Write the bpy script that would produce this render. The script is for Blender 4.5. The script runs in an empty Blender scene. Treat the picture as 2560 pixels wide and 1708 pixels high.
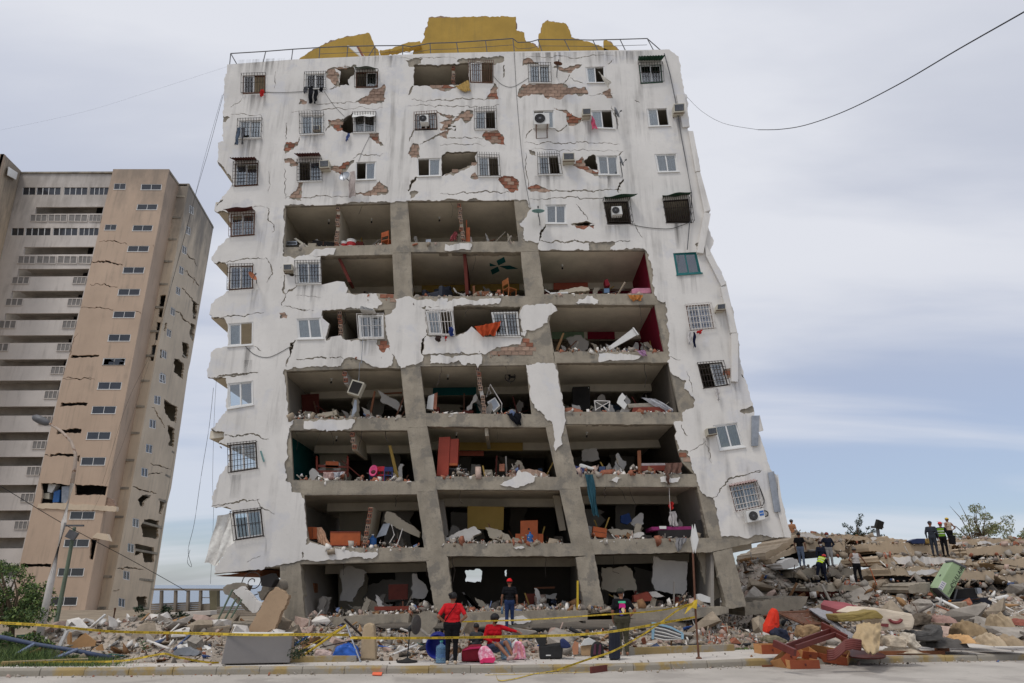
import bpy,bmesh,math,random
import numpy as np
from mathutils import Vector,Matrix,Euler
from mathutils.geometry import delaunay_2d_cdt
from mathutils import noise as mnoise
random.seed(7)
RNG=np.random.default_rng(7)
scene=bpy.context.scene
COL=scene.collection
# ------------------------------------------------------------------ camera
FPX=1707.0
PITCH=math.atan2(608.0,FPX)
CAMZ=2.0
cam_d=bpy.data.cameras.new('camera')
cam_d.sensor_width=36.0
cam_d.lens=36.0*FPX/2560.0
cam_d.clip_start=0.1
cam_d.clip_end=30000.0
cam=bpy.data.objects.new('camera',cam_d)
cam.location=(0,0,CAMZ)
cam.rotation_euler=(math.pi/2+PITCH,0,0)
COL.objects.link(cam)
scene.camera=cam
# ------------------------------------------------------------------ sky and sun
SUN_DIR=Vector((0.34,0.34,-0.88)).normalized()
sun_el=math.asin(-SUN_DIR.z)
sun_az=math.atan2(-SUN_DIR.x,-SUN_DIR.y)
world=bpy.data.worlds.new('World')
scene.world=world
world.use_nodes=True
nt=world.node_tree
nt.nodes.clear()
def wn(t,**kw):
 n=nt.nodes.new(t)
 for k,v in kw.items():
  setattr(n,k,v)
 return n
w_out=wn('ShaderNodeOutputWorld')
w_bg=wn('ShaderNodeBackground')
w_bg.inputs['Strength'].default_value=0.1
w_sky=wn('ShaderNodeTexSky',sky_type='NISHITA')
w_sky.sun_disc=False
w_sky.sun_elevation=sun_el
w_sky.sun_rotation=sun_az
w_sky.air_density=1.0
w_sky.dust_density=0.8
w_tc=wn('ShaderNodeTexCoord')
w_sep=wn('ShaderNodeSeparateXYZ')
nt.links.new(w_tc.outputs['Generated'],w_sep.inputs[0])
w_zc=wn('ShaderNodeMath',operation='MAXIMUM');w_zc.inputs[1].default_value=0.0
nt.links.new(w_sep.outputs['Z'],w_zc.inputs[0])
w_den=wn('ShaderNodeMath',operation='ADD');w_den.inputs[1].default_value=0.16
nt.links.new(w_zc.outputs[0],w_den.inputs[0])
w_dx=wn('ShaderNodeMath',operation='DIVIDE');w_dy=wn('ShaderNodeMath',operation='DIVIDE')
nt.links.new(w_sep.outputs['X'],w_dx.inputs[0]);nt.links.new(w_den.outputs[0],w_dx.inputs[1])
nt.links.new(w_sep.outputs['Y'],w_dy.inputs[0]);nt.links.new(w_den.outputs[0],w_dy.inputs[1])
w_cmb=wn('ShaderNodeCombineXYZ')
nt.links.new(w_dx.outputs[0],w_cmb.inputs['X']);nt.links.new(w_dy.outputs[0],w_cmb.inputs['Y'])
w_map=wn('ShaderNodeMapping')
w_map.inputs['Location'].default_value=(0.3,5.1,0.0)
w_map.inputs['Scale'].default_value=(0.5,1.5,1.0)
w_map.inputs['Rotation'].default_value=(0,0,math.radians(-12))
nt.links.new(w_cmb.outputs[0],w_map.inputs[0])
w_n1=wn('ShaderNodeTexNoise');w_n1.inputs['Scale'].default_value=0.8;w_n1.inputs['Detail'].default_value=7;w_n1.inputs['Roughness'].default_value=0.5
w_n1.inputs['Distortion'].default_value=0.5
nt.links.new(w_map.outputs[0],w_n1.inputs['Vector'])
w_r=wn('ShaderNodeMapRange');w_r.inputs['From Min'].default_value=0.36;w_r.inputs['From Max'].default_value=0.62
w_r.inputs['To Min'].default_value=0.0;w_r.inputs['To Max'].default_value=0.40
w_r.interpolation_type='SMOOTHSTEP'
nt.links.new(w_n1.outputs['Fac'],w_r.inputs['Value'])
# cloud sheet gets thicker with elevation
w_e=wn('ShaderNodeMapRange');w_e.inputs['From Min'].default_value=0.0;w_e.inputs['From Max'].default_value=0.62
w_e.inputs['To Min'].default_value=0.22;w_e.inputs['To Max'].default_value=0.80
nt.links.new(w_zc.outputs[0],w_e.inputs['Value'])
w_add=wn('ShaderNodeMath',operation='ADD');w_add.use_clamp=True
nt.links.new(w_r.outputs[0],w_add.inputs[0]);nt.links.new(w_e.outputs[0],w_add.inputs[1])
w_mix=wn('ShaderNodeMix',data_type='RGBA')
nt.links.new(w_add.outputs[0],w_mix.inputs['Factor'])
w_tint=wn('ShaderNodeMix',data_type='RGBA',blend_type='MULTIPLY')
w_tint.inputs['Factor'].default_value=1.0
w_tint.inputs['B'].default_value=(0.76,0.86,1.06,1)
nt.links.new(w_sky.outputs[0],w_tint.inputs['A'])
nt.links.new(w_tint.outputs['Result'],w_mix.inputs['A'])
w_mix.inputs['B'].default_value=(7.45,7.65,8.3,1)
nt.links.new(w_mix.outputs['Result'],w_bg.inputs['Color'])
nt.links.new(w_bg.outputs[0],w_out.inputs['Surface'])
sun_d=bpy.data.lights.new('sun','SUN')
sun_d.energy=1.5
sun_d.angle=math.radians(14)
sun_d.color=(1.0,0.955,0.9)
sun=bpy.data.objects.new('sun',sun_d)
sun.rotation_euler=SUN_DIR.to_track_quat('-Z','Y').to_euler()
sun.location=(-20,-20,60)
COL.objects.link(sun)
scene.view_settings.view_transform='Standard'
scene.view_settings.look='None'
scene.view_settings.exposure=0.0
scene.view_settings.gamma=1.0
scene.view_settings.use_curve_mapping=False
scene.render.engine='CYCLES'
scene.cycles.use_denoising=True
scene.cycles.max_bounces=6
scene.cycles.diffuse_bounces=4
scene.cycles.glossy_bounces=3
scene.cycles.transparent_max_bounces=12
scene.cycles.caustics_reflective=False
scene.cycles.caustics_refractive=False
# ------------------------------------------------------------------ pixel -> world
CP,SP=math.cos(PITCH),math.sin(PITCH)
def ray(x,y):
 a,b=(x-1280.0)/FPX,(854.0-y)/FPX
 return Vector((a,CP-b*SP,SP+b*CP))
def at(x,y,Y):
 d=ray(x,y);t=Y/d.y
 return Vector((d.x*t,Y,CAMZ+d.z*t))
def atz(x,y,z):
 d=ray(x,y);t=(z-CAMZ)/d.z
 return Vector((d.x*t,d.y*t,z))
def onplane(x,y,p,n):
 d=ray(x,y);o=Vector((0,0,CAMZ))
 t=(p-o).dot(n)/d.dot(n)
 return o+d*t
def proj(p):
 v=Vector(p)-Vector((0,0,CAMZ))
 dep=v.y*CP+v.z*SP
 up=-v.y*SP+v.z*CP
 return(1280+FPX*v.x/dep,854-FPX*up/dep)
def crop(ox,oy,s):
 def f(*a):
  if len(a)==2:
   return(ox+a[0]*s,oy+a[1]*s)
  return[(ox+a[i]*s,oy+a[i+1]*s)for i in range(0,len(a),2)]
 return f
A=crop(500,0,.35714);B=crop(1100,0,.35714);C=crop(500,480,.30612);D=crop(1000,480,.30618)
E=crop(1300,480,.30612);G=crop(500,900,.34443);Hc=crop(1000,900,.34435);I=crop(1380,900,.34444)
J=crop(0,360,.38277);K=crop(0,900,.51518);L=crop(0,1400,.27234);Mc=crop(500,1360,.27234)
N=crop(1000,1400,.27234);O=crop(1500,1380,.25532);Pc=crop(1820,1200,.32399);Q=crop(2280,1360,.12756)
R=crop(1900,1500,.19574);S=crop(1960,1300,.11915);T=crop(1080,1460,.13391);U=crop(1480,1430,.15309)
# ------------------------------------------------------------------ object bookkeeping
ORIGIN={}
def tag(o,label=None,cat=None,group=None,kind=None):
 if label:o['label']=label
 if cat:o['category']=cat
 if group:o['group']=group
 if kind:o['kind']=kind
 return o
def thing(name,label,cat,loc=(0,0,0),group=None,rotz=0.0):
 o=bpy.data.objects.new(name,None)
 o.empty_display_size=0.3
 o.location=loc
 o.rotation_euler=(0,0,rotz)
 COL.objects.link(o)
 ORIGIN[o.name]=Vector(loc)
 return tag(o,label,cat,group)
def link_mesh(name,me,mats,parent=None,loc=None):
 o=bpy.data.objects.new(name,me)
 for m in(mats if isinstance(mats,(list,tuple))else[mats]):
  me.materials.append(m)
 if parent is not None:
  o.parent=parent
  ORIGIN[o.name]=ORIGIN[parent.name]
 elif loc is not None:
  o.location=loc
  ORIGIN[o.name]=Vector(loc)
 COL.objects.link(o)
 return o
class MB:
 """collects shapes in world (or local) coordinates and links them as ONE mesh"""
 def __init__(s):
  s.v=[];s.f=[];s.m=[];s.cm=0;s.uv=None
 def add(s,vs,fs):
  b=len(s.v)
  s.v.extend([tuple(p)for p in vs])
  for f in fs:
   s.f.append(tuple(i+b for i in f));s.m.append(s.cm)
  return s
 def box(s,c,size,rot=None,taper=1.0):
  hx,hy,hz=size[0]/2,size[1]/2,size[2]/2
  vs=[]
  for z in(-1,1):
   t=taper if z>0 else 1.0
   for x,y in((-1,-1),(1,-1),(1,1),(-1,1)):
    vs.append(Vector((x*hx*t,y*hy*t,z*hz)))
  if rot is not None:
   m=Euler(rot).to_matrix()if not isinstance(rot,Matrix)else rot
   vs=[m@q for q in vs]
  c=Vector(c)
  return s.add([q+c for q in vs],[(3,2,1,0),(4,5,6,7),(0,1,5,4),(1,2,6,5),(2,3,7,6),(3,0,4,7)])
 def prism(s,poly,ext):
  """polygon of 3D points pushed along ext"""
  ext=Vector(ext);n=len(poly)
  vs=[Vector(p)for p in poly]+[Vector(p)+ext for p in poly]
  fs=[tuple(range(n)),tuple(range(2*n-1,n-1,-1))]
  for i in range(n):
   j=(i+1)%n
   fs.append((i,i+n,j+n,j))
  return s.add(vs,fs)
 def tube(s,pts,r,n=6,cap=True):
  pts=[Vector(p)for p in pts]
  rs=r if isinstance(r,(list,tuple))else[r]*len(pts)
  vs=[];fs=[]
  up=Vector((0,0,1))
  for i,p in enumerate(pts):
   d=(pts[min(i+1,len(pts)-1)]-pts[max(i-1,0)])
   if d.length<1e-9:d=Vector((0,0,1))
   d.normalize()
   a=d.cross(up)
   if a.length<1e-3:a=d.cross(Vector((1,0,0)))
   a.normalize();b=d.cross(a)
   for k in range(n):
    t=2*math.pi*k/n
    vs.append(p+(a*math.cos(t)+b*math.sin(t))*rs[i])
  for i in range(len(pts)-1):
   for k in range(n):
    k2=(k+1)%n
    fs.append((i*n+k,i*n+k2,(i+1)*n+k2,(i+1)*n+k))
  if cap:
   fs.append(tuple(range(n-1,-1,-1)))
   e=(len(pts)-1)*n
   fs.append(tuple(range(e,e+n)))
  return s.add(vs,fs)
 def lathe(s,prof,n=16,M4=None):
  """profile of (radius, z) turned about z"""
  vs=[];fs=[]
  for r,z in prof:
   for k in range(n):
    t=2*math.pi*k/n
    vs.append(Vector((r*math.cos(t),r*math.sin(t),z)))
  for i in range(len(prof)-1):
   for k in range(n):
    k2=(k+1)%n
    fs.append((i*n+k,i*n+k2,(i+1)*n+k2,(i+1)*n+k))
  if prof[0][0]>1e-4:fs.append(tuple(range(n-1,-1,-1)))
  if prof[-1][0]>1e-4:fs.append(tuple(range((len(prof)-1)*n,len(prof)*n)))
  if M4 is not None:vs=[M4@q for q in vs]
  return s.add(vs,fs)
 def grid(s,fn,nu,nv,two=False):
  """surface fn(u, v) -> point, u v in 0..1"""
  vs=[fn(i/nu,j/nv)for j in range(nv+1)for i in range(nu+1)]
  fs=[]
  for j in range(nv):
   for i in range(nu):
    a=j*(nu+1)+i
    fs.append((a,a+1,a+nu+2,a+nu+1))
  return s.add(vs,fs)
 def build(s,name,mats,parent=None,smooth=False,local=False,loc=None,bevel=0.0):
  me=bpy.data.meshes.new(name)
  vs=s.v
  if parent is not None and not local:
   o0=ORIGIN[parent.name]
   vs=[(p[0]-o0.x,p[1]-o0.y,p[2]-o0.z)for p in vs]
  elif parent is None and not local:
   if loc is None:
    a=np.array(vs);mn=a.min(0);mx=a.max(0)
    loc=((mn[0]+mx[0])/2,(mn[1]+mx[1])/2,mn[2])
   vs=[(p[0]-loc[0],p[1]-loc[1],p[2]-loc[2])for p in vs]
  me.from_pydata(vs,[],s.f)
  if any(s.m):
   me.polygons.foreach_set('material_index',s.m)
  me.validate()
  if bevel>0:
   bm=bmesh.new();bm.from_mesh(me)
   bmesh.ops.recalc_face_normals(bm,faces=bm.faces)
   bmesh.ops.bevel(bm,geom=bm.edges[:],offset=bevel,segments=2,affect='EDGES',profile=0.6,clamp_overlap=True)
   bm.to_mesh(me);bm.free()
  else:
   bm=bmesh.new();bm.from_mesh(me)
   bmesh.ops.recalc_face_normals(bm,faces=bm.faces)
   bm.to_mesh(me);bm.free()
  if smooth:
   me.polygons.foreach_set('use_smooth',[True]*len(me.polygons))
  me.update()
  if parent is None and local:loc=loc or(0,0,0)
  return link_mesh(name,me,mats,parent,loc)
def copy_tree(o,parent=None,loc=None,rot=None):
 c=o.copy();COL.objects.link(c)
 c.parent=parent
 if loc is not None:c.location=loc
 if rot is not None:c.rotation_euler=rot
 if parent is None:ORIGIN[c.name]=Vector(c.location)
 for ch in list(o.children):
  copy_tree(ch,c)
 return c
# ------------------------------------------------------------------ materials
MATS={}
def lin(r,g,b):
 f=lambda c:(c/255/12.92)if c/255<=0.04045 else((c/255+0.055)/1.055)**2.4
 return(f(r),f(g),f(b))
def mat(name,col,rough=0.8,var=0.14,scale=3.0,bump=0.0,bscale=30.0,metal=0.0,spec=0.3,rnd=0.0,col2=None,thr=None,streak=0.0,alpha=1.0,dirt=0.0,dirtcol=(0.12,0.105,0.09),top=None):
 """noise-broken Principled. col2/thr: second colour in noise patches; streak: vertical run marks; dirt: fine speckle"""
 if name in MATS:return MATS[name]
 m=bpy.data.materials.new(name);m.use_nodes=True
 t=m.node_tree;t.nodes.clear()
 nn=t.nodes.new;ln=t.links.new
 out=nn('ShaderNodeOutputMaterial');b=nn('ShaderNodeBsdfPrincipled')
 ln(b.outputs[0],out.inputs[0])
 b.inputs['Roughness'].default_value=rough
 b.inputs['Metallic'].default_value=metal
 b.inputs['Specular IOR Level'].default_value=spec
 tc=nn('ShaderNodeTexCoord');geo=tc.outputs['Object']
 def noise(sc,det=6,ro=0.6,vec=None):
  n=nn('ShaderNodeTexNoise');n.inputs['Scale'].default_value=sc;n.inputs['Detail'].default_value=det
  n.inputs['Roughness'].default_value=ro
  ln(vec or geo,n.inputs['Vector']);return n.outputs['Fac']
 def mixc(fac,a,bb,mode='MIX'):
  x=nn('ShaderNodeMix');x.data_type='RGBA';x.blend_type=mode
  for sock,val in(('Factor',fac),('A',a),('B',bb)):
   s_=x.inputs[sock]
   if isinstance(val,(int,float)):s_.default_value=val
   elif isinstance(val,tuple):s_.default_value=(*val,1)if len(val)==3 else val
   else:ln(val,s_)
  return x.outputs['Result']
 def ramp(fac,lo,hi,a=0.0,bb=1.0):
  x=nn('ShaderNodeMapRange');x.inputs['From Min'].default_value=lo;x.inputs['From Max'].default_value=hi
  x.inputs['To Min'].default_value=a;x.inputs['To Max'].default_value=bb
  ln(fac,x.inputs['Value']);return x.outputs[0]
 lo=tuple(c*(1-var)for c in col);hi=tuple(min(c*(1+var),0.95)for c in col)
 c=mixc(ramp(noise(scale),0.3,0.7),lo,hi)
 if col2 is not None:
  c=mixc(ramp(noise(scale*0.7+0.31,8,0.65),thr-0.03,thr+0.05),c,col2)
 if streak>0:
  mp=nn('ShaderNodeMapping');mp.inputs['Scale'].default_value=(2.2,2.2,0.16);ln(geo,mp.inputs[0])
  s1=ramp(noise(1.0,5,0.65,mp.outputs[0]),0.50,0.74,0,streak)
  s2=ramp(noise(0.45,4,0.6),0.40,0.62)
  mm=nn('ShaderNodeMath');mm.operation='MULTIPLY';ln(s1,mm.inputs[0]);ln(s2,mm.inputs[1])
  c=mixc(mm.outputs[0],c,dirtcol)
 if dirt>0:
  c=mixc(ramp(noise(9.0,10,0.75),0.56,0.74,0,dirt),c,dirtcol)
 if top:
  sz=nn('ShaderNodeSeparateXYZ');ln(geo,sz.inputs[0]);mp2=nn('ShaderNodeMapping');mp2.inputs['Scale'].default_value=(1,1,0.3);ln(geo,mp2.inputs[0])
  hz=ramp(sz.outputs['Z'],top[0],top[1],-.35,.25);ad=nn('ShaderNodeMath');ad.operation='ADD';ln(hz,ad.inputs[0]);ln(noise(0.55,8,0.7,mp2.outputs[0]),ad.inputs[1])
  c=mixc(ramp(ad.outputs[0],.42,.7,0,top[2]),c,dirtcol)
 if rnd>0:
  oi=nn('ShaderNodeObjectInfo')
  rv=ramp(oi.outputs['Random'],0,1,1-rnd,1+rnd)
  hs=nn('ShaderNodeHueSaturation');ln(rv,hs.inputs['Value']);ln(c,hs.inputs['Color']);c=hs.outputs[0]
 ln(c,b.inputs['Base Color'])
 if bump>0:
  bp=nn('ShaderNodeBump');bp.inputs['Strength'].default_value=bump;bp.inputs['Distance'].default_value=0.02
  ln(noise(bscale,6,0.6),bp.inputs['Height']);ln(bp.outputs[0],b.inputs['Normal'])
 if alpha<1:b.inputs['Alpha'].default_value=alpha
 MATS[name]=m
 return m
def glass(name,tint=(0.75,0.8,0.82),refl=0.35):
 if name in MATS:return MATS[name]
 m=bpy.data.materials.new(name);m.use_nodes=True
 t=m.node_tree;t.nodes.clear();nn=t.nodes.new;ln=t.links.new
 out=nn('ShaderNodeOutputMaterial');mx=nn('ShaderNodeMixShader');tr=nn('ShaderNodeBsdfTransparent');gl=nn('ShaderNodeBsdfGlossy')
 tr.inputs[0].default_value=(*tint,1);gl.inputs['Roughness'].default_value=0.04;gl.inputs[0].default_value=(0.9,0.9,0.9,1)
 lw=nn('ShaderNodeFresnel');lw.inputs['IOR'].default_value=1.5
 ad=nn('ShaderNodeMath');ad.operation='MULTIPLY_ADD';ad.inputs[1].default_value=1.0;ad.inputs[2].default_value=refl*0.3
 ln(lw.outputs[0],ad.inputs[0]);ln(ad.outputs[0],mx.inputs[0]);ln(tr.outputs[0],mx.inputs[1]);ln(gl.outputs[0],mx.inputs[2])
 ln(mx.outputs[0],out.inputs[0]);MATS[name]=m
 return m
m_plaster=mat('white_plaster',lin(218,214,208),0.9,0.09,0.4,0.4,3.2,spec=0.12,streak=0.75,dirt=0.22,dirtcol=(0.24,0.225,0.21),col2=lin(209,207,206),thr=0.57)
m_conc=mat('bare_concrete',lin(154,145,130),0.92,0.24,1.3,0.5,14,spec=0.1,streak=0.6,dirt=0.7,dirtcol=(0.11,0.1,0.088),col2=lin(132,126,116),thr=0.54)
m_conc_d=mat('grey_concrete',lin(140,132,120),0.95,0.25,1.6,0.4,16,spec=0.1,dirt=0.3)
m_ceil=mat('ceiling_paint',lin(208,199,182),0.9,0.16,0.8,spec=0.1,dirt=0.35)
m_brick_tan=mat('cement_washed_brick',lin(156,132,116),0.95,0.25,6,0.4,30,spec=0.1,rnd=0.16)
m_brick_red=mat('red_hollow_brick',lin(140,94,76),0.95,0.3,6,0.4,30,spec=0.1,rnd=0.22)
m_dark=mat('dark_interior',(0.03,0.028,0.027),0.9,0.3,1.0,spec=0.1)
m_pvc=mat('white_window_frame',lin(222,221,218),0.5,0.05,2,spec=0.4,dirt=0.15)
m_iron=mat('dark_iron_bars',lin(60,52,48),0.75,0.3,8,metal=0.2)
m_rust=mat('rusty_iron',lin(104,72,56),0.85,0.3,8,metal=0.1)
m_irw=mat('white_painted_iron',lin(205,200,195),0.6,0.12,8,dirt=0.3)
m_glass=glass('window_glass')
# ------------------------------------------------------------------ ground, road, pavement, sea
m_road=mat('asphalt_road',lin(174,168,160),0.92,0.16,0.5,0.4,40,spec=0.15,dirt=0.5,col2=lin(158,152,145),thr=0.55,dirtcol=(0.16,0.15,0.14))
m_walk=mat('pavement_concrete',lin(192,186,178),0.92,0.12,0.9,0.3,25,spec=0.15,dirt=0.3,dirtcol=(0.2,0.19,0.17))
m_kerbp=mat('worn_yellow_kerb_paint',lin(156,135,92),0.9,0.16,1.3,0.4,20,col2=lin(150,143,131),thr=0.47,dirt=0.55,dirtcol=(0.16,0.14,0.11))
m_soil=mat('dusty_ground',lin(138,126,110),0.97,0.25,0.8,0.6,8,spec=0.05,dirt=0.4)
m_sea=mat('sea_water',lin(78,98,122),0.25,0.1,0.02,0.0,spec=0.5)
def kerb_y(x):
 pts=[(-500,1696),(0,1691),(640,1686),(1280,1682),(1600,1677),(1900,1664),(2560,1650),(3100,1640)]
 return np.interp(x,[p[0]for p in pts],[p[1]for p in pts])
def walk_back(x):
 pts=[(-500,1663),(0,1661),(500,1657),(900,1653),(1280,1648),(1600,1636),(1900,1622),(2560,1606),(3100,1596)]
 return np.interp(x,[p[0]for p in pts],[p[1]for p in pts])
KX=list(range(-700,3301,100))
kerb_line=[atz(x,float(kerb_y(x)),0.0)for x in KX]
back_line=[atz(x,float(walk_back(x)),0.15)for x in KX]
kx=np.array([p.x for p in kerb_line]);ky=np.array([p.y for p in kerb_line])
bx_=np.array([p.x for p in back_line]);by_=np.array([p.y for p in back_line])
def kerbY(x):return float(np.interp(x,kx,ky))
def backY(x):return float(np.interp(x,bx_,by_))
g=MB()
g.add([(-160,-40,-0.012),(160,-40,-0.012),(160,62,-0.012),(-22,62,-0.012),(-22,100,-1.3),(-160,100,-1.3),(-160,62,-0.012),(160,62.5,-12),(-21.5,62.5,-12),(-21.5,100.5,-12),(-160,100.5,-12)],[(0,1,2,3,6),(3,4,5,6),(3,2,7,8),(4,3,8,9),(5,4,9,10)])
tag(g.build('ground',m_soil),kind='structure')
s_=MB();s_.add([(-15000,60,-11),(15000,60,-11),(15000,25000,-11),(-15000,25000,-11)],[(0,1,2,3)])
tag(s_.build('sea',m_sea),kind='structure')
r=MB()
n=len(KX)
xs=[(-60+120*i/60)for i in range(61)]
vs=[(x,-30,-0.004)for x in xs]+[(x,kerbY(x)+0.02,-0.004)for x in xs]
r.add(vs,[(i,i+1,i+62,i+61)for i in range(60)])
tag(r.build('road',m_road),kind='structure')
# kerbstones one by one, pavement behind
kerb=thing('kerb',None,None,(0,17.5,0));kerb['kind']='structure'
kerb_meshes=[]
x0=-22.0
ki=0
rr=random.Random(3)
while x0<24:
 L_=1.0
 xa,xb=x0+0.004,x0+L_-0.004
 ya,yb=kerbY(xa),kerbY(xb)
 k=MB()
 dz=rr.uniform(-0.008,0.008);dy=rr.uniform(-0.012,0.012)
 prof=[(0.0,-0.05),(0.0,0.11),(0.03,0.155),(0.17,0.16),(0.17,-0.05)]
 va=[(xa,ya+p[0]+dy,p[1]+dz)for p in prof];vb=[(xb,yb+p[0]+dy,p[1]+dz)for p in prof]
 m5=len(prof)
 k.add(va+vb,[(i,(i+1)%m5,(i+1)%m5+m5,i+m5)for i in range(m5)]+[tuple(range(m5-1,-1,-1)),tuple(range(m5,2*m5))])
 k.build('kerbstone',m_kerbp,kerb,bevel=0.012)
 x0+=L_;ki+=1
pv=MB()
N_=90
xs=[(-30+60*i/N_)for i in range(N_+1)]
for row in range(6):
 pass
vs=[]
for t in range(7):
 for x in xs:
  y=kerbY(x)+0.165+(backY(x)-kerbY(x)-0.165)*t/6
  vs.append((x,y,0.146+0.006*mnoise.noise((x*0.8,y*0.8,3.0))))
fs=[(t*(N_+1)+i,t*(N_+1)+i+1,(t+1)*(N_+1)+i+1,(t+1)*(N_+1)+i)for t in range(6)for i in range(N_)]
pv.add(vs,fs)
tag(pv.build('pavement',m_walk),kind='structure')
# low yellow edging kerbs behind the pavement
def edging(pa,pb,h,name,label,m=None,z=0.13,w=0.14):
 pa=Vector(pa);pb=Vector(pb)
 d=(pb-pa).normalized();nrm=Vector((-d.y,d.x,0))
 e=MB();e.prism([pa+Vector((0,0,-0.1)),pb+Vector((0,0,-0.1)),pb+Vector((0,0,h)),pa+Vector((0,0,h))],nrm*w)
 o=e.build(name,m or m_kerbp,bevel=0.015)
 return tag(o,label,'kerb','low yellow edging kerbs behind the pavement')
edging(atz(*Mc(820,1098),0.13),atz(*Mc(1435,1088),0.13),0.16,'edging_kerb','low yellow edging kerb right of the fridge, under the blue plastic bag')
edging(atz(*O(250,1018),0.13),atz(*O(1322,975),0.13),0.2,'edging_kerb','long yellow edging kerb beside the tall suitcase and brown sign post')
edging(atz(*O(250,895),0.13),atz(*O(1560,865),0.13),0.17,'edging_kerb','rear edging kerb behind the grass strip in front of the gravel heap',m_kerbp)
edging(atz(*L(0,985),0.13),atz(*L(800,952),0.13),0.12,'edging_kerb','faded edging kerb under the grass at far left')
# ------------------------------------------------------------------ rubble kit
m_rub=[mat('rubble_grey',lin(148,141,132),.95,.25,5,.5,20,spec=.05,rnd=.12),mat('rubble_tan',lin(150,137,120),.95,.25,5,.5,20,spec=.05,rnd=.12),mat('rubble_white',lin(210,205,198),.95,.12,4,.3,20,spec=.05,rnd=.05),mat('rubble_brick',lin(150,98,78),.95,.25,6,.5,20,spec=.05,rnd=.15),mat('rubble_dark',lin(112,105,98),.95,.3,5,.5,20,spec=.05,rnd=.15),mat('rubble_pinkish',lin(174,152,140),.95,.2,5,.5,20,spec=.05,rnd=.1),mat('rubble_wood',lin(122,92,66),.85,.25,6,.3,20,spec=.1,rnd=.2),mat('rubble_cloth',lin(92,104,132),.9,.4,3,spec=.05,rnd=.3)]
def hull_shape(seed,sq=(1,1,1),n=14):
 rg=random.Random(seed);bm=bmesh.new()
 for _ in range(n):
  v=Vector((rg.uniform(-1,1),rg.uniform(-1,1),rg.uniform(-1,1)))
  mxv=max(abs(v.x),abs(v.y),abs(v.z));v/=mxv*rg.uniform(1.0,1.25)
  bm.verts.new((v.x*sq[0]/2,v.y*sq[1]/2,v.z*sq[2]/2))
 r=bmesh.ops.convex_hull(bm,input=bm.verts[:])
 bmesh.ops.delete(bm,geom=[g_ for g_ in r['geom_interior']if isinstance(g_,bmesh.types.BMVert)],context='VERTS')
 bmesh.ops.triangulate(bm,faces=bm.faces[:])
 bmesh.ops.recalc_face_normals(bm,faces=bm.faces[:])
 bm.verts.index_update()
 V=np.array([v.co[:]for v in bm.verts]);Fc=np.array([[v.index for v in f.verts]for f in bm.faces])
 bm.free();return V,Fc
SHAPES=[hull_shape(i,(1,.85,.7),13)for i in range(5)]+[hull_shape(20+i,(1,.8,.28),14)for i in range(4)]+[hull_shape(40+i,(1,.35,.25),10)for i in range(3)]
BRK=(np.array([(x*.5,y*.32,z_*.22)for x in(-1,1)for y in(-1,1)for z_ in(-1,1)]),np.array([(0,1,3),(0,3,2),(4,6,7),(4,7,5),(0,4,5),(0,5,1),(2,3,7),(2,7,6),(0,2,6),(0,6,4),(1,5,7),(1,7,3)]))
SHAPES.append(BRK)
STK=(np.array([(x*.5,y*.03,z_*.025)for x in(-1,1)for y in(-1,1)for z_ in(-1,1)]),BRK[1])
SHAPES.append(STK)
def np_mesh(name,V,Fc,mi,mats,kind=None,label=None,cat=None,parent=None,smooth=False):
 me=bpy.data.meshes.new(name)
 if parent is not None:
  V=V-np.array(ORIGIN[parent.name]);loc=None
 else:
  loc=np.array([V[:,0].mean(),V[:,1].mean(),V[:,2].min()]);V=V-loc
 me.vertices.add(len(V));me.vertices.foreach_set('co',V.astype(np.float32).ravel())
 k=Fc.shape[1]
 me.loops.add(len(Fc)*k);me.loops.foreach_set('vertex_index',Fc.astype(np.int32).ravel())
 me.polygons.add(len(Fc));me.polygons.foreach_set('loop_start',np.arange(0,len(Fc)*k,k,dtype=np.int32));me.polygons.foreach_set('loop_total',np.full(len(Fc),k,dtype=np.int32))
 if mi is not None:me.polygons.foreach_set('material_index',mi.astype(np.int32))
 if smooth:me.polygons.foreach_set('use_smooth',np.ones(len(Fc),dtype=bool))
 me.update(calc_edges=True);me.validate()
 o=link_mesh(name,me,mats,parent,loc)
 return tag(o,label,cat,None,kind)
def rotmats(n,rg,tilt=None):
 a=rg.uniform(0,2*np.pi,n)
 if tilt is None:b=rg.uniform(0,np.pi,n);c=rg.uniform(0,2*np.pi,n)
 else:b=rg.normal(0,tilt,n);c=rg.normal(0,tilt,n)
 def R_(ax,t):
  m=np.zeros((n,3,3));i,j,k={'x':(0,1,2),'y':(1,2,0),'z':(2,0,1)}[ax]
  m[:,i,i]=1;m[:,j,j]=np.cos(t);m[:,j,k]=-np.sin(t);m[:,k,j]=np.sin(t);m[:,k,k]=np.cos(t);return m
 return R_('x',c)@R_('y',b)@R_('z',a)
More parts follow.
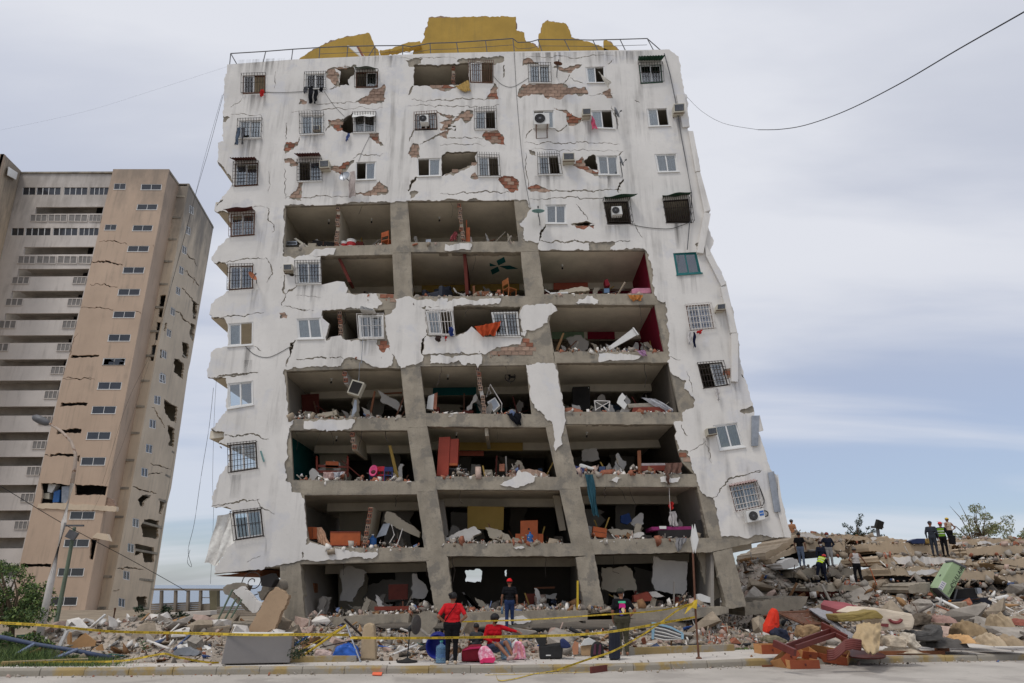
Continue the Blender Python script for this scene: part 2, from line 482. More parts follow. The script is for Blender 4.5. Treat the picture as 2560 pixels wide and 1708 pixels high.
def chunks(name,pts,sizes,seed,label,probs=(.38,.27,.05,.05,.13,.07,.04,.005),shapes=None,tilt=None,cat='rubble',parent=None,kind='stuff'):
 rg=np.random.default_rng(seed);n=len(pts)
 sh=rg.integers(0,14,n)if shapes is None else rg.choice(shapes,n)
 Rm=rotmats(n,rg,tilt);mi=rg.choice(len(probs),n,p=np.array(probs)/sum(probs))
 Vs,Fs,Ms=[],[],[];base=0
 for s in np.unique(sh):
  idx=np.nonzero(sh==s)[0];V0,F0=SHAPES[s]
  sc=np.asarray(sizes)[idx]*(2.2 if s==13 else 1)
  V=np.einsum('nij,vj->nvi',Rm[idx],V0)*sc[:,None,None]+np.asarray(pts)[idx][:,None,:]
  nv=len(V0)
  Fa=F0[None]+(np.arange(len(idx))*nv)[:,None,None]+base
  base+=nv*len(idx)
  Vs.append(V.reshape(-1,3));Fs.append(Fa.reshape(-1,3));Ms.append(np.repeat(mi[idx],len(F0)))
 return np_mesh(name,np.concatenate(Vs),np.concatenate(Fs),np.concatenate(Ms),m_rub,kind,label,cat if parent is None else None,parent)
CHUNK_ME=[]
for i,(V0,F0)in enumerate(SHAPES[:-1]):
 for mi in(0,1,2,3,5):
  me=bpy.data.meshes.new('chunk');me.from_pydata([tuple(v)for v in V0],[],[tuple(int(q)for q in f)for f in F0]);me.materials.append(m_rub[mi]);CHUNK_ME.append((i,mi,me))
# ------------------------------------------------------------------ the leaning white apartment block
F=27.0
BLD=thing('apartment_building','leaning white apartment block with its middle walls fallen away and floors open','building',(0,F,0))
def jag(poly,amp=2.0,seg=7.0,closed=True,seed=None):
 rg=random.Random(seed if seed is not None else hash((round(poly[0][0]),round(poly[0][1]),len(poly))))
 out=[]
 n=len(poly)
 for i in range(n if closed else n-1):
  a=poly[i];b=poly[(i+1)%n]
  pts=[a,b]
  def sub(p,q):
   l=math.hypot(q[0]-p[0],q[1]-p[1])
   if l<seg:return[p]
   k=min(amp,l*0.16)*rg.gauss(0,0.75)
   nx,ny=-(q[1]-p[1])/l,(q[0]-p[0])/l
   f_=rg.uniform(0.4,0.6)
   m=(p[0]+(q[0]-p[0])*f_+nx*k,p[1]+(q[1]-p[1])*f_+ny*k)
   return sub(p,m)+sub(m,q)
  out+=sub(a,b)
 if not closed:out.append(poly[-1])
 return out
def crackpoly(line,w):
 ln_=jag(line,2.6,6.0,closed=False)
 rg=random.Random(len(ln_)+int(line[0][0]))
 up,dn=[],[]
 for i,p in enumerate(ln_):
  a=ln_[max(i-1,0)];b=ln_[min(i+1,len(ln_)-1)]
  dx,dy=b[0]-a[0],b[1]-a[1];l=math.hypot(dx,dy)or 1
  t=i/max(1,len(ln_)-1)
  ww=w*(0.35+0.65*math.sin(math.pi*min(max(t,0.06),0.94)))*rg.uniform(0.35,1.3)/2
  up.append((p[0]-dy/l*ww,p[1]+dx/l*ww));dn.append((p[0]+dy/l*ww,p[1]-dx/l*ww))
 return up+dn[::-1]
def inpoly(px,py,poly):
 x=np.array([p[0]for p in poly]);y=np.array([p[1]for p in poly])
 x2=np.roll(x,-1);y2=np.roll(y,-1)
 res=np.zeros(len(px),bool)
 bb=(px>=x.min())&(px<=x.max())&(py>=y.min())&(py<=y.max())
 idx=np.nonzero(bb)[0]
 if len(idx)==0:return res
 qx=px[idx][:,None];qy=py[idx][:,None]
 c=((y>qy)!=(y2>qy))&(qx<(x2-x)*(qy-y)/np.where(y2==y,1e-9,y2-y)+x)
 res[idx]=c.sum(1)%2==1
 return res
def sheet(name,pos,neg,Y0,Y1,mats,parent,unp=None):
 """flat broken wall: union of polygons pos minus polygons neg (picture px), front at Y0, back at Y1"""
 verts=[];edges=[]
 for poly in pos+neg:
  b=len(verts)
  verts+=[Vector((p[0],p[1]))for p in poly]
  edges+=[(b+i,b+(i+1)%len(poly))for i in range(len(poly))]
 v2,e2,f2,_,_,_=delaunay_2d_cdt(verts,edges,[],0,1e-4)
 tri=np.array(f2);vv=np.array([(p.x,p.y)for p in v2])
 cen=vv[tri].mean(1)
 keep=np.zeros(len(tri),bool)
 for p in pos:keep|=inpoly(cen[:,0],cen[:,1],p)
 for p in neg:keep&=~inpoly(cen[:,0],cen[:,1],p)
 tri=tri[keep]
 cnt={}
 for t in tri:
  for a,b in((t[0],t[1]),(t[1],t[2]),(t[2],t[0])):
   cnt[(a,b)]=cnt.get((a,b),0)+1
 used=np.unique(tri);remap={int(u):i for i,u in enumerate(used)}
 nU=len(used)
 if unp is None:
  P0=[at(vv[u][0],vv[u][1],Y0)for u in used];P1=[Vector((p.x,Y1,p.z))for p in P0]
 else:
  P0=[onplane(vv[u][0],vv[u][1],unp[0],unp[1])for u in used];P1=[p+unp[2]for p in P0]
 m=MB()
 fs=[tuple(remap[int(i)]for i in t)for t in tri]
 fs+=[tuple(remap[int(i)]+nU for i in t[::-1])for t in tri]
 for(a,b)in cnt:
  if(b,a)not in cnt:
   a_,b_=remap[int(a)],remap[int(b)]
   fs.append((b_,a_,a_+nU,b_+nU))
 m.add(P0+P1,fs)
 return m.build(name,mats,parent)
# --- outline of the front (clockwise from the top left corner of the parapet)
sil_top=A(190,452,640,418,1130,395)+B(0,372,500,362,1000,355,1550,348)
sil_right=B(1590,346,1640,372,1670,395,1712,655,1728,665,1745,880,1735,890,1738,915,1770,918,1822,1195,1810,1200,1862,1360)+E(1500,10,1555,150,1530,170,1540,300,1580,410,1555,470,1580,545,1640,640,1685,750,1690,850,1740,960,1770,1150,1795,1250,1800,1400,1845,1560)+I(1375,100,1420,180,1460,320,1470,380,1505,540,1555,690,1590,800,1625,830,1680,1060,1735,1290)
sil_left=G(105,1550,112,1500,160,1440,215,1350,255,1320,232,1110,195,1065,82,1065,85,990,120,930,140,840,190,770,212,740,205,690,150,640,120,612,175,560,165,520,85,512,80,500,150,420,195,352,198,180,190,132,55,128,50,70)+C(55,1460,85,1380,110,1290,190,1265,225,1260,222,1078,195,1028,110,1028,75,1000,90,920,140,870,215,812,235,805,232,618,200,580,110,575,95,530,130,480,210,385,245,368,243,178,200,155,115,150,120,120,190,60)+A(110,1450,190,1340,215,1310,220,1270,180,1200,120,1130,125,1000,165,990,160,870,160,800,165,650,178,520,188,515)
inner_right=I(1690,1282,1600,1290,1530,1270,1400,1295,1300,1275,1230,1282,1210,1180,1200,1080,1170,1000,1110,975,1080,950,1060,890,1030,810,1000,700,990,665,915,660,890,545,905,520,880,480,885,450,945,450,950,430,945,385,1020,350,1040,290,1000,245,960,210,975,155,900,115,855,80,850,20)+E(1205,1400,1215,1340,1205,1250,1220,1170,1195,1080,1210,1050,1205,960,1190,895,1130,885,1115,850,1100,780,1075,750,1085,650,1075,600,1060,560,1040,500,1020,470,735,470,780,412,640,412,560,420,567,472,155,470)+D(1128,466,1135,412,1040,405,1005,380,1010,290,975,260,1035,200,1075,128,1048,118,1030,62,930,62,640,65,600,48,560,65,300,68,60,70)+C(1690,66,1550,85,1490,75,1440,85,1000,110,800,105,690,110,695,250,680,430,675,520,660,700,660,1000,680,1300,690,1440)+G(608,75,625,200,640,430,645,500,630,620,640,700,615,780,620,880,660,900,665,960,730,965,740,1000,760,1030,770,1200,780,1290,745,1380,740,1450,580,1490,330,1530)
P_main=sil_top+jag(sil_right,1.6,8,closed=False)+jag(inner_right,2.4,6,closed=False)+jag(sil_left,2.6,6,closed=False)
P_extra={'r5L':C(665,520,740,528,775,548,830,522,985,530,985,575,1000,755,1060,740,1120,725,1180,735,1205,780,1190,830,1440,825,1455,870,1490,905,1450,950,1300,950,1100,965,640,970),'r6L':C(650,960,780,955,830,970,1000,962,990,1010,1060,1070,1040,1140,1030,1215,1070,1185,1150,1170,1190,1210,1290,1208,1512,1200,1530,1240,1550,1290,1580,1340,1560,1420,1500,1445,1400,1420,1340,1380,1210,1350,1170,1380,1150,1420,1000,1425,760,1430,690,1450,640,1450),'col1':C(1590,870,1720,855)+D(85,855,110,870,250,875,290,895,310,870,390,870,380,900,530,865,640,885,760,865,825,870,810,910,700,925,540,918,205,930,150,935,205,962,215,1180,188,1200,172,1320,190,1335,185,1380,150,1400,20,1435)+C(1640,1440,1610,1390,1580,1330,1530,1240,1505,1010,1545,1000,1600,930),'r6M1':D(212,937,440,932,438,968,205,965),'r6M2':D(180,1182,450,1175,545,1140,585,1095,640,1150,700,1185,985,1182,1000,1190,985,1245,880,1260,790,1265,700,1325,178,1325),}
P_isl={'i1':D(250,1335,665,1330,668,1400,635,1438,620,1405,500,1405,480,1372,400,1400,245,1400),'i2':D(1000,940,1120,915,1240,908,1285,970,1205,1030,1205,1070,1100,1130,1000,1138,985,1080,970,1010),'i3':D(985,1142,1035,1140,1020,1180,990,1170),'i4':Hc(915,35,1120,25,1150,90,1160,200,1195,350,1195,470,1170,560,1180,610,1130,660,1120,560,1105,450,1070,440,1050,400,1000,370,960,310,940,230),'i5':C(940,466,1110,460,1090,513,885,520),'i6':D(370,425,580,420,575,470,540,472,365,478),'i7':E(455,905,480,875,530,870,550,845,590,848,640,885,635,910),'i8':E(645,1320,820,1315,1000,1335,940,1370,640,1385),'i9':G(755,445,900,437,1125,434,1095,498,755,500),'i10':G(632,452,680,437,670,470,640,490),'i11':Hc(725,905,760,882,820,855,860,800,950,825,975,880,900,915,850,928),'i12':I(410,875,470,847,505,857,470,893),'i13':I(785,852,930,850,915,885,790,886),'i14':Hc(815,1357,905,1360,880,1372),'i15':G(745,1372,800,1322,940,1362,1100,1392,1285,1397,1250,1445,1130,1430,1000,1450,740,1450),}
# --- openings through the wall
OPEN={'o1':A(945,480,1080,472,1080,520,1035,560,1045,600,975,600,985,500),'o2':A(1495,457)and(A(1495,457,1792,450)+B(205,440,205,585,100,600)+A(1650,602,1495,600)),'o3':A(985,850,1070,800,1075,935,1030,930,985,910),'o4':B(10,1235,10,1100,40,1065,270,1062,245,1095,255,1140,150,1185,50,1215),'o5':B(1010,1120,1075,1080,1090,1090,1105,1195,1060,1185,1015,1160),'o6':E(440,262,500,248,540,235,575,250,615,262,560,275),'o7':C(680,615,720,590,750,612,775,680,740,687,690,670),'b4L':C(700,118,1552,92,1562,430,695,452),'b4M':D(62,78,930,68,968,405,88,410),'b5L':C(985,525,1570,512,1586,835,1440,828,1235,832,1205,780,1180,735,1120,728,1000,757,988,750),'b5M':D(88,492,985,490,1024,850,102,855),'b5R':E(152,478,1020,477,1083,830,192,836),'b6L':C(998,967,1505,962,1508,1000,1290,1005,1300,1195,1190,1210,1150,1172,1060,1185,1030,1212,1060,1080,1000,1030),'b6M':D(440,932,985,937,970,985,760,985,775,1182,700,1182,640,1148,585,1098,545,1140,455,1172,430,1000),'b6R':E(272,922,1100,922,1178,1305,277,1306,237,1060),'b7L':G(627,82,1455,52,1494,420,648,430),'b7M':Hc(147,47,915,38,955,395,187,386),'b7R':I(32,22,845,18,923,380,92,376),'b8L':G(657,512,1505,512,1558,882,677,872),'b8M':Hc(197,482,1058,490,1138,850,262,846),'b8R':I(97,467,885,467,905,520,892,548,917,662,945,745,1028,828,172,830),'b9L':G(757,982,1573,976,1633,1362,940,1362,790,1310,770,1200),'b9M':Hc(267,942,1158,946,1243,1332,327,1332),'b9R':I(202,922,1053,922,1138,1292,282,1302),'wL8':G(212,740,205,690,150,640,120,612,150,600,200,620,215,615),}
# --- plaster knocked off: bare brick (r = red) or bare concrete (c)
EXPO=[('t',A(890,505,945,475,1075,460,1080,478,945,485,975,520,975,600,930,575,895,540)),('t',A(1100,710,1180,670,1210,625,1280,600,1280,710,1220,720,1130,722)),('t',A(700,695,745,710,740,728,695,728)),('r',A(605,1000,680,995,695,965,680,1020,640,1045,605,1070)),('r',A(905,840,985,840,1060,800,990,850,985,910,950,905,910,870)),('r',A(1190,940,1250,935,1255,990,1285,1020,1220,985)),('t',A(595,1115,640,1110,690,1140,690,1155,640,1165,600,1140)),('t',A(690,1280,715,1285,705,1400,630,1385,665,1340)),('r',A(920,1160,990,1160,1070,1125,1040,1165,990,1220,925,1190)),('t',A(1095,1350,1190,1335,1250,1270,1305,1345,1220,1365,1110,1360)),('c',A(1440,420,1555,415,1540,445,1470,465)),('r',A(1620,600,1792,595,1780,618,1700,635,1640,625)),('t',A(1460,1075,1490,1010,1525,1015,1535,1095,1480,1100)),('c',A(1475,1385,1470,1350,1500,1335,1530,1345)),('c',B(140,435,150,415,430,405,430,425,380,450,200,440)),('r',B(325,690,380,590,405,620,405,690,370,692)),('t',B(590,415,630,410,680,440,690,455,620,450,585,460)),('t',B(800,475,890,475,985,455,940,480,910,510,860,500)),('t',B(570,670,600,600,700,590,860,595,880,620,990,615,1005,660,930,655,840,690,760,690,730,660,640,670,590,685)),('t',B(1140,650,1190,625,1210,685,1170,685)),('r',B(305,955,330,920,400,915,440,960,455,1015,380,1005)),('t',B(0,930,60,915,45,970,0,945)),('t',B(130,800,225,780,215,840,180,860,150,820)),('r',B(805,765,880,775,930,810,985,825,960,860,930,875,890,850,890,800)),('c',B(625,1050,660,1060,665,1090,630,1075)),('r',B(940,1160,960,1130,1000,1105,1015,1160,1060,1185,1105,1195,1105,1228,1040,1205,980,1180)),('r',B(620,1315,680,1295,770,1335,640,1340)),('r',B(415,1240,510,1240,545,1270,540,1330,490,1335,440,1290)),('t',B(215,1245,245,1210,265,1250,240,1255)),('r',B(55,1205,150,1165,250,1140,240,1160,170,1190,50,1225)),('t',C(650,990,690,985,710,1005,705,1030,655,1030)),('r',E(425,265,500,270,600,270,590,300,470,295)),('r',C(1450,1212,1530,1210,1545,1260,1495,1305,1465,1262)),('c',A(155,800,205,825,180,852,160,850)),('c',A(118,1125,180,1200,222,1270,215,1285,160,1205)),('c',C(60,1000,100,1010,75,1040)),('c',G(50,515,170,525,165,555,120,612,58,590)),('c',I(1440,340,1470,340,1465,375,1400,390,1370,370)),('r',E(1660,1450,1720,1440,1750,1500,1700,1520)),('c',I(1475,815,1520,800,1510,818)),('c',E(1430,430,1455,415,1445,470)),('t',A(1664,788,1720,806,1792,826)+B(45,834,88,832,128,802,146,824,96,852,58,886,8,905,30,868,0,858)+A(1740,832,1690,812)),]
BRICK_ONLY=[('t',D(705,1328,880,1264,985,1252,1075,1185,1095,1325)),('r',C(1470,835,1586,838,1586,895,1500,880)),('r',I(920,668,995,678,1000,735,945,728)),('r',D(1000,1195,1085,1185,1090,1260,1010,1240))]
CRACK=[(1.6,A(780,720,1100,715)),(1.2,A(640,785,900,760,1280,755)),(2.0,A(600,1390,730,1385,1040,1375)),(1.8,A(1070,1110,1100,1085,1280,1075)),(1.8,A(1480,695,1792,692)+B(250,695,425,690)),(1.5,A(1450,745,1792,742)+[B(420,737)]),(1.6,B(0,960,320,965)),(1.3,B(0,1015,320,1018)),(1.8,B(590,1000,900,1000,1260,1010)),(1.0,B(600,1045,1290,1055)),(2.2,B(0,1355,250,1350,520,1345)),(2.4,B(650,1340,900,1340,1270,1330)),(1.8,B(620,1395,1150,1385,1250,1400)),(1.4,B(1040,665,1100,660,1210,655)),(2.0,C(195,575,330,555,530,545)),(2.0,C(110,1027,200,1020,390,1000,520,985)),(3.0,C(70,1515,300,1495,470,1475)),(3.0,G(60,127,240,105,420,90)),(3.0,G(175,545,280,545,390,535,440,565,500,575)),(2.6,G(85,1065,230,1040,430,1010)),(1.2,A(530,500,520,620)),(1.6,A(590,1180,592,1280,595,1390)),(1.8,A(605,860,600,980)),(3.2,B(450,455,440,545)),(1.8,B(600,1070,605,1200,615,1320)),(2.2,C(545,125,555,200,605,270,590,330)),(2.2,C(535,535,580,610,580,680,545,740)),(4.0,C(690,680,675,800,700,835)),(3.6,C(700,835,720,810,790,765)),(2.0,C(695,835,690,870,670,930)),(7.0,C(778,1210,745,1240,738,1330)),(3.0,C(738,1330,705,1425)),(5.0,D(210,1178,188,1210,180,1320)),(4.5,D(1188,265,1150,330,1140,400)),(1.8,D(1440,100,1490,160,1535,228)),(1.8,B(1170,450,1215,420)),(2.0,B(905,520,890,560,860,590)),(1.4,B(910,545,1010,590)),(3.6,A(880,920,915,870,1000,832)),(2.2,A(970,600,905,625)),(4.5,B(1250,1350,1248,1310,1285,1255)),(2.4,B(1280,1060,1250,1090)),(2.6,B(600,970,645,905)),(2.6,B(805,905,850,912,890,875)),(4.0,A(1460,665,1475,630,1492,602)),(2.6,A(1465,990,1500,912)),(5.0,A(1455,1335,1480,1285,1525,1240)),(3.4,A(1540,1010,1640,960,1720,915)),(7.0,A(1680,905,1792,905)+B(50,880,85,835)),(2.6,I(1170,1000,1260,905,1290,860,1410,835,1510,800)),(1.2,I(975,80,1015,190,1020,240)),(2.2,I(940,470,960,520,985,550)),(1.4,I(1110,580,1150,680,1158,745)),(1.4,E(1215,1340,1310,1372)),(2.2,G(415,1010,460,1080,540,1120)),(3.0,G(748,1370,742,1440)),(1.6,A(295,690,215,750)),(1.6,C(440,1260,500,1300)),(1.2,A(220,800,420,800,440,830)),(1.0,A(480,1200,475,1350)),(1.4,C(245,150,400,128,530,125)),(1.3,B(600,395,900,400,1220,395)),(1.2,A(1380,405,1792,408)),(1.3,I(1120,590,1050,640,1000,665)),(1.6,E(1640,855,1700,850)),(1.2,G(340,1470,440,1420)),(1.6,E(915,240,1000,370)),(3.0,E(165,400,400,408,620,425,900,400)),(1.5,C(675,945,800,955,900,960)),(1.0,C(780,850,900,855,1000,855)),(2.6,C(785,1365,900,1362,1170,1362)),(2.2,D(180,1325,400,1330,690,1330)),(2.0,A(1500,905,1470,960)),(1.3,B(1200,740,1240,870)),(2.6,B(1215,770,1250,880)),(1.4,B(1360,700,1395,720))]
# windows: name, quad TL TR BR BL, options
WIN=[('w1',A(300,530,460,525,458,655,298,660),dict(fr='rust',gr='iron',cur=((.45,.25,.15),None),who='top floor far left, brown curtain')),('w2',A(740,520,880,515,882,625,737,630),dict(gr='iron',cur=((.55,.55,.6),(.5,.5,.55)))),('w3',A(1090,505,1245,500,1243,615,1090,618),dict(fr='rust',gr='iron',cur=(None,(.5,.42,.38)))),('w4',B(205,435,370,440,370,585,210,580),dict(fr='none',gr='rust',cur=((.45,.24,.14),None),dense=1)),('w5',B(620,455,770,455,775,585,625,585),dict(gr='iron',cur=((.45,.45,.5),(.3,.3,.3)))),('w6',B(1015,470,1150,465,1155,585,1030,585),dict(cur=((.65,.66,.68),None))),('w7',B(1390,455,1550,450,1560,580,1405,590),dict(fr='green',gr='iron',cur=((.03,.06,.05),(.35,.2,.22)))),('w8',A(275,845,435,840,430,970,268,975),dict(gr='iron',belly=1,cur=((.35,.3,.25),(.5,.5,.5)))),('w9',A(705,810,865,808,868,940,708,948),dict(gr='iron',spikes=1,belly=1,cur=((.4,.45,.55),(.42,.35,.28)))),('w10',A(1075,800,1230,797,1230,930,1075,935),dict(gr='iron')),('w11',A(1505,800,1655,790,1660,910,1505,915),dict(fr='iron',gr='rust')),('w12',B(245,780,390,775,395,910,245,910),dict(gr='iron',spikes=1,cur=((.4,.4,.42),None))),('w13',B(650,775,800,770,805,900,655,900),dict(cur=(None,(.62,.64,.66)))),('w14',B(1050,775,1205,770,1220,905,1065,900),dict(cur=((.66,.67,.7),None))),('w15',B(1445,762,1590,757,1610,885,1460,890),dict(cur=((.3,.33,.4),None))),('w16',A(245,1145,410,1140,405,1300,240,1310),dict(fr='rust',gr='iron',hb=7,cur=((.5,.5,.5),(.3,.26,.25)))),('w17',A(690,1130,852,1125,855,1270,690,1275),dict(gr='iron',hb=6,cur=(None,(.55,.57,.6)))),('w18',A(1090,1135,1235,1130,1230,1260,1090,1265),dict(cur=(None,(.32,.36,.42)))),('w19',A(1520,1110,1690,1105,1685,1235,1525,1240),dict(cur=(None,(.45,.47,.52)),tilt=1)),('w20',B(265,1095,410,1100,420,1240,270,1240),dict(gr='iron',spikes=1,cur=((.55,.55,.55),None))),('w21',B(685,1095,830,1090,850,1225,690,1228),dict(gr='iron',spikes=1,cur=((.33,.35,.4),None))),('w22',B(1095,1090,1245,1088,1255,1228,1110,1228),dict(cur=((.28,.3,.34),(.28,.3,.34)))),('w23',B(1500,1080,1655,1075,1670,1205,1525,1210),dict(cur=((.3,.32,.36),(.28,.3,.34)))),('w24',C(250,180,450,170,445,355,250,370),dict(fr='rust',gr='rust',hb=4,cur=((.42,.4,.37),(.42,.4,.37)))),('w25',D(1185,105,1360,100,1360,262,1190,262),dict(cur=((.2,.22,.25),(.2,.22,.25)))),('w26',E(680,80,880,75,910,265,715,268),dict(fr='iron',gr='iron',dense=1,cage=1)),('w27',E(1165,70,1375,55,1405,255,1195,258),dict(fr='iron',gr='iron',dense=1,cage=1)),('w28',C(240,605,435,600,435,790,235,805),dict(fr='rust',gr='iron',hb=3,cur=((.42,.3,.24),(.38,.3,.24)))),('w29',C(785,575,985,572,990,750,795,755),dict(gr='iron',belly=1,hb=3,cur=((.5,.44,.36),(.46,.38,.32)))),('w30',E(1250,500,1440,490,1480,665,1280,680),dict(fr='teal')),('w31',C(230,1075,435,1060,432,1250,232,1265),dict(cur=((.58,.62,.64),None))),('w32',C(785,1035,985,1025,1010,1200,800,1205),dict(cur=((.62,.66,.66),(.55,.53,.5)),tilt=1)),('w33',C(1290,1010,1495,1005,1500,1195,1305,1200),dict(gr='irw',dense=0,few=1,cur=((.36,.31,.3),(.36,.31,.3)))),('w34',D(210,975,425,970,445,1170,240,1165),dict(gr='irw',belly=1,cur=((.5,.5,.5),None))),('w35',D(745,985,960,980,980,1180,780,1178),dict(gr='iron',hb=3)),('w36',E(1350,930,1550,915,1585,1115,1385,1135),dict(fr='rust',gr='irw',hb=4,cur=((.36,.3,.42),(.36,.3,.42)))),('w37',G(200,170,385,150,390,325,205,355),dict()),('w38',I(1055,30,1235,15,1280,185,1100,210),dict(fr='iron',gr='iron',hb=4,cur=(None,(.6,.3,.1)))),('w39',G(215,615,410,595,420,790,220,820),dict(fr='iron',gr='iron',hb=5)),('w40',I(1170,475,1345,450,1395,630,1215,655),dict(cur=((.4,.38,.14),(.4,.38,.14)))),('w41',G(235,1105,445,1080,465,1280,260,1310),dict(fr='iron',gr='iron',hb=2,cur=((.5,.48,.46),(.52,.5,.48)))),('w42',I(1280,915,1475,880,1520,1065,1330,1105),dict(fr='rust',gr='irw',hb=4)),]
wins=[w[1]for w in WIN]
opens=[jag(OPEN[k],1.5,7)for k in OPEN if not k.startswith('b')]+[OPEN[k]for k in OPEN if k.startswith('b')]
def grow(p,k):
 cx,cy=sum(q[0]for q in p)/len(p),sum(q[1]for q in p)/len(p)
 return[(cx+(q[0]-cx)*k,cy+(q[1]-cy)*k)for q in p]
EXPO=[(k,grow(p,1.14))for k,p in EXPO]
expo_p=[jag(p,3.0,5)for _,p in EXPO]
cracks_p=[crackpoly(p,w*1.5)for w,p in CRACK]
pos=[P_main]+[jag(P_extra[k],2.2,6)for k in P_extra]
o_pl=sheet('plaster_facade',pos,opens+wins+expo_p+cracks_p,F-0.045,F-0.012,m_plaster,BLD)
for k in P_isl:
 o_=sheet('plaster_fragment',[jag(P_isl[k],2.4,6)],[],F-0.05,F-0.016,m_plaster,BLD)
# --- backing wall of cement and blockwork behind the plaster
bott=[(1962,1341),(1831,1366),(1776,1378),(1487,1385),(1441,1390),(1119,1390),(1066,1403),(753,1411),(536,1436)]
back_out=sil_top+jag(sil_right,1.6,8,closed=False)+bott+jag(sil_left,2.6,6,closed=False)
wide=[crackpoly(p,w)for w,p in CRACK if w>=4.4]
o_bk=sheet('wall_backing',[back_out],opens+wins+wide,F,F+0.14,m_conc,BLD)
# --- bare bricks in the exposed patches
m0=MB();m0.box((0,0,0),(0.285,0.06,0.175))
brick_me=m0.build('brick_mesh',m_brick_tan,local=True,bevel=0.008);me_t=brick_me.data
bpy.data.objects.remove(brick_me)
me_r=me_t.copy();me_r.materials.clear();me_r.materials.append(m_brick_red)
rb=random.Random(11)
allop=opens+wins
nb=0
for kind,poly in EXPO+BRICK_ONLY:
 if kind=='c':continue
 ps=[at(p[0],p[1],F)for p in poly]
 x0,x1=min(p.x for p in ps),max(p.x for p in ps);z0,z1=min(p.z for p in ps),max(p.z for p in ps)
 row=0;z=z0+0.06
 while z<z1:
  x=x0+(0.15 if row%2 else 0.0)
  while x<x1+0.1:
   px,py=proj((x,F,z))
   a_,b_=np.array([px]),np.array([py])
   if inpoly(a_,b_,poly)[0]and not any(inpoly(a_,b_,q)[0]for q in allop):
    o=bpy.data.objects.new('brick',me_r if(kind=='r' and rb.random()<0.6)else me_t)
    o.parent=o_bk
    o.location=(x,0.005+rb.uniform(-0.012,0.012),z)
    o.rotation_euler=(rb.gauss(0,.03),0.035+rb.gauss(0,.02),rb.gauss(0,.04))
    COL.objects.link(o);nb+=1
   x+=0.297
  z+=0.187;row+=1
print('bricks',nb)
# --- columns and beams of the frame
def colpoly(lft,rgt):return lft+rgt[::-1]
def frame_prism(name,poly,Y0,dep,parent=BLD,m=None):
 poly=jag(poly,.8,9)
 p=MB();p.prism([at(x,y,F-0.0)+Vector((0,Y0,0))for x,y in poly],(0,dep,0))
 return p.build(name,m or m_conc,parent)
col1L=C(1553,80,1565,430,1575,512,1590,860)+Hc(5,65,45,415,55,490,122,930,180,1390,190,1460)
col1R=C(1690,72,1700,430,1712,495,1730,850)+Hc(140,45,182,405,192,475,262,925,322,1375,346,1425)
col2L=D(930,70,975,415,985,488,1025,850,1080,1150,1110,1330)+Hc(925,35,1000,380,1070,485,1143,845,1165,935,1242,1335,1278,1435)
col2R=D(1052,70,1122,420,1130,470,1170,840,1215,1060,1250,1310)+Hc(1120,25,1170,380,1197,480,1272,835,1305,915,1388,1325,1412,1405)
col3L=E(1105,905,1180,1310)+I(848,20,925,380,945,450,1030,830,1058,925,1140,1295)
col3R=E(1195,905,1225,1310)+I(960,20,1030,380,1040,450,1130,830,1175,1000,1240,1295)
def ladder(name,Lp,Rp,dep=0.42,y0=-0.016):
 for i in range(len(Lp)-1):
  if abs(Lp[i][1]-Lp[i+1][1])<30:continue
  frame_prism(name,[Lp[i],Rp[i],Rp[i+1],Lp[i+1]],y0-0.0,dep)
def ycut(P_,y):
 for i in range(len(P_)-1):
  if P_[i][1]<=y<=P_[i+1][1]:
   t=(y-P_[i][1])/(P_[i+1][1]-P_[i][1]+1e-9)
   return(P_[i][0]+(P_[i+1][0]-P_[i][0])*t,y)
 e=P_[0]if y<P_[0][1]else P_[-1]
 return(e[0],y)
def column(Lp,Rp,ys):
 for a,b in zip(ys[:-1],ys[1:]):
  frame_prism('column',[ycut(Lp,a+0.6),ycut(Rp,a-1.4),ycut(Rp,b-2.0),ycut(Lp,b-0.6)],-0.010,0.42)
column(col1L,col1R,[506,634,772,917,1070,1230,1402])
column(col2L,col2R,[502,630,764,912,1066,1224,1390])
column(col3L,col3R,[762,906,1060,1217,1350])
# ground floor columns
m_colg=m_conc
def gcol(poly,dep=0.5,y0=-0.02):return frame_prism('ground_column',poly,y0,dep)
gcol(Mc(735,210,922,168,968,705,785,712))
gcol(Hc(190,1462)and[Hc(190,1462),Hc(346,1428),N(495,470),N(322,480)])
gcol([Hc(1275,1435),Hc(1412,1408),N(1880,480),N(1705,500)])
gcol(I(1168,1398,1306,1366)+O(1432,535,1245,560))
# beams per bay, from the sill of one opening to the head of the next
def bq(k):return OPEN[k]
BEAMS=[(C(680,455,1566,430,1575,510,680,528)),(D(85,412,985,408,990,488,85,490)),(D(1120,415,1140,412,1140,472,1125,474)),(C(1430,838,1592,838,1640,958,1000,962)),(D(95,858,1170,850,1200,920,980,935,130,932)),(E(185,838,1115,832,1190,898,1100,920,265,920)),(C(700,1425,1600,1395,1640,1440,690,1452)),(D(180,1332,1255,1312,1265,1385,150,1405)),(E(270,1308,1210,1308,1205,1390,285,1390)),(G(640,432,1500,422,1512,508,650,510)),(Hc(182,390,1070,398,1075,486,195,480)),(I(90,378,945,382,950,462,97,464)),(G(662,876,1562,884,1580,972,690,975)),(Hc(258,850,1145,852,1170,942,268,938)),(I(170,833,1050,832,1075,918,202,918)),(G(740,1378,1640,1368,1660,1452,740,1480)),(Hc(322,1338,1250,1338,1285,1425,346,1425)),(I(280,1305,1160,1298,1310,1292,1690,1284,1310,1358,1160,1394,312,1412)),]
for bpoly in BEAMS:
 frame_prism('beam',bpoly,-0.006,0.40)
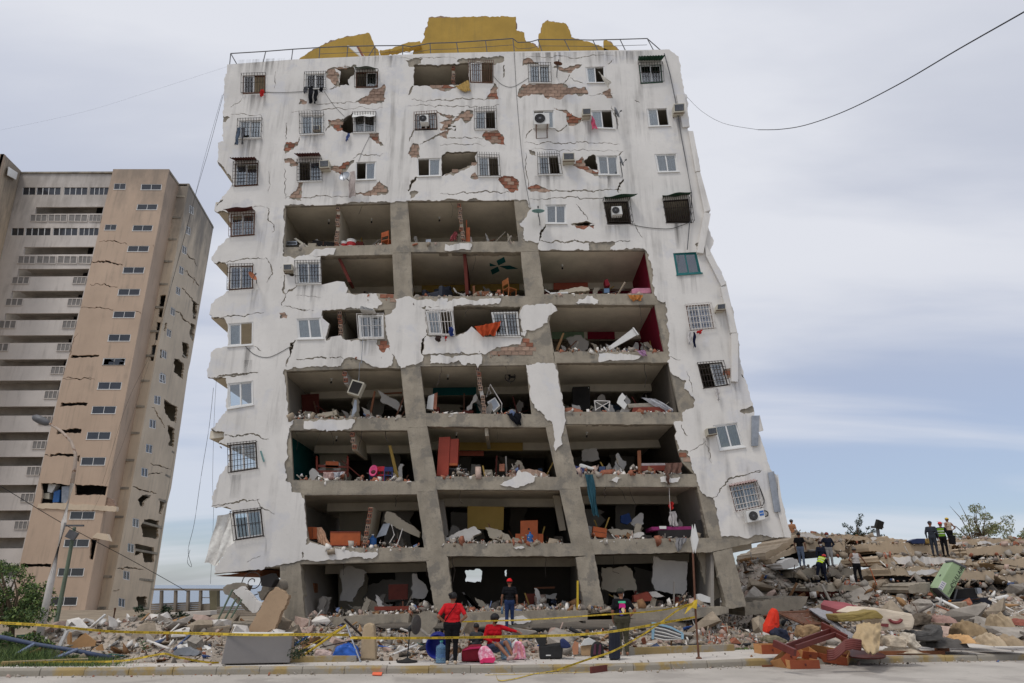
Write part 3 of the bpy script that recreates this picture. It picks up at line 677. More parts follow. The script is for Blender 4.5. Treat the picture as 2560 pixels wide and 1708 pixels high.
# --- floor slabs, seen from below
UND=[[(573,190),(900,165),(1300,155),(1690,158)],[(563,290),(1000,268),(1400,262),(1710,262)],[(540,405),(1000,388),(1400,378),(1730,378)],[(533,521),(713,514),(975,507),(1285,500),(1640,498),(1753,498)],[(530,655),(801,641),(981,636),(1302,630),(1612,625),(1768,628)],[(524,797),(806,775),(961,774),(1135,766),(1383,762),(1637,762),(1812,765)],[(520,944),(715,928),(1001,917),(1315,912),(1390,907),(1671,905),(1840,905)],[(519,1100),(726,1076),(1018,1076),(1067,1066),(1365,1068),(1685,1060),(1886,1055)],[(529,1266),(760,1238),(1042,1234),(1091,1224),(1399,1225),(1449,1217),(1743,1217),(1922,1200)],[(537,1436),(753,1413),(1066,1405),(1119,1392),(1441,1392),(1487,1387),(1776,1380),(1831,1368),(1955,1343)]]
BACK=37.0
for li,U_ in enumerate(UND):
 s=MB()
 top=[];bot=[]
 for x,y in U_:
  p=at(x,y,F)
  bot.append(p+Vector((0,0.142,0.07)));top.append(p+Vector((0,0.142,0.40)))
 n_=len(bot)
 dY=Vector((0,BACK-F-0.142,0))
 vs=bot+top+[p+dY for p in bot]+[p+dY for p in top]
 fs=[]
 for i in range(n_-1):
  fs+=[(i,i+1,n_+i+1,n_+i),(2*n_+i,3*n_+i,3*n_+i+1,2*n_+i+1),(i,2*n_+i,2*n_+i+1,i+1),(n_+i,n_+i+1,3*n_+i+1,3*n_+i)]
 fs+=[(0,n_,3*n_,2*n_),(n_-1,3*n_-1,4*n_-1,2*n_-1)]
 s.add(vs,fs);sl=s.build('floor_slab',m_ceil,BLD)
 if li>=3:
  q=MB()
  poly=[p+Vector((0,3.4,0.075))for p in bot[1:]]+[p+Vector((0,3.4,-0.34))for p in bot[1:]][::-1]
  q.prism(poly,(0,0.3,0));q.build('inner_beam',m_ceil,BLD)
def floorpt(li,x):
 """top of the floor under row (li+1): level li, at picture x"""
 U_=UND[li]
 y=float(np.interp(x,[u[0]for u in U_],[u[1]for u in U_]))
 p=at(x,y,F)
 return Vector((p.x,F,p.z+0.40))
# --- outer side and rear walls, roof
rs=MB()
sr=[q for i,q in enumerate(sil_right)if i%1==0]
ptsr=[at(x-8,y,F)for x,y in sr[2:]]
for i in range(len(ptsr)-1):
 a,b=ptsr[i],ptsr[i+1]
 if b.z>=a.z:continue
 rs.add([a+Vector((0,.145,0)),b+Vector((0,.145,0)),b+Vector((0,10,0)),a+Vector((0,10,0))],[(0,1,2,3)])
rs.build('side_wall',m_plaster,BLD)
bwalls=[((700,160),(1640,155),(1735,262),(700,280))]
bw=MB()
bpts=[(690,170),(1690,158),(1740,300),(1800,560),(1850,765),(1880,905),(1905,1055),(1790,1217),(1776,1400),(753,1411),(700,1076),(690,640)]
pp=[at(x,y,F)for x,y in bpts]
bw.prism([Vector((p.x,BACK,p.z))for p in pp],(0,0.2,0))
bw.build('rear_wall',mat('rear_wall_paint',lin(118,110,100),0.9,0.2,0.6,dirt=0.3),BLD)  # colour kept dark to carry the gloom deep in the rooms
# ------------------------------------------------------------------ windows of the white block
FRM={'pvc':m_pvc,'rust':m_rust,'iron':m_iron,'irw':m_irw,'green':mat('green_frame',lin(52,80,66),0.6),'teal':mat('teal_frame',lin(38,108,108),0.55)}
def curtain_mat(c):
 return mat('curtain_%d_%d_%d'%tuple(int(v*100)for v in c),c,0.9,0.2,5,spec=0.1)
def quad3(q,Y=F):
 TL,TR,BR,BL=[at(x,y,Y)for x,y in q]
 def f(u,v,d=0.0):
  return(TL*(1-u)+TR*u)*(1-v)+(BL*(1-u)+BR*u)*v+Vector((0,d,0))
 return f
def qbar(mb,f,u0,v0,u1,v1,d0,d1):
 mb.prism([f(u0,v0,d0),f(u1,v0,d0),f(u1,v1,d0),f(u0,v1,d0)],(0,d1-d0,0))
def window(q,opt,parent,rg):
 f=quad3(q)
 w=(f(1,.5)-f(0,.5)).length;h=(f(.5,1)-f(.5,0)).length
 fw,fh=0.045/w,0.045/h
 fr=opt.get('fr','pvc')
 m=MB()
 if fr!='none':
  qbar(m,f,0,0,1,fh,-0.03,0.09);qbar(m,f,0,1-fh,1,1,-0.05,0.09)
  qbar(m,f,0,fh,fw,1-fh,-0.03,0.09);qbar(m,f,1-fw,fh,1,1-fh,-0.03,0.09)
  if fr in('pvc','teal'):qbar(m,f,-0.03,1.003,1.03,1.05,-0.10,0.02)
 else:
  qbar(m,f,0,1-fh,1,1,-0.03,0.09)
 o=m.build('window',FRM.get(fr,m_rust),BLD)
 cur=opt.get('cur',('x','x'))
 sm=FRM['pvc']if fr!='teal' else FRM['teal']
 for k in(0,1):
  c=cur[k]
  if c is None:continue
  if opt.get('cage'):continue
  u0,u1=(fw,0.515)if k==0 else(0.485,1-fw)
  d=0.0 if k==0 else 0.03
  if opt.get('tilt')and k==1:d-=0.02
  s=MB();sw,sh=0.05/w,0.05/h
  qbar(s,f,u0,fh,u1,fh+sh,d,d+0.025);qbar(s,f,u0,1-fh-sh,u1,1-fh,d,d+0.025)
  qbar(s,f,u0,fh+sh,u0+sw,1-fh-sh,d,d+0.025);qbar(s,f,u1-sw,fh+sh,u1,1-fh-sh,d,d+0.025)
  s.build('sash',sm,o)
  g_=MB();qbar(g_,f,u0+sw,fh+sh,u1-sw,1-fh-sh,d+0.010,d+0.015);g_.build('pane',m_glass,o)
  if c!='x':
   cu=MB();ph=rg.uniform(0,6);fq=rg.uniform(16,26);top=0.06 if rg.random()<.7 else 0.2
   cu.grid(lambda a,b:f(u0+(u1-u0)*(0.04+a*.92),fh+(1-2*fh)*(top+b*(1-top)),0.085+0.018*math.sin(a*fq+ph)+0.008*math.sin(a*fq*2.3+b*3)),22,5)
   cu.build('curtain',curtain_mat(c),o,smooth=True)
 gr=opt.get('gr')
 if gr:
  b=MB();nv=13 if opt.get('dense')else(5 if opt.get('few')else 9);nh=opt.get('hb',2)
  off=-0.14 if not opt.get('cage')else-0.30
  e=0.03
  r=0.011 if gr!='irw' else 0.013
  lo=1.0+(0.02 if opt.get('belly')else 0)
  for i in range(nv+1):
   u=-e+(1+2*e)*i/nv
   if opt.get('belly'):
    pts=[f(u,v,off-0.10*max(0,(v-0.55)/.45)**1.4*(1 if v<.97 else .4))for v in(-.04,.3,.55,.7,.85,.97,1.03)]
   else:
    pts=[f(u,-0.04,off),f(u,0.5,off),f(u,1.03,off)]
   if opt.get('spikes'):pts=[f(u+rg.gauss(0,.006),-0.13,off-.02)]+pts
   b.tube(pts,r,4)
  for j in range(nh+1):
   v=-0.02+1.03*j/nh
   b.tube([f(-e,v,off),f(1+e,v,off)],r,4)
  for u,v in((-e,0),(1+e,0),(-e,1),(1+e,1)):
   b.tube([f(u,v,off),f(u,v,-0.03)],r,4)
  if opt.get('cage')or opt.get('belly'):
   for sgn in(-e,1+e):
    for j in range(4):
     v=j/3
     b.tube([f(sgn,v,off),f(sgn,v,-0.03)],r,4)
  b.build('window_grille',FRM[gr],o)
 return o,f
WF={}
rgw=random.Random(5)
for nm,q,opt in WIN:
 WF[nm]=window(q,opt,BLD,rgw)
# ------------------------------------------------------------------ partitions and room walls inside
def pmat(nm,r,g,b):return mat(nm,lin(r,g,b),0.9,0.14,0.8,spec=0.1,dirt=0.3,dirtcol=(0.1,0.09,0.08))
paint={'cream':pmat('cream_paint',176,166,148),'white':pmat('white_room_paint',190,186,180),'teal':pmat('teal_paint',30,92,92),'red':pmat('crimson_paint',120,30,48),'pink':pmat('salmon_paint',190,104,84),'yellow':pmat('ochre_paint',168,140,78),'grey':pmat('grey_room_paint',150,144,136),'green':pmat('pale_green_paint',120,142,116),'blue':pmat('slate_blue_paint',62,74,92),'maroon':pmat('maroon_paint',92,46,40),'dark':pmat('dim_room_paint',92,86,78)}  # the dark entry puts the shade of the deep rooms into wall colour
def partition(a,b,Y0,Y1,m,th=0.12,name='partition_wall',parent=BLD):
 """a: top, b: bottom in picture px at the front plane, or a ready 3D point"""
 pa=at(*a,F)if len(a)==2 else Vector(a);pb=at(*b,F)if len(b)==2 else Vector(b)
 q=MB();t=Vector((th/2,0,0))
 q.prism([Vector((p.x,Y0,p.z))for p in(pa-t,pa+t,pb+t,pb-t)],(0,Y1-Y0,0))
 return q.build(name,m,parent)
def undpt(li,x):
 U_=UND[li]
 y=float(np.interp(x,[u[0]for u in U_],[u[1]for u in U_]))
 return at(x,y,F)+Vector((0,0,0.068))
def row_wall(row,xt,xb,Y0,Y1,m,th=0.12):
 """full-height wall across a storey (row 1..10)"""
 return partition(undpt(row-1,xt),floorpt(row,xb)if row<=9 else at(xb,1560,F),Y0,Y1,m,th)
def midx(Lp,Rp,y):return(ycut(Lp,y)[0]+ycut(Rp,y)[0])/2
rowy=[150,266,384,507,636,772,915,1068,1228,1400,1540]
tints=[('cream','cream'),('cream','grey'),('white','grey'),('cream','cream'),('cream','yellow'),('white','cream'),('grey','white'),('teal','green'),('white','cream'),('grey','white')]
for r in range(1,11):
 a,b=rowy[r-1],rowy[r]
 row_wall(r,698 if r<10 else 740,700 if r<10 else 765,F+.16,BACK,paint[tints[r-1][0]])
 row_wall(r,midx(col1L,col1R,max(a,507))+(0 if r>3 else-12*(4-r)),midx(col1L,col1R,max(b,507))+(0 if r>3 else-12*(3-r)),F+.42,BACK,paint[tints[r-1][1]])
 row_wall(r,midx(col2L,col2R,max(a,507))-(0 if r>3 else 14*(4-r)),midx(col2L,col2R,max(b,507))-(0 if r>3 else 14*(3-r)),F+.42,BACK,paint[tints[(r+2)%10][1]])
rc=[1560,1580,1596,1604,1614,1635,1668,1690,1742,1780]
rcm=['cream','cream','cream','cream','red','red','dark','dark','grey','grey']
for r in range(1,11):
 row_wall(r,rc[r-1]+4,rc[min(r,9)]+4,F+.15 if r not in(9,)else F+.42,BACK,paint[rcm[r-1]])
# rear of the left corner rooms (upper floors only, the lower ones are open to the sky)
for r in range(1,6):
 p0,p1=undpt(r-1,600),undpt(r-1,698);b0,b1=floorpt(r,600),floorpt(r,700)
 q=MB();q.prism([Vector((p.x,32.5,p.z))for p in(p0,p1,b1,b0)],(0,.12,0));q.build('room_wall',paint['cream'],BLD)
# broken cross walls deeper inside the open bays
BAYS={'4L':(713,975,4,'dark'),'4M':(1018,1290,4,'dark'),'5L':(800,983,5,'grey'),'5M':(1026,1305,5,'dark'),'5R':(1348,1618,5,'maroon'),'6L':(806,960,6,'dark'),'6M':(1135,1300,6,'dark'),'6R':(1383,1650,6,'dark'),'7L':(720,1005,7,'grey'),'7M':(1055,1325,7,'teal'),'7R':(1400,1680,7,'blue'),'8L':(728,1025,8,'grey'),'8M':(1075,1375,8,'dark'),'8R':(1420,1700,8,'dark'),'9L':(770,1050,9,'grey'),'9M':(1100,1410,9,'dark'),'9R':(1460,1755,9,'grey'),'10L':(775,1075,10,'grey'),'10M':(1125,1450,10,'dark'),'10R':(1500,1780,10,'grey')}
rp=random.Random(21)
for k,(xa,xb,row,pm)in BAYS.items():
 wl=MB()
 A0,A1=undpt(row-1,xa),undpt(row-1,xb)
 B0=floorpt(row,xa)if row<10 else at(xa,1545,F);B1=floorpt(row,xb)if row<10 else at(xb,1530,F)
 def fp(u,v):return(A0*(1-u)+A1*u)*(1-v)+(B0*(1-u)+B1*u)*v
 if k=='10M':continue
 segs=[(0.0,rp.uniform(.18,.34)),(rp.uniform(.42,.55),rp.uniform(.62,.8))]
 for(u0,u1)in segs:
  n_=7
  edge=[(u1+rp.uniform(-.035,.035),i/n_)for i in range(n_+1)]
  edge0=[(u0+(rp.uniform(-.03,.03)if u0>0 else 0),i/n_)for i in range(n_+1)]
  if rp.random()<.5:edge=[(u,max(v,0.22+rp.uniform(0,.15)))for u,v in edge];edge0=[(u,max(v,0.2))for u,v in edge0]
  Yw=31.2+rp.uniform(0,1.2)
  poly=[fp(u,v)for u,v in edge0]+[fp(u,v)for u,v in edge[::-1]]
  cl=[]
  for p in poly:
   if not cl or(p-cl[-1]).length>1e-3:cl.append(p)
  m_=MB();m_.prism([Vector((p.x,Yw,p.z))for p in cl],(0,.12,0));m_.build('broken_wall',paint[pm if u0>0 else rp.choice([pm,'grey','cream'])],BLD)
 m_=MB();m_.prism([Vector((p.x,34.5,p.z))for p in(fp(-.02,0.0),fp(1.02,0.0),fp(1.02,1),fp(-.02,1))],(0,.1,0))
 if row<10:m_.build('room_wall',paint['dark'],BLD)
# half partitions whose broken ends face the street
for a,b,Y1,pm in((C(1125,112),C(1112,440),29.2,'cream'),(D(482,85),D(515,410),30.0,'cream'),(D(525,492),D(545,820),30.2,'maroon'),(Hc(560,50),Hc(618,388),31.0,'white'),(G(1045,72),G(1052,165),29.5,'white'),(G(1100,515),G(1112,650),29.5,'cream'),(G(1235,1065),G(1183,1365),29.0,'cream'),(Hc(625,485),Hc(630,545),30.0,'cream'),(C(1130,965),C(1150,1180),30.2,'cream'),(B(90,455),B(93,602),29.0,'cream'),(C(1130,530),C(1215,720),27.9,'maroon')):
 partition(a,b,F+.18,Y1,paint[pm],0.14)
# ceilings and beams with their own paint, strips under slabs
def strip(x0,x1,li,Y,dz,hgt,m,name='painted_frieze'):
 p0,p1=undpt(li,x0),undpt(li,x1)
 q=MB();q.prism([Vector((p.x,Y,p.z-dz))for p in(p0,p1)]+[Vector((p.x,Y,p.z-dz-hgt))for p in(p1,p0)],(0,.05,0));q.build(name,m,BLD)
strip(1030,1300,4,30.46,.02,.36,paint['yellow']);strip(1395,1490,4,30.46,.02,.36,paint['pink']);strip(1350,1625,4,30.9,.30,.6,paint['red'])
strip(1490,1565,5,30.46,.02,.36,paint['red']);strip(1390,1480,5,30.46,.02,.36,paint['green']);strip(1060,1180,6,30.46,.02,.36,paint['teal']);strip(1130,1310,7,30.46,.02,.36,paint['yellow'])
strip(1090,1200,7,30.9,.05,.5,paint['pink'])
rq=random.Random(77)
for k,(xa,xb,row,pm)in BAYS.items():
 y_f=lambda x:proj(floorpt(row,x))[1]if row<10 else float(np.interp(x,[775,1100,1780],[1552,1534,1520]))
 for i in range(17 if row>5 else 8):
  x=rq.uniform(xa+8,xb-8);y0=y_f(x);Y_=F+rq.uniform(.5,2.6);h_=rq.uniform(12,62 if row>6 else 30);w_=rq.uniform(5,34);le=rq.gauss(0,22)
  kind=rq.random()
  if kind<.45:pl=jag([(x-w_/2,y0+6),(x+w_/2,y0+6),(x+w_/2*rq.uniform(.3,1)+le,y0-h_*rq.uniform(.6,1)),(x-w_/2*rq.uniform(.3,1)+le,y0-h_)],3,6);mm=paint[rq.choice(['cream','white','grey','white'])];d_=.13
  elif kind<.8:pl=[(x,y0+5),(x+3.5,y0+5),(x+3.5+le*1.5,y0-h_*1.1),(x+le*1.5,y0-h_*1.1)];mm=rq.choice([m_rust,paint['yellow'],paint['maroon'],m_conc,paint['grey']]);d_=.06
  else:pl=[(x-w_*.4,y0+5),(x+w_*.4,y0+5),(x+w_*.4+le*.2,y0-h_*.5),(x-w_*.4+le*.2,y0-h_*.5)];mm=paint[rq.choice(['maroon','blue','grey','dark','cream'])];d_=.4
  b=MB();b.prism([at(p[0],p[1],Y_)for p in pl],(0,d_,0));b.build('wall_fragment' if kind<.45 else('broken_strut' if kind<.8 else 'debris_block'),mm,BLD)
for i in range(30):
 k=rq.choice(list(BAYS));xa,xb,row,pm=BAYS[k];x=rq.uniform(xa,xb);p=undpt(row-1,x)+Vector((0,rq.uniform(-.02,.3),-.05));pts=[p]
 for j in range(4):pts.append(pts[-1]+Vector((rq.gauss(0,.06),rq.gauss(0,.04),-rq.uniform(.05,.3))))
 b=MB();b.tube(pts,rq.choice([.006,.009,.014]),4);b.build('loose_wire',m_iron,BLD)
# bits of frame that only the ground floor shows
# ------------------------------------------------------------------ roof: yellow gables, railing, corner panels, pipe
m_yel=mat('ochre_yellow_paint',lin(172,140,66),0.88,0.14,0.8,0.3,5,streak=0.8,dirt=0.4,dirtcol=(0.2,0.15,0.06))
m_steel=mat('grey_steel',lin(98,98,100),0.6,0.2,6,metal=0.3)
m_galv=mat('galvanised_sheet',lin(150,154,160),0.45,0.25,3,metal=0.5)
m_black=mat('black_rubber',(0.02,0.02,0.021),0.6,0.2,5)
m_white=mat('white_enamel',lin(212,211,207),0.5,0.06,3,dirt=0.25)
m_cream=mat('yellowed_plastic',lin(188,182,166),0.55,0.08,3,dirt=0.3)
m_wood=mat('brown_wood',lin(120,74,46),0.6,0.2,4)
m_redwood=mat('reddish_wood',lin(118,52,38),0.55,0.18,4)
m_orangewood=mat('orange_wood',lin(168,86,46),0.55,0.14,4)
m_board=mat('fibreboard',lin(170,132,92),0.8,0.15,3,dirt=0.2)
def slabpx(poly,Y,dep,name,m,parent=None,jagamp=0,bevel=0):
 if jagamp:poly=jag(poly,jagamp,6)
 b=MB();b.prism([at(x,y,Y)for x,y in poly],(0,dep,0))
 return b.build(name,m,parent,bevel=bevel)
RY=F+2.6
for poly in(A(640,470,690,418,760,365,860,315,980,270,1100,245,1185,232,1195,250,1215,300,1225,330,1250,355,1255,380,1235,440),A(1485,440,1490,375,1500,340,1550,300,1570,270,1572,220,1595,180,1600,125,1792,120)+B(250,118,530,117,532,210,590,228,592,260,605,292,640,302,690,345,705,430),B(690,430,690,275,690,240,710,230,715,170,740,148,880,165,900,200,920,260,1000,285,1100,315,1180,350,1190,430),B(1150,430,1145,285,1165,280,1210,310,1255,355,1290,430)):
 b=MB()
 pl=[poly[0]]+jag(poly[1:-1],1.0,8,closed=False)+[poly[-1]]
 b.prism([at(x,y,RY)for x,y in pl],(0,.06,0));k_=MB();k_.prism([at(x,y,RY+.07)for x,y in[poly[0]]+jag(poly[1:-1],3.2,5,closed=False,seed=2)+[poly[-1]]],(0,.13,0));k_.build('gable_brick_core',m_brick_tan,BLD)
 b.build('roof_gable_wall',m_yel,BLD)
slabpx(A(1255,358,1330,342,1400,318,1470,296,1540,288,1548,312,1420,338,1340,358,1265,376),RY-.3,.3,'fallen_gable_strip',m_yel,BLD,1.5)
slabpx(A(1030,318,1100,328,1155,395,1130,402),RY-.6,.1,'fallen_roof_panel',m_white,BLD)
slabpx(A(1095,325,1110,325,1150,395,1135,398),RY-.62,.25,'broken_brick_edge',m_brick_red,BLD)
# cracks in the gable: thin dark reinforcing bars sticking out
rail=thing('roof_railing','thin bent steel railing along the roof edge of the leaning white block','railing',tuple(at(1100,130,F+.1)))
YR=F+0.12
def tpx(name,pts,r,m,parent,Y=YR,n=5):
 b=MB();b.tube([at(x,y,Y)for x,y in pts],r,n);return b.build(name,m,parent)
toprail=A(215,375,460,360,650,345,840,333,1035,325,1225,321,1420,319,1480,328,1610,303,1792,298)+B(115,297,318,284,510,270,545,298,635,293,690,277,880,278,1070,281,1260,276,1450,270,1570,375)
tpx('top_rail',toprail,.026,m_steel,rail)
midr=[(x,y+16)for x,y in toprail[3:-1]]
tpx('middle_rail',midr,.012,m_steel,rail)
for p in((A(215,375),A(208,450)),(A(460,360),A(442,436)),(A(650,345),A(640,424)),(A(840,334),A(833,414)),(A(1035,325),A(1028,406)),(A(1225,322),A(1225,394)),(A(1420,319),A(1418,386)),(A(1610,303),A(1615,379)),(B(115,297),B(128,372)),(B(318,284),B(330,370)),(B(510,271),B(520,366)),(B(685,278),B(715,364)),(B(870,279),B(912,362)),(B(1070,282),B(1108,361)),(B(1260,277),B(1300,359)),(B(1450,270),B(1495,354)),(A(215,375),A(258,450)),(A(1225,322),A(1180,395))):
 tpx('rail_post',p,.024,m_steel,rail)
PAN=[(B(1655,660,1712,658,1748,885,1700,890),.1),(B(1738,917,1772,918,1824,1196,1790,1200),.1),(B(1795,1205,1822,1205,1895,1470,1850,1485),.12),(E(1505,165,1558,177,1498,500,1447,494),.16),(E(1508,425,1520,425,1560,510,1520,520),.1),(E(1520,520,1570,512,1685,748,1645,768),.14),(E(1640,775,1690,770,1775,1148,1722,1150),.14),(E(1728,1155,1782,1152,1780,1550,1728,1545),.16)]
for q,d in PAN:
 slabpx(q,F-.05-d,d,'corner_panel',m_plaster,BLD)
for q in(I(1450,405,1505,403,1497,622,1448,626),I(1568,818,1612,808,1660,1100,1615,1106)):
 slabpx(q,F-.14,.05,'metal_flashing',m_galv,BLD)
slabpx(I(1508,402,1535,512,1500,520,1500,405),F-.12,.08,'corner_panel',m_plaster,BLD)
slabpx(I(1640,830,1665,1000,1735,1290,1690,1288,1640,1100),F-.10,.06,'corner_panel',m_plaster,BLD)
pipe=MB();pipe.tube([at(x,y,F-.16)for x,y in B(1570,375,1610,520,1655,740,1690,960,1725,1150,1762,1360,1752,1560)+E(1385,250,1366,470)],.024,6)
tag(pipe.build('hanging_pipe',m_steel,bevel=0),'long thin grey pipe hanging down the right corner of the white block','pipe')
# ------------------------------------------------------------------ air conditioners, dishes, awnings, washing
def ac_box(q,label,dep=.42,dark=True):
 f=quad3(q);t=thing('window_air_conditioner',label,'air conditioner',tuple(f(.5,1,-dep/2)),'small box air conditioners set through the wall')
 b=MB();qbar(b,f,0,0,1,1,-dep,.1);b.build('casing',m_cream,t,bevel=.012)
 b=MB();qbar(b,f,.08,.12,.92,.88,-dep-.012,-dep+.01);b.build('rear_grille',m_dark,t)
 b=MB()
 for j in range(6):qbar(b,f,.1,.16+j*.125,.9,.16+j*.125+.03,-dep-.022,-dep-.012)
 b.build('louvre_slats',m_galv,t)
 b=MB();b.tube([f(.1,1.02,-.05),f(.1,1.15,-.05)],.015,4);b.tube([f(-.04,1.04,-dep*.8),f(1.04,1.04,-dep*.8)],.015,4);b.build('support_rail',m_rust,t)
 return t
def ac_out(q,label,side=-1,bracket=True,blue=False):
 f=quad3(q);dep=.32
 t=thing('outdoor_air_conditioner',label,'air conditioner',tuple(f(.5,1,-.3)),'fan condensers fixed under windows')
 b=MB();qbar(b,f,0,0,1,1,-.16-dep,-.16);b.build('casing',m_white,t,bevel=.015)
 w=(f(1,.5)-f(0,.5)).length;h=(f(.5,1)-f(.5,0)).length
 c=f(.36,.5,-.165-dep);r=h*.40
 mx=Matrix.Translation(c)@Matrix.Rotation(math.pi/2,4,'X')
 b=MB();b.lathe([(0.001,.0),(r,.0),(r,.012),(0.001,.012)],24,mx);fan=b.build('fan_opening',m_dark,t)
 b=MB()
 for rr_ in(.98,.72,.46):
  b.tube([c+Vector((math.cos(a)*r*rr_,-.02,math.sin(a)*r*rr_))for a in[i*math.pi/12 for i in range(25)]],.007,4,cap=False)
 for i in range(8):
  a=i*math.pi/8
  b.tube([c+Vector((math.cos(a)*r,-.02,math.sin(a)*r)),c-Vector((math.cos(a)*r,.02,math.sin(a)*r))],.005,4)
 b.build('guard_rings',m_steel,fan)
 b=MB();b.lathe([(0.001,.02),(r*.26,.02),(r*.26,.03),(0.001,.035)],14,mx);b.build('fan_hub',m_steel,fan)
 for k in range(5):
  pass
 if blue:
  b=MB();qbar(b,f,.72,.18,.96,.62,-.167-dep,-.16-dep);b.build('blue_label',mat('blue_print',lin(58,104,170),.5,.1),t)
  b=MB();qbar(b,f,.74,.38,.94,.43,-.170-dep,-.167-dep);b.build('label_stripe',m_white,t)
 if bracket:
  b=MB()
  for u in(.12,.85):
   b.tube([f(u,1.02,-.16-dep),f(u,1.02,-.05),f(u,1.75,-.05)],.02,4);b.tube([f(u,1.02,-.14-dep),f(u,1.7,-.05)],.014,4)
  b.tube([f(.1,1.75,-.05),f(.9,1.75,-.05)],.014,4)
  b.build('bracket',m_rust,t)
 return t
ac_box(A(850,1160,918,1155,918,1208,852,1212),'boxy air conditioner left of the satellite dish on the third floor from the top')
ac_box(B(990,800,1050,797,1050,842,992,845),'small air conditioner beside the pink cloth, second row from top')
ac_box(B(1622,768,1698,762,1698,822,1625,826),'air conditioner at the right corner beside the hanging pipe, second row from top')
ac_box(B(856,1107,936,1106,938,1158,858,1160),'air conditioner right of a barred window, third row from top')
ac_box(C(696,615,768,612,770,663,698,665),'air conditioner poking from a jagged hole left of a cream-curtained window',.3)
ac_box(E(1588,948,1655,940,1657,988,1585,992),'air conditioner right of the purple-curtained window')
ac_box(I(1103,512,1172,502,1180,552,1112,562),'air conditioner left of the olive-curtained window')
ac_box(A(795,890,842,888,842,922,796,925),'air conditioner behind window bars, second row from top on the left',.12)
ac_out(B(658,838,762,836,764,912,660,916),'white fan condenser on rusty bracket under a window, second row from top')
ac_out(I(1378,1108,1505,1085,1518,1165,1392,1190),'white fan condenser with blue label under the lowest right window',bracket=False,blue=True)
ac_out(A(1548,850,1605,848,1606,900,1550,902),'fan condenser inside a rusty cage, second row from top in the middle',bracket=False)
ac_out(E(735,165,815,160,825,225,745,230),'grimy fan condenser inside the left black window cage',bracket=False)
# unit dangling on a wire in the seventh row
tq=G(1127,168,1213,192,1170,287,1088,262)
f=quad3(tq);t=thing('dangling_air_conditioner','metal unit casing dangling on a wire in front of the open seventh floor','air conditioner',tuple(f(.5,1,-.4)))
b=MB();qbar(b,f,0,0,1,1,-.55,-.15);b.build('casing',m_cream,t)
b=MB();qbar(b,f,.1,.1,.9,.9,-.57,-.552);b.build('open_back',m_dark,t)
b=MB();b.tube([at(x,y,F-.3)for x,y in[C(1330,1205),C(1318,1400),G(1160,20),G(1150,168)]],.018,5);b.build('wire',m_galv,t)
b=MB();b.prism([at(x,y,F-.35)for x,y in G(1122,288,1138,292,1136,370,1105,412,1098,408)],(0,.03,0));b.build('loose_flap',m_galv,t)
slq=C(1345,962,1450,1000,1320,1003,1325,960)
f=quad3(C(1328,960,1440,992,1425,1002,1322,990));t=thing('window_air_conditioner','white slatted unit toppled on top of a window in the sixth row','air conditioner',tuple(f(.5,1,-.2)))
b=MB();qbar(b,f,0,0,1,1,-.45,-.05);b.build('casing',m_white,t)
b=MB();[qbar(b,f,.05+i*.095,.1,.09+i*.095,.9,-.46,-.45)for i in range(10)];b.build('louvre_slats',m_dark,t)
def dish(cpx,rpx,aim,m,label,foot,Y=F-.55):
 c=at(cpx[0],cpx[1],Y);r=(at(cpx[0]+rpx,cpx[1],Y)-c).length
 t=thing('satellite_dish',label,'satellite dish',tuple(at(foot[0],foot[1],F-.05)),'satellite dishes on the white block')
 aim=Vector(aim).normalized();rot=aim.to_track_quat('Z','Y').to_matrix().to_4x4()
 mx=Matrix.Translation(c)@rot
 prof=[(0.001,0)]+[(r*k/6,.18*r*(k/6)**2)for k in range(1,7)]+[(r*1.01,.2*r),(r,.175*r)]+[(r*k/6,.18*r*(k/6)**2-.012)for k in range(5,0,-1)]
 b=MB();b.lathe(prof,22,mx);b.build('reflector',m,t,smooth=True)
 b=MB();e=c+aim*r*.9-Vector((0,0,r*.15));b.tube([c-Vector((0,0,r*.9))+aim*.1*r,e],.012,5);b.tube([e-aim*.03,e+aim*.06],.035,6);b.build('feed_arm',m_steel,t)
 b=MB();b.tube([c-aim*.03,at(foot[0],foot[1]-8,F-.3),at(foot[0],foot[1],F-.05)],.022,5);b.build('mast',m_steel,t)
dish(A(1013,1238),14.5,(-.3,-1,.25),m_galv,'round grey satellite dish left of an open white window, third row',A(1045,1290),F-.4)
dish(B(1232,790),14,(1,-.25,.45),m_galv,'edge-on grey satellite dish right of the pink cloth window, second row',B(1240,900))
dish(B(1265,1130),14,(1,-.25,.35),m_galv,'edge-on grey satellite dish in the third row from the top',B(1275,1240))
dish(D(1128,165),16,(.0,-.25,1),mat('teal_dish',lin(120,160,158),.6),'pale teal satellite dish lying flat left of a fourth-row window',D(1142,270))
dish(C(424,690),13,(1,-.5,.6),mat('rusty_dish',lin(170,104,70),.7),'rust-orange satellite dish beside a brown-curtained left window',C(462,745))
dish(B(825,450),11,(.2,-.3,1),m_rust,'small rusty satellite dish above broken plaster on the top floor',B(818,540))
b=MB();b.tube([at(*G(440,660),F-.2),at(*G(465,740),F-.1)],.035,6)
tag(b.build('pipe_stub',mat('teal_dish',lin(120,160,158)),None),'short teal pipe stub right of the soot-black barred window','pipe')
def awning(q,m,label,out=.55,corr=True,sag=0,name='window_awning'):
 f=quad3(q,F-.02)
 b=MB()
 b.grid(lambda u,v:f(u,0,0)*(1-v)+(f(u,1,0)+Vector((0,-out,0)))*v+Vector((0,0,(.02*math.sin(u*60)if corr else .03*math.sin(u*9+v*4))-sag*v*v*(0.6+.4*math.sin(u*7)))),60 if corr else 16,6)
 b.v+=[(p[0],p[1],p[2]+.012)for p in b.v];n0=len(b.v)//2;b.f+=[tuple(i+n0 for i in fc[::-1])for fc in b.f];b.m=[0]*len(b.f)
 return tag(b.build(name,m,smooth=True),label,'awning','little awnings over windows')
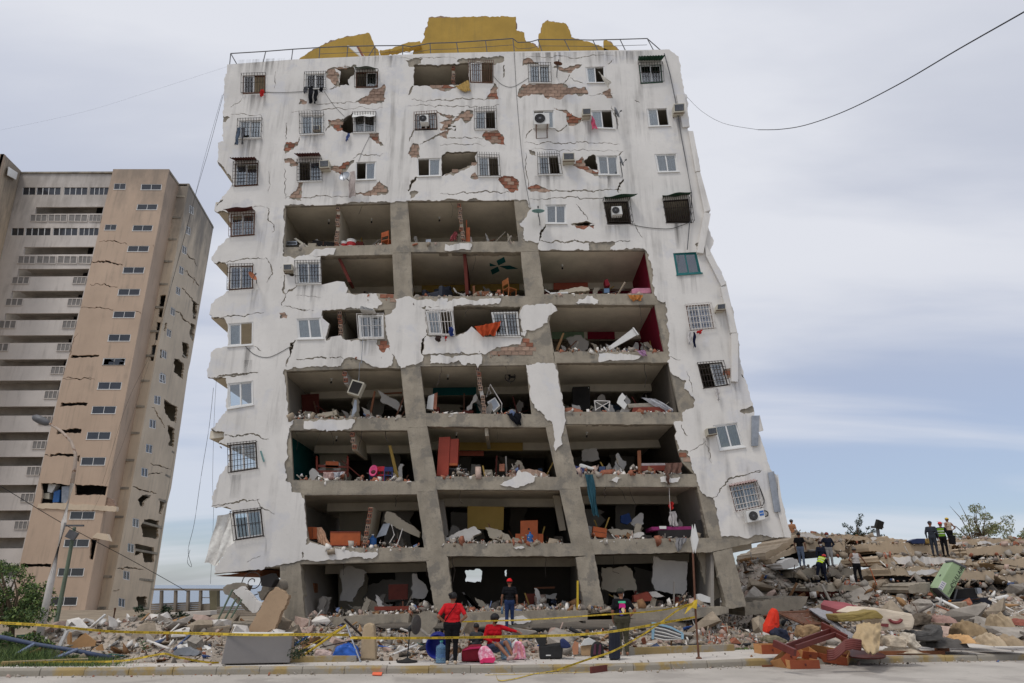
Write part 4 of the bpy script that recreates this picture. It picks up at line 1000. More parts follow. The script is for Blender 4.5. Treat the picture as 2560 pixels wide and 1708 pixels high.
m_awr=mat('oxblood_awning',lin(92,48,44),.7);m_awg=mat('green_awning',lin(40,78,58),.7)
awning(A(245,1125,400,1120,412,1150,240,1155),m_awr,'oxblood corrugated awning, third row far left');awning(A(690,1098,848,1092,855,1120,683,1125),m_awr,'oxblood corrugated awning above a barred window beside a box air conditioner')
awning(C(230,168,445,152,458,172,225,190),m_awr,'dark flat awning over the fourth-row far left window',corr=False);awning(B(1385,425,1548,425,1560,445,1376,452),m_awg,'green corrugated awning over the top right corner window')
awning(E(690,62,900,48,945,58,675,80),m_awg,'ragged green awning over the left black window cage',corr=False,sag=.1);awning(E(1165,48,1370,28,1380,45,1140,68),m_awg,'ragged green awning over the right black window cage',corr=False,sag=.1)
awning(A(1085,482,1225,485,1262,525,1090,505),mat('grey_green_tarp',lin(118,128,118),.8),'crumpled grey-green tarpaulin over a top floor window',corr=False,sag=.15);awning(A(1072,795,1230,795,1232,838,1072,842),m_white,'white sheet awning over upper half of a second-row window',.25,False)
awning(I(1278,905,1465,868,1475,885,1282,925),mat('striped_awning',lin(150,128,124),.8,.35,14),'short striped awning over the lowest right window',.3)
def cloth(q,m,label,name='cloth',Y=F-.2,wave=.03,folds=5,cat='laundry',group=None,nu=14,nv=16,pinch=0.0,thick=.006,seed=1):
 f=quad3(q,Y);rg=random.Random(seed);ph=rg.uniform(0,6)
 b=MB()
 def fn(u,v):
  uu=.5+(u-.5)*(1-pinch*math.sin(v*math.pi*.5))
  return f(uu,v,wave*math.sin(u*folds*6.28+ph+v*1.5)*(.4+v)+wave*.6*math.sin(u*folds*11+v*5+ph))+Vector((.02*math.sin(v*9+u*5),0,.03*math.sin(u*8+ph)*v))
 b.grid(fn,nu,nv)
 n0=len(b.v);b.v+=[(p[0],p[1]+thick,p[2])for p in b.v];b.f+=[tuple(i+n0 for i in fc[::-1])for fc in b.f];b.m=[0]*len(b.f)
 return tag(b.build(name,m,smooth=True),label,cat,group)
def cm(nm,r,g,b):return mat('cloth_'+nm,lin(r,g,b),.92,.22,6,spec=.08)
WASH='washing and curtains hanging out of the white block'
cloth(A(420,628,446,624,445,672,418,678),cm('red',190,50,48),'small red bag hanging from the top left window','hanging_bag',F-.25,group=WASH)
cloth(A(758,612,792,600,785,720,760,728),cm('black',30,31,36),'black trousers on the line, longest piece under a top floor window','trousers',F-.25,group=WASH,seed=2)
cloth(A(795,630,826,625,818,705,797,730),cm('black',30,31,36),'black shirt hanging beside black trousers under a top floor window','shirt',F-.25,group=WASH,seed=3)
cloth(A(724,610,752,604,748,650,724,652),cm('grey',92,92,96),'grey garment left of black trousers under a top floor window','shirt',F-.25,group=WASH,seed=4)
cloth(A(838,612,862,610,856,645,836,645),cm('black',30,31,36),'short black garment at right end of the washing line, top floor','shirt',F-.25,group=WASH,seed=5)
cloth(A(262,895,288,890,264,1010,242,1012),cm('denim',96,108,124),'grey-blue jeans leg hanging from the second-row left window','jeans',F-.3,group=WASH,seed=6)
cloth(A(285,895,316,892,302,1008,290,1008),cm('grey',110,110,112),'grey garment beside jeans on the second-row left window','shirt',F-.28,group=WASH,pinch=.5,seed=7)
cloth(A(1030,935,1050,932,1035,985,1018,988),cm('blue',84,100,150),'small blue rag hanging below a broken hole, second row','rag',group=WASH,seed=8)
cloth(A(1048,1205,1085,1195,1090,1370,1040,1385),cm('floral',184,172,166),'pale floral cloth hanging by the round grey dish','hanging_cloth',F-.5,group=WASH,seed=9)
cloth(B(1058,810,1070,812,1100,900,1062,905),cm('pink',222,110,138),'bright pink cloth hanging from a second-row window','hanging_cloth',F-.25,group=WASH,seed=10)
cloth(B(1108,500,1130,520,1195,575,1178,625),cm('sheer',205,200,190),'white sheer curtain blowing out of a top floor window','blown_curtain',F-.4,group=WASH,seed=11)
cloth(B(1445,450,1482,450,1472,565,1462,568),cm('rose',214,160,166),'pale pink curtain knotted in the top right barred window','curtain',F+.06,group=WASH,pinch=.4,seed=12)
cloth(B(108,605,200,560,215,640,150,640),cm('straw',176,146,88),'straw-coloured cloth spilling over the sill of the open top floor bay','hanging_cloth',F-.15,group=WASH,seed=13)
cloth(D(395,1105,430,1100,440,1175,400,1175),cm('navy',52,66,120),'blue cloth stuffed in a white window cage, sixth row','cloth',F-.3,group=WASH,seed=14)
cloth(D(285,1170,335,1172,332,1220,290,1222),cm('mud',66,54,50),'dark rag under the white window cage, sixth row','rag',F-.3,group=WASH,seed=15)
cloth(D(366,1172,382,1172,380,1215,368,1215),cm('red',190,50,48),'little red rag under the white window cage, sixth row','rag',F-.3,group=WASH,seed=16)
cloth(D(605,1100,828,1055,775,1170,660,1175),cm('rustorange',168,72,42),'rust-orange blanket slung across the open sixth floor','blanket',F-.25,.05,3,group=WASH,nu=20,seed=17)
cloth(E(1375,1140,1410,1145,1405,1240,1375,1245),cm('whitecloth',206,202,200),'white shirt under the purple-curtained window','shirt',F-.25,group=WASH,seed=18)
cloth(E(1412,1145,1432,1145,1434,1265,1414,1270),cm('navy2',36,40,66),'navy sock-like garment under the purple-curtained window','garment',F-.26,group=WASH,seed=19)
cloth(E(1440,1135,1488,1125,1482,1155,1448,1158),cm('red',190,50,48),'red garment under the purple-curtained window','garment',F-.27,group=WASH,seed=20)
cloth(I(1182,205,1215,198,1222,290,1200,296),cm('whitecloth',206,202,200),'white rag hanging below the orange-curtained window','rag',F-.2,group=WASH,pinch=.4,seed=21)
cloth(G(212,1110,240,1112,265,1320,100,1500),cm('sheet',232,227,220),'huge white sheet billowing from the lowest left corner','bed_sheet',F+.05,.05,.6,group=WASH,nu=22,nv=24,seed=22)
cloth(G(130,1130,232,1112,130,1495,28,1470),cm('sheet',232,227,220),'outer fold of the billowing white sheet at the lowest left corner','bed_sheet',F+.3,.06,.5,group=WASH,nu=22,nv=24,seed=23)
cloth(Hc(765,388,880,385,878,470,850,475),cm('black',26,26,30),'black clothes hanging over the seventh floor edge','clothes',F-.08,.05,3,group=WASH,seed=24)
cloth(I(238,832,300,832,338,1140,290,1120),cm('petrol',52,88,100),'long petrol-blue curtain hanging from the eighth floor edge','curtain',F-.1,.04,3,group=WASH,seed=25)
cloth(I(818,750,945,745,935,815,820,830),cm('brown',110,84,74),'brown blanket hanging over the eighth floor edge','blanket',F-.06,.04,3,group=WASH,seed=26)
cloth(I(822,830,850,830,852,900,838,905),cm('brown',110,84,74),'tail of the brown blanket below the eighth floor edge','blanket',F-.1,.03,2,group=WASH,seed=27)
cloth(I(895,1292,985,1290,940,1375,905,1395),cm('greycloth',138,136,136),'grey cloth hanging over the ninth floor edge','cloth',F-.08,.04,3,group=WASH,seed=28)
cloth(E(875,842,1005,840,985,885,915,888),cm('amber',180,120,66),'amber patterned cloth hanging over the fifth floor edge','cloth',F-.08,.04,3,group=WASH,seed=29)
cloth(E(950,1298,1020,1290,1035,1335,1005,1345),cm('lilac',164,128,158),'lilac cloth over the sixth floor edge','cloth',F-.1,.03,2,group=WASH,seed=30)
cloth(G(845,1216,885,1214,942,1345,850,1330),cm('peach',204,164,136),'peach curtain hanging in the open ninth floor','curtain',F+.5,.04,4,group=WASH,seed=31)
# rain stains run down the plaster
ms_=bpy.data.materials.new('run_stain');ms_.use_nodes=True;tr_=ms_.node_tree;tr_.nodes.clear();nn=tr_.nodes.new;ln=tr_.links.new
o_=nn('ShaderNodeOutputMaterial');mx_=nn('ShaderNodeMixShader');t1=nn('ShaderNodeBsdfTransparent');d1_=nn('ShaderNodeBsdfDiffuse');d1_.inputs[0].default_value=(.12,.11,.1,1);tc_=nn('ShaderNodeTexCoord');sp_=nn('ShaderNodeSeparateXYZ');ln(tc_.outputs['Generated'],sp_.inputs[0])
mp_=nn('ShaderNodeMapping');mp_.inputs['Scale'].default_value=(7,7,.35);ln(tc_.outputs['Object'],mp_.inputs[0]);nz_=nn('ShaderNodeTexNoise');nz_.inputs['Scale'].default_value=1.0;nz_.inputs['Detail'].default_value=6;ln(mp_.outputs[0],nz_.inputs['Vector'])
def mth(op,a,b_=None):
 q=nn('ShaderNodeMath');q.operation=op;q.use_clamp=True
 for k,v in enumerate((a,b_)):
  if v is None:continue
  if isinstance(v,float):q.inputs[k].default_value=v
  else:ln(v,q.inputs[k])
 return q.outputs[0]
n_c=nn('ShaderNodeMapRange');n_c.inputs['From Min'].default_value=.42;n_c.inputs['From Max'].default_value=.72;ln(nz_.outputs['Fac'],n_c.inputs['Value'])
ex_=mth('MULTIPLY',mth('MULTIPLY',sp_.outputs['X'],mth('SUBTRACT',1.0,sp_.outputs['X'])),4.0);ez_=mth('MULTIPLY',mth('SUBTRACT',1.0,mth('POWER',mth('SUBTRACT',1.0,sp_.outputs['Z']),.7)),1.0)
fz_=mth('MULTIPLY',mth('MULTIPLY',n_c.outputs[0],ex_),mth('MULTIPLY',mth('POWER',sp_.outputs['Z'],.6),.62));ln(fz_,mx_.inputs[0]);ln(t1.outputs[0],mx_.inputs[1]);ln(d1_.outputs[0],mx_.inputs[2]);ln(mx_.outputs[0],o_.inputs[0])
for q in(E(1230,250,1330,255,1345,470,1245,465),I(1300,140,1360,140,1375,340,1310,340),G(300,0,380,0,375,130,300,130),C(340,1275,420,1270,415,1450,345,1450),G(190,840,300,830,295,1000,200,1010),A(300,665,460,660,470,800,290,800),A(270,980,440,975,450,1110,270,1115),A(700,950,870,945,880,1080,700,1085),B(985,850,1060,848,1065,1050,985,1050),B(1620,830,1690,828,1700,1010,1640,1010),A(240,420,640,405,640,520,240,540),A(1080,400,1440,388,1440,470,1080,480),B(500,372,1000,362,1000,440,500,450),B(1000,362,1500,356,1510,450,1000,450),C(400,800,480,795,480,960,400,960),I(1090,570,1140,565,1165,760,1110,760),I(1380,1195,1520,1170,1540,1270,1400,1285),E(1270,690,1480,670,1500,830,1290,840),C(790,765,990,760,990,900,790,900),C(1300,1215,1450,1212,1450,1340,1300,1345),G(440,1300,480,1295,490,1420,450,1430),B(650,1230,850,1228,850,1330,655,1330),B(1100,1232,1250,1232,1245,1320,1110,1325),E(680,275,900,270,900,400,690,400)):
 f_=quad3(q,F-.0475);b=MB();b.add([f_(0,1),f_(1,1),f_(1,0),f_(0,0)],[(0,1,2,3)])
 b.build('rain_stain',ms_,BLD)
# ------------------------------------------------------------------ cables
def cable(pts,r,label,m=m_black,name='cable',sm=3):
 P3=[at(x,y,Y)for x,y,Y in pts]
 out=[]
 for i in range(len(P3)-1):
  p0,p1,p2,p3=P3[max(i-1,0)],P3[i],P3[i+1],P3[min(i+2,len(P3)-1)]
  for k in range(sm*2):
   t=k/(sm*2)
   out.append(.5*((2*p1)+(p2-p0)*t+(2*p0-5*p1+4*p2-p3)*t*t+(3*p1-p0-3*p2+p3)*t**3))
 out.append(P3[-1])
 b=MB();b.tube(out,r,5)
 return tag(b.build(name,m,smooth=True),label,'cable')
z=lambda x,y,Y:(x*1.08936,y*1.08936,Y)
cable([z(1576,222,27),z(1610,255,25.5),z(1660,283,23.5),z(1740,298,20.5)],.007,'thin tail of the overhead cable at the right corner of the white block',name='overhead_cable')
cable([z(1740,298,20.5),z(1790,297,18.6),z(1850,287,16.8),z(1940,255,14.4),z(2060,195,12),z(2200,113,9.8),z(2360,22,8),z(2420,-15,7.4)],.0125,'thick black overhead cable sweeping to the upper right',name='overhead_cable')
cable([z(513,215,27),z(480,340,29),z(448,450,32),z(405,610,40),z(355,790,50),z(290,930,58),z(235,1110,63)],.009,'dark cable bundle drooping from the white block across the tan tower',name='drooping_cable')
cable([z(510,218,27),z(470,360,29),z(440,480,32),z(395,650,40),z(330,870,50),z(270,1050,58),z(200,1200,63)],.006,'second drooping cable just left of the dark bundle',name='drooping_cable')
cable([z(524,152,27),z(360,205,29),z(180,260,33),z(-20,303,38)],.0025,'hair-thin wire from the roof edge to the far left',name='overhead_wire')
cable([z(490,890,27.3),z(480,980,27.3),z(462,1090,27.3),z(446,1200,27.3),z(432,1262,27.3),z(440,1300,27.3),z(430,1290,27.3),z(436,1262,27.3)],.008,'thin wire hanging with a loop left of the billowing sheet',name='hanging_wire')
cable([z(498,850,27.6),z(492,950,27.6),z(488,1100,27.6),z(490,1180,27.6),z(483,1340,27.6)],.006,'faint straight wire hanging down the left side of the white block',name='hanging_wire')
cable([z(0,1115,24),z(150,1205,26),z(300,1285,28),z(430,1358,30)],.012,'diagonal wire crossing the foot of the tan tower',name='overhead_wire')
cable([C(370,1260)+(F-.06,),C(450,1330)+(F-.06,),C(570,1348)+(F-.06,),C(735,1265)+(F-.06,)],.010,'slack cable drooping under the sixth-row left window',name='wall_cable')
cable([A(460,645)+(F-.06,),A(580,648)+(F-.07,),A(735,640)+(F-.06,)],.010,'washing line between two top floor windows',name='washing_line')
cable([E(900,262)+(F-.07,),E(1000,285)+(F-.07,),E(1120,298)+(F-.07,),E(1240,298)+(F-.07,),E(1380,250)+(F-.07,)],.012,'cable drooping between the two black window cages',name='wall_cable')
cable([B(372,530)+(F-.06,),B(430,590)+(F-.06,),B(510,608)+(F-.06,),B(620,545)+(F-.06,)],.008,'thin cable drooping between top floor middle windows',name='wall_cable')
cable([A(870,640)+(F-.06,),A(930,730)+(F-.06,),A(1010,815)+(F-.06,)],.007,'thin cable sagging beneath the washing',name='wall_cable')
cable([A(1190,950)+(F-.06,),A(1140,1050)+(F-.06,),A(1110,1130)+(F-.06,)],.007,'thin cable running down to an open window, third row',name='wall_cable')
cable([B(520,366)+(F-.06,),B(540,720)+(F-.06,),B(580,1150)+(F-.06,),B(630,1450)+(F-.06,)],.008,'long thin cable down the middle column of the white block',name='wall_cable')
cable([I(1485,880)+(F-.1,),I(1520,960)+(F-.1,),I(1540,1030)+(F-.1,),I(1515,1085)+(F-.1,),I(1560,1100)+(F-.1,),I(1565,1130)+(F-.1,),I(1520,1140)+(F-.1,)],.022,'thick black hose curling beside the lowest right condenser',name='hose')
# ------------------------------------------------------------------ debris and belongings on the open floors
def onfloor(row,px,Y):
 zz=floorpt(row,px).z
 dep=Y*CP+(zz-CAMZ)*SP
 return Vector(((px-1280)/FPX*dep,Y,zz))
rgn=np.random.default_rng(5)
for k,(xa,xb,row,pm)in BAYS.items():
 if row>9:continue
 n=330 if row>4 else 170
 pts=[];sz=[]
 amp={4:.16,5:.3,6:.36,7:.4,8:.5,9:.5}[row]
 for i in range(n):
  px=rgn.uniform(xa+3,xb-3);Y=F+.02+rgn.exponential(.3)
  if Y>30:continue
  p=onfloor(row,px,Y);s=float(np.clip(rgn.lognormal(-2.45,.6),.04,.5))
  hgt=amp*(.15+1.6*abs(mnoise.noise((px*.03,row*3.1,1))))*min(1,(Y-F+.12)/.35)
  pts.append((p.x,p.y,p.z+hgt*rgn.uniform(.2,1)+s*.1));sz.append(s)
 chunks('floor_debris',np.array(pts),sz,100+len(k)+row*7+ord(k[-1]),'scattered plaster and brick crumbs on an open floor of the white block',(.24,.16,.2,.2,.08,.1,.03,.02),parent=BLD)
IN='belongings on the open floors of the white block'
def it(name,label,cat,poly,Y,dep,m,jg=0,bevel=0,rest=None):
 o=slabpx(poly,Y,dep,name,m,None,jg,bevel)
 return tag(o,label,cat,IN)
def boxparts(name,label,cat,q,Y,dep,m,parts):
 f=quad3(q,Y);t=thing(name,label,cat,tuple(f(.5,1,dep/2)),IN)
 b=MB();qbar(b,f,0,0,1,1,0,dep);b.build('body',m,t,bevel=.01)
 for pn,(u0,v0,u1,v1),d,pm in parts:
  b=MB();qbar(b,f,u0,v0,u1,v1,-d,.002);b.build(pn,pm,t)
 return t
def bucket(row,px,Y,r,h,m,label,band=None):
 p=onfloor(row,px,Y)+Vector((0,0,.06));t=thing('paint_bucket',label,'bucket',tuple(p),IN)
 b=MB();b.lathe([(r*.86,0),(r,h),(r*1.06,h),(r*1.06,h+.03),(r*.9,h+.03)],16,Matrix.Translation(p));b.build('pail',m,t,smooth=False)
 if band:b=MB();b.lathe([(r*.94+.004,h*.3),(r*1.0+.002,h*.75)],16,Matrix.Translation(p));b.build('printed_band',band,t)
 b=MB();b.tube([p+Vector((-r,0,h)),p+Vector((-r*.7,-r*.8,h*.7)),p+Vector((r*.7,-r*.8,h*.7)),p+Vector((r,0,h))],.006,4);b.build('handle',m_steel,t)
m_redp=mat('red_print',lin(170,40,42),.6)
bucket(4,C(1172,0)[0],F+.35,.16,.34,m_white,'smaller white paint bucket with red band on the fourth floor edge',m_redp)
bucket(4,C(1230,0)[0],F+.3,.20,.4,m_white,'larger white paint bucket with red band on the fourth floor edge',m_redp)
def jug(p,label,m,m2,s=1.0,group=None,cat='water jug'):
 t=thing('water_jug',label,cat,tuple(p),group)
 r=.135*s
 prof=[(r*.7,0),(r*.96,.01*s),(r,.03*s)]
 for k in range(6):
  z0=.05*s+k*.05*s;prof+=[(r,z0),(r*.965,z0+.018*s),(r,z0+.036*s)]
 prof+=[(r,.36*s),(r*.9,.39*s),(r*.4,.43*s),(r*.27,.45*s),(r*.27,.49*s)]
 b=MB();b.lathe(prof,20,Matrix.Translation(p));b.build('bottle',m,t,smooth=True)
 b=MB();b.lathe([(r*.32,.485*s),(r*.32,.515*s),(.001,.52*s)],14,Matrix.Translation(p));b.build('cap',m2,t)
 return t
m_jug=glass('blue_jug_plastic',(.42,.62,.82),.5)
def jugmat():
 m=bpy.data.materials.new('translucent_blue_plastic');m.use_nodes=True;b=m.node_tree.nodes['Principled BSDF']
 b.inputs['Base Color'].default_value=(.22,.42,.62,1);b.inputs['Roughness'].default_value=.18;b.inputs['Transmission Weight'].default_value=.55;b.inputs['IOR'].default_value=1.2;b.inputs['Alpha'].default_value=.8
 return m
m_jug=jugmat();m_jugd=mat('blue_plastic',lin(46,92,150),.35,.1)
jug(onfloor(9,G(1245,0)[0],F+.45)+Vector((0,0,.04)),'blue water drum standing among ninth floor debris',m_jugd,m_white,1.25,IN)
jug(onfloor(9,Hc(945,0)[0],F+.35)+Vector((0,0,.04)),'blue water jug in front of the orange cabinet on the ninth floor',m_jugd,m_jugd,.95,IN)
# row 4
it('tilted_board','pale board leaning on a crate, fourth floor left','board',C(765,380,785,376,895,452,870,458),F+.5,.6,m_cream)
boxparts('wire_crate','grey crate at the left end of the fourth floor','crate',C(705,402,790,400,792,432,705,435),F+.5,.5,m_galv,[('slot',(.08,.3,.92,.45),.01,m_dark),('slot',(.08,.6,.92,.75),.01,m_dark)])
boxparts('toppled_cabinet','dark brown cabinet lying on the fourth floor','cabinet',C(920,392,1095,412,1100,440,910,440),F+.9,.6,m_dark,[('door_line',(.49,.1,.51,.95),.006,m_wood)])
def chair(row,px,Y,m,label,s=1.0,rot=0.4,arms=False,seat=.43,back=.85):
 p=onfloor(row,px,Y)+Vector((0,0,.05));t=thing('chair',label,'chair',tuple(p),IN,rot)
 c,s_=math.cos(rot),math.sin(rot)
 W_=.21*s
 def lb(name,c0,sz,rt=None):b=MB();b.box(c0,sz,rt);b.build(name,m,t,local=True,bevel=.008)
 lb('seat',(0,0,seat*s),(2*W_,2*W_,.035))
 for sx in(-1,1):
  for sy in(-1,1):lb('leg',(sx*W_*.92,sy*W_*.92,seat*s/2),(.035,.035,seat*s),(sy*.06,sx*.06,0))
 lb('backrest',(0,W_*1.05,(seat+back)/2*s+.08),(2*W_,.03,(back-seat)*.55*s),(-.15,0,0))
 for sx in(-1,1):lb('back_post',(sx*W_*.95,W_,(seat+back)/2*s),(.035,.035,(back-seat)*s),(-.12,0,0))
 if arms:
  for sx in(-1,1):lb('armrest',(sx*W_,-.02,seat*s+.2),(.045,2*W_,.03));lb('arm_post',(sx*W_,-W_*.9,seat*s+.1),(.03,.03,.2))
chair(4,C(1530,0)[0],F+.5,m_orangewood,'orange wooden chair at right end of the fourth floor bay',1,2.6)
it('upright_case','tall orange case standing beside the fourth floor partition','case',D(538,292,570,288,572,408,538,410),F+.4,.25,m_orangewood,bevel=.02)
it('wooden_post','thin orange post rising above the orange case, fourth floor','post',D(538,228,546,228,548,292,540,292),F+.45,.05,m_orangewood)
cloth(D(440,325,470,325,460,395,400,400),cm('redwhite',168,92,96),'red and white cloth slumped on the fourth floor','cloth',F+.6,.05,3,'cloth',IN,seed=51)
it('grey_bin','grey bin on the fourth floor, middle bay','bin',D(212,388,252,386,250,412,210,412),F+.5,.3,m_galv)
# row 5
def armchair(row,px,Y,m,label):
 p=onfloor(row,px,Y)+Vector((0,0,.03));t=thing('armchair',label,'armchair',tuple(p),IN,-.5)
 def lb(name,c0,sz,rt=None):b=MB();b.box(c0,sz,rt);b.build(name,m,t,local=True,bevel=.06)
 lb('seat',(0,0,.24),(.75,.8,.36));lb('backrest',(0,.38,.55),(.85,.24,.75),(-.15,0,0));lb('armrest',(-.45,0,.36),(.2,.85,.55));lb('armrest',(.45,0,.36),(.2,.85,.55))
armchair(5,D(300,0)[0],F+.7,mat('navy_upholstery',lin(40,44,54),.7),'dark upholstered armchair on the fifth floor, middle bay')
chair(5,D(895,0)[0],F+.4,mat('brown_plastic',lin(150,92,52),.5),'brown plastic chair on the fifth floor edge, middle bay',1.05,2.2)
boxparts('side_table','low wooden table on the fifth floor, middle bay','table',D(598,812,728,812,728,848,598,848),F+.5,.5,m_wood,[('leg',(0,.0,.08,1),.03,m_wood),('leg',(.92,0,1,1),.03,m_wood)])
it('wooden_post','short wooden post standing on the fifth floor, middle bay','post',D(592,768,610,765,614,846,596,848),F+.4,.07,m_wood)
boxparts('television','small television facing out on the fifth floor edge','television',E(680,785,735,782,735,830,682,832),F+.25,.35,m_dark,[('screen',(.1,.12,.9,.85),.01,mat('blue_screen_glass',lin(88,112,140),.15))])
t=thing('mattress','pink patterned mattress at right end of the fifth floor','mattress',tuple(at(*E(990,832),F+.4)),IN)
b=MB();b.prism([at(x,y,F+.3)for x,y in E(912,795,940,785,1065,783,1072,812,1068,828,920,832)],(0,.9,0));b.build('foam',cm('pinkfloral',196,132,152),t,bevel=.03)
it('fallen_screen_wall','perforated block panel fallen across the fifth floor, right bay','wall panel',E(315,812,430,785,500,770,560,782,570,800,440,818,330,828),F+.35,.5,paint['cream'],1.2)
it('white_pipe','white pipe lying on the fifth floor edge, right bay','pipe',E(198,798,206,796,250,822,246,828),F+.2,.06,m_white)
it('white_board','white board lying on the fifth floor edge, right bay','board',E(240,822,390,815,395,828,245,834),F+.2,.2,m_white)
it('red_cabinet','red box wedged in the debris of the fifth floor, right bay','box',E(690,720,715,710,735,760,700,770),F+1.0,.4,mat('red_box',lin(140,30,42),.6))
# row 6
t=thing('white_channel','white channel-shaped panel leaning across the sixth floor, right bay','panel',tuple(at(*E(690,1300),F+.4)),IN)
b=MB();b.prism([at(x,y,F+.3)for x,y in E(690,1290,925,1112,960,1165,712,1302)],(0,.12,0));b.build('face',m_white,t)
b=MB();b.prism([at(x,y,F+.24)for x,y in E(918,1108,930,1106,972,1165,962,1168)],(0,.2,0));b.build('end_lip',m_white,t)
b=MB();b.prism([at(x,y,F+.24)for x,y in E(680,1268,690,1264,712,1300,700,1304)],(0,.2,0));b.build('end_lip',m_white,t)
it('leaning_plank','plank leaning in the dark sixth floor, right bay','plank',E(290,1290,350,1150,362,1155,312,1295),F+1.2,.06,m_board)
it('fallen_wall','grey wall piece fallen inside the sixth floor, right bay','wall piece',E(380,1190,500,1170,560,1220,540,1290,420,1290),F+1.8,.2,paint['grey'],2)
# row 7
boxparts('maroon_door','maroon door standing on the seventh floor, left bay','door',G(735,252,862,245,866,415,745,422),F+2.6,.06,paint['maroon'],[('door_handle',(.86,.5,.92,.55),.05,m_steel)])
it('fallen_blocks','toppled hollow-block wall lying on the seventh floor, left bay','wall piece',G(850,392,930,378,990,360,995,395,900,412,855,410),F+.6,.4,paint['cream'],1.5)
it('striped_wall','striped wall panel slumped at right of the seventh floor, left bay','wall piece',G(1290,215,1330,240,1470,330,1450,370,1310,300),F+1.6,.15,paint['white'],1.5)
it('wooden_beam','wooden strut leaning on the seventh floor, left bay','strut',G(1228,400,1262,225,1274,228,1242,402),F+1.0,.07,m_wood)
it('wooden_beam','wooden rail across the back of the seventh floor, left bay','strut',G(1310,240,1465,232,1465,242,1310,250),F+2.0,.07,m_wood)
boxparts('block_fragment','white plastered block with brick end on the seventh floor, middle bay','wall piece',Hc(205,262,250,245,240,362,192,355),F+.5,.3,m_white,[('brick_end',(.98,.0,1.5,.95),.0,m_brick_red)])
boxparts('plastic_crate','tilted white plastic crate on the seventh floor, middle bay','crate',Hc(632,305,690,270,728,330,680,380),F+.6,.5,m_white,[('recess',(.12,.12,.88,.88),.004,m_galv)])
b=MB();b.tube([at(x,y,F+.5)for x,y in Hc(655,178,740,318,735,380)],.02,5);b.tube([at(x,y,F+.5)for x,y in Hc(655,178,625,270,660,240,640,200)],.012,5)
tag(b.build('bent_rack',m_irw),'bent white wire rack above the tilted crate, seventh floor','rack',IN)
t=thing('ceiling_fan','round dark fan hanging under the seventh floor ceiling','fan',tuple(at(*Hc(800,95),F+1.6)),IN)
c0=at(*Hc(800,125),F+1.6)
b=MB();b.tube([c0+Vector((math.cos(a)*.22,-.02,math.sin(a)*.22))for a in[i*math.pi/10 for i in range(21)]],.02,5,cap=False);b.build('guard_ring',m_black,t)
for i in range(3):
 a=i*2.1;b=MB();b.box(c0+Vector((math.cos(a)*.11,0,math.sin(a)*.11)),(.2,.015,.09),(0,-a,0));b.build('blade',m_black,t)
b=MB();b.tube([c0,c0+Vector((0,0,.5))],.02,5);b.build('rod',m_black,t)
t=thing('bed','dark bed base with bare mattress and trailing white sheet, seventh floor right bay','bed',tuple(at(*I(690,385),F+.5)),IN)
b=MB();b.prism([at(x,y,F+.3)for x,y in I(590,345,820,338,820,384,580,386)],(0,1.2,0));b.build('base',m_redwood,t,bevel=.02)
b=MB();b.prism([at(x,y,F+.35)for x,y in I(545,318,780,308,800,340,560,348)],(0,1.1,0));b.build('mattress',cm('ticking',150,142,130),t,bevel=.03)
cloth(I(640,272,760,285,905,375,830,380),cm('sheet2',186,186,190),'crumpled white sheet sliding off the seventh floor bed','bed_sheet',F+.28,.05,3,'bed sheet',IN,seed=52)
it('white_board','white diamond-shaped board on the seventh floor, right bay','board',I(510,238,538,270,520,295,545,325,525,360,470,310,485,270),F+.35,.04,m_white)
b=MB()
for a_,b_ in((I(308,295),I(318,370)),(I(420,300),I(412,370)),(I(310,300),I(418,365)),(I(416,305),I(312,365)),(I(308,296),I(420,300))):b.tube([at(*a_,F+.4),at(*b_,F+.4)],.02,5)
tag(b.build('folding_table_frame',m_irw),'white crossed table legs on the seventh floor, right bay','table frame',IN)
it('red_tile_pile','orange roof tiles piled beside the white plaster flake, seventh floor','tiles',I(92,352,150,345,225,372,215,380,95,380),F+.15,.4,m_brick_red,1)
boxparts('dark_wardrobe','black wardrobe at the back of the seventh floor, right bay','wardrobe',I(150,195,275,190,280,365,150,368),F+2.4,.6,m_dark,[('knob',(.9,.05,.94,.09),.02,m_white)])
# row 8
t=thing('wooden_bed','turned-post wooden bed frame on the eighth floor, left bay','bed',tuple(at(*G(960,850),F+.9)),IN)
for x in(848,1072):
 b=MB();p0=at(*G(x,850),F+.9);p1=at(*G(x,695),F+.9);d=p1-p0
 b.tube([p0+d*k for k in(0,.1,.2,.3,.4,.5,.6,.7,.8,.87,.92,1)],[.05,.05,.035,.05,.05,.035,.05,.05,.05,.03,.055,.01],8);b.build('bedpost',m_redwood,t)
for nm,q in(('headboard_rail',G(850,760,1070,770,1070,785,850,778)),('headboard_panel',G(912,735,1005,738,1005,785,910,782)),('side_rail',G(850,800,1075,805,1075,825,850,820))):
 b=MB();b.prism([at(x,y,F+.92)for x,y in q],(0,.05,0));b.build(nm,m_orangewood if 'panel' in nm else m_redwood,t)
cloth(G(895,815,1060,812,1010,870,905,875),cm('pillow',196,168,160),'patterned bedding heaped on the eighth floor, left bay','bedding',F+.5,.08,3,'bedding',IN,seed=53)
cloth(G(965,815,1050,810,1000,865,985,868),cm('sheet2',200,198,196),'white pillow on the eighth floor bedding','pillow',F+.35,.06,2,'pillow',IN,seed=54)
it('white_board','white plank tilted on the eighth floor debris, left bay','board',G(850,835,862,832,938,878,928,884),F+.3,.08,m_white)
t=thing('baby_seat','pink baby seat on the eighth floor, left bay','baby seat',tuple(at(*G(1260,860),F+.5)),IN)
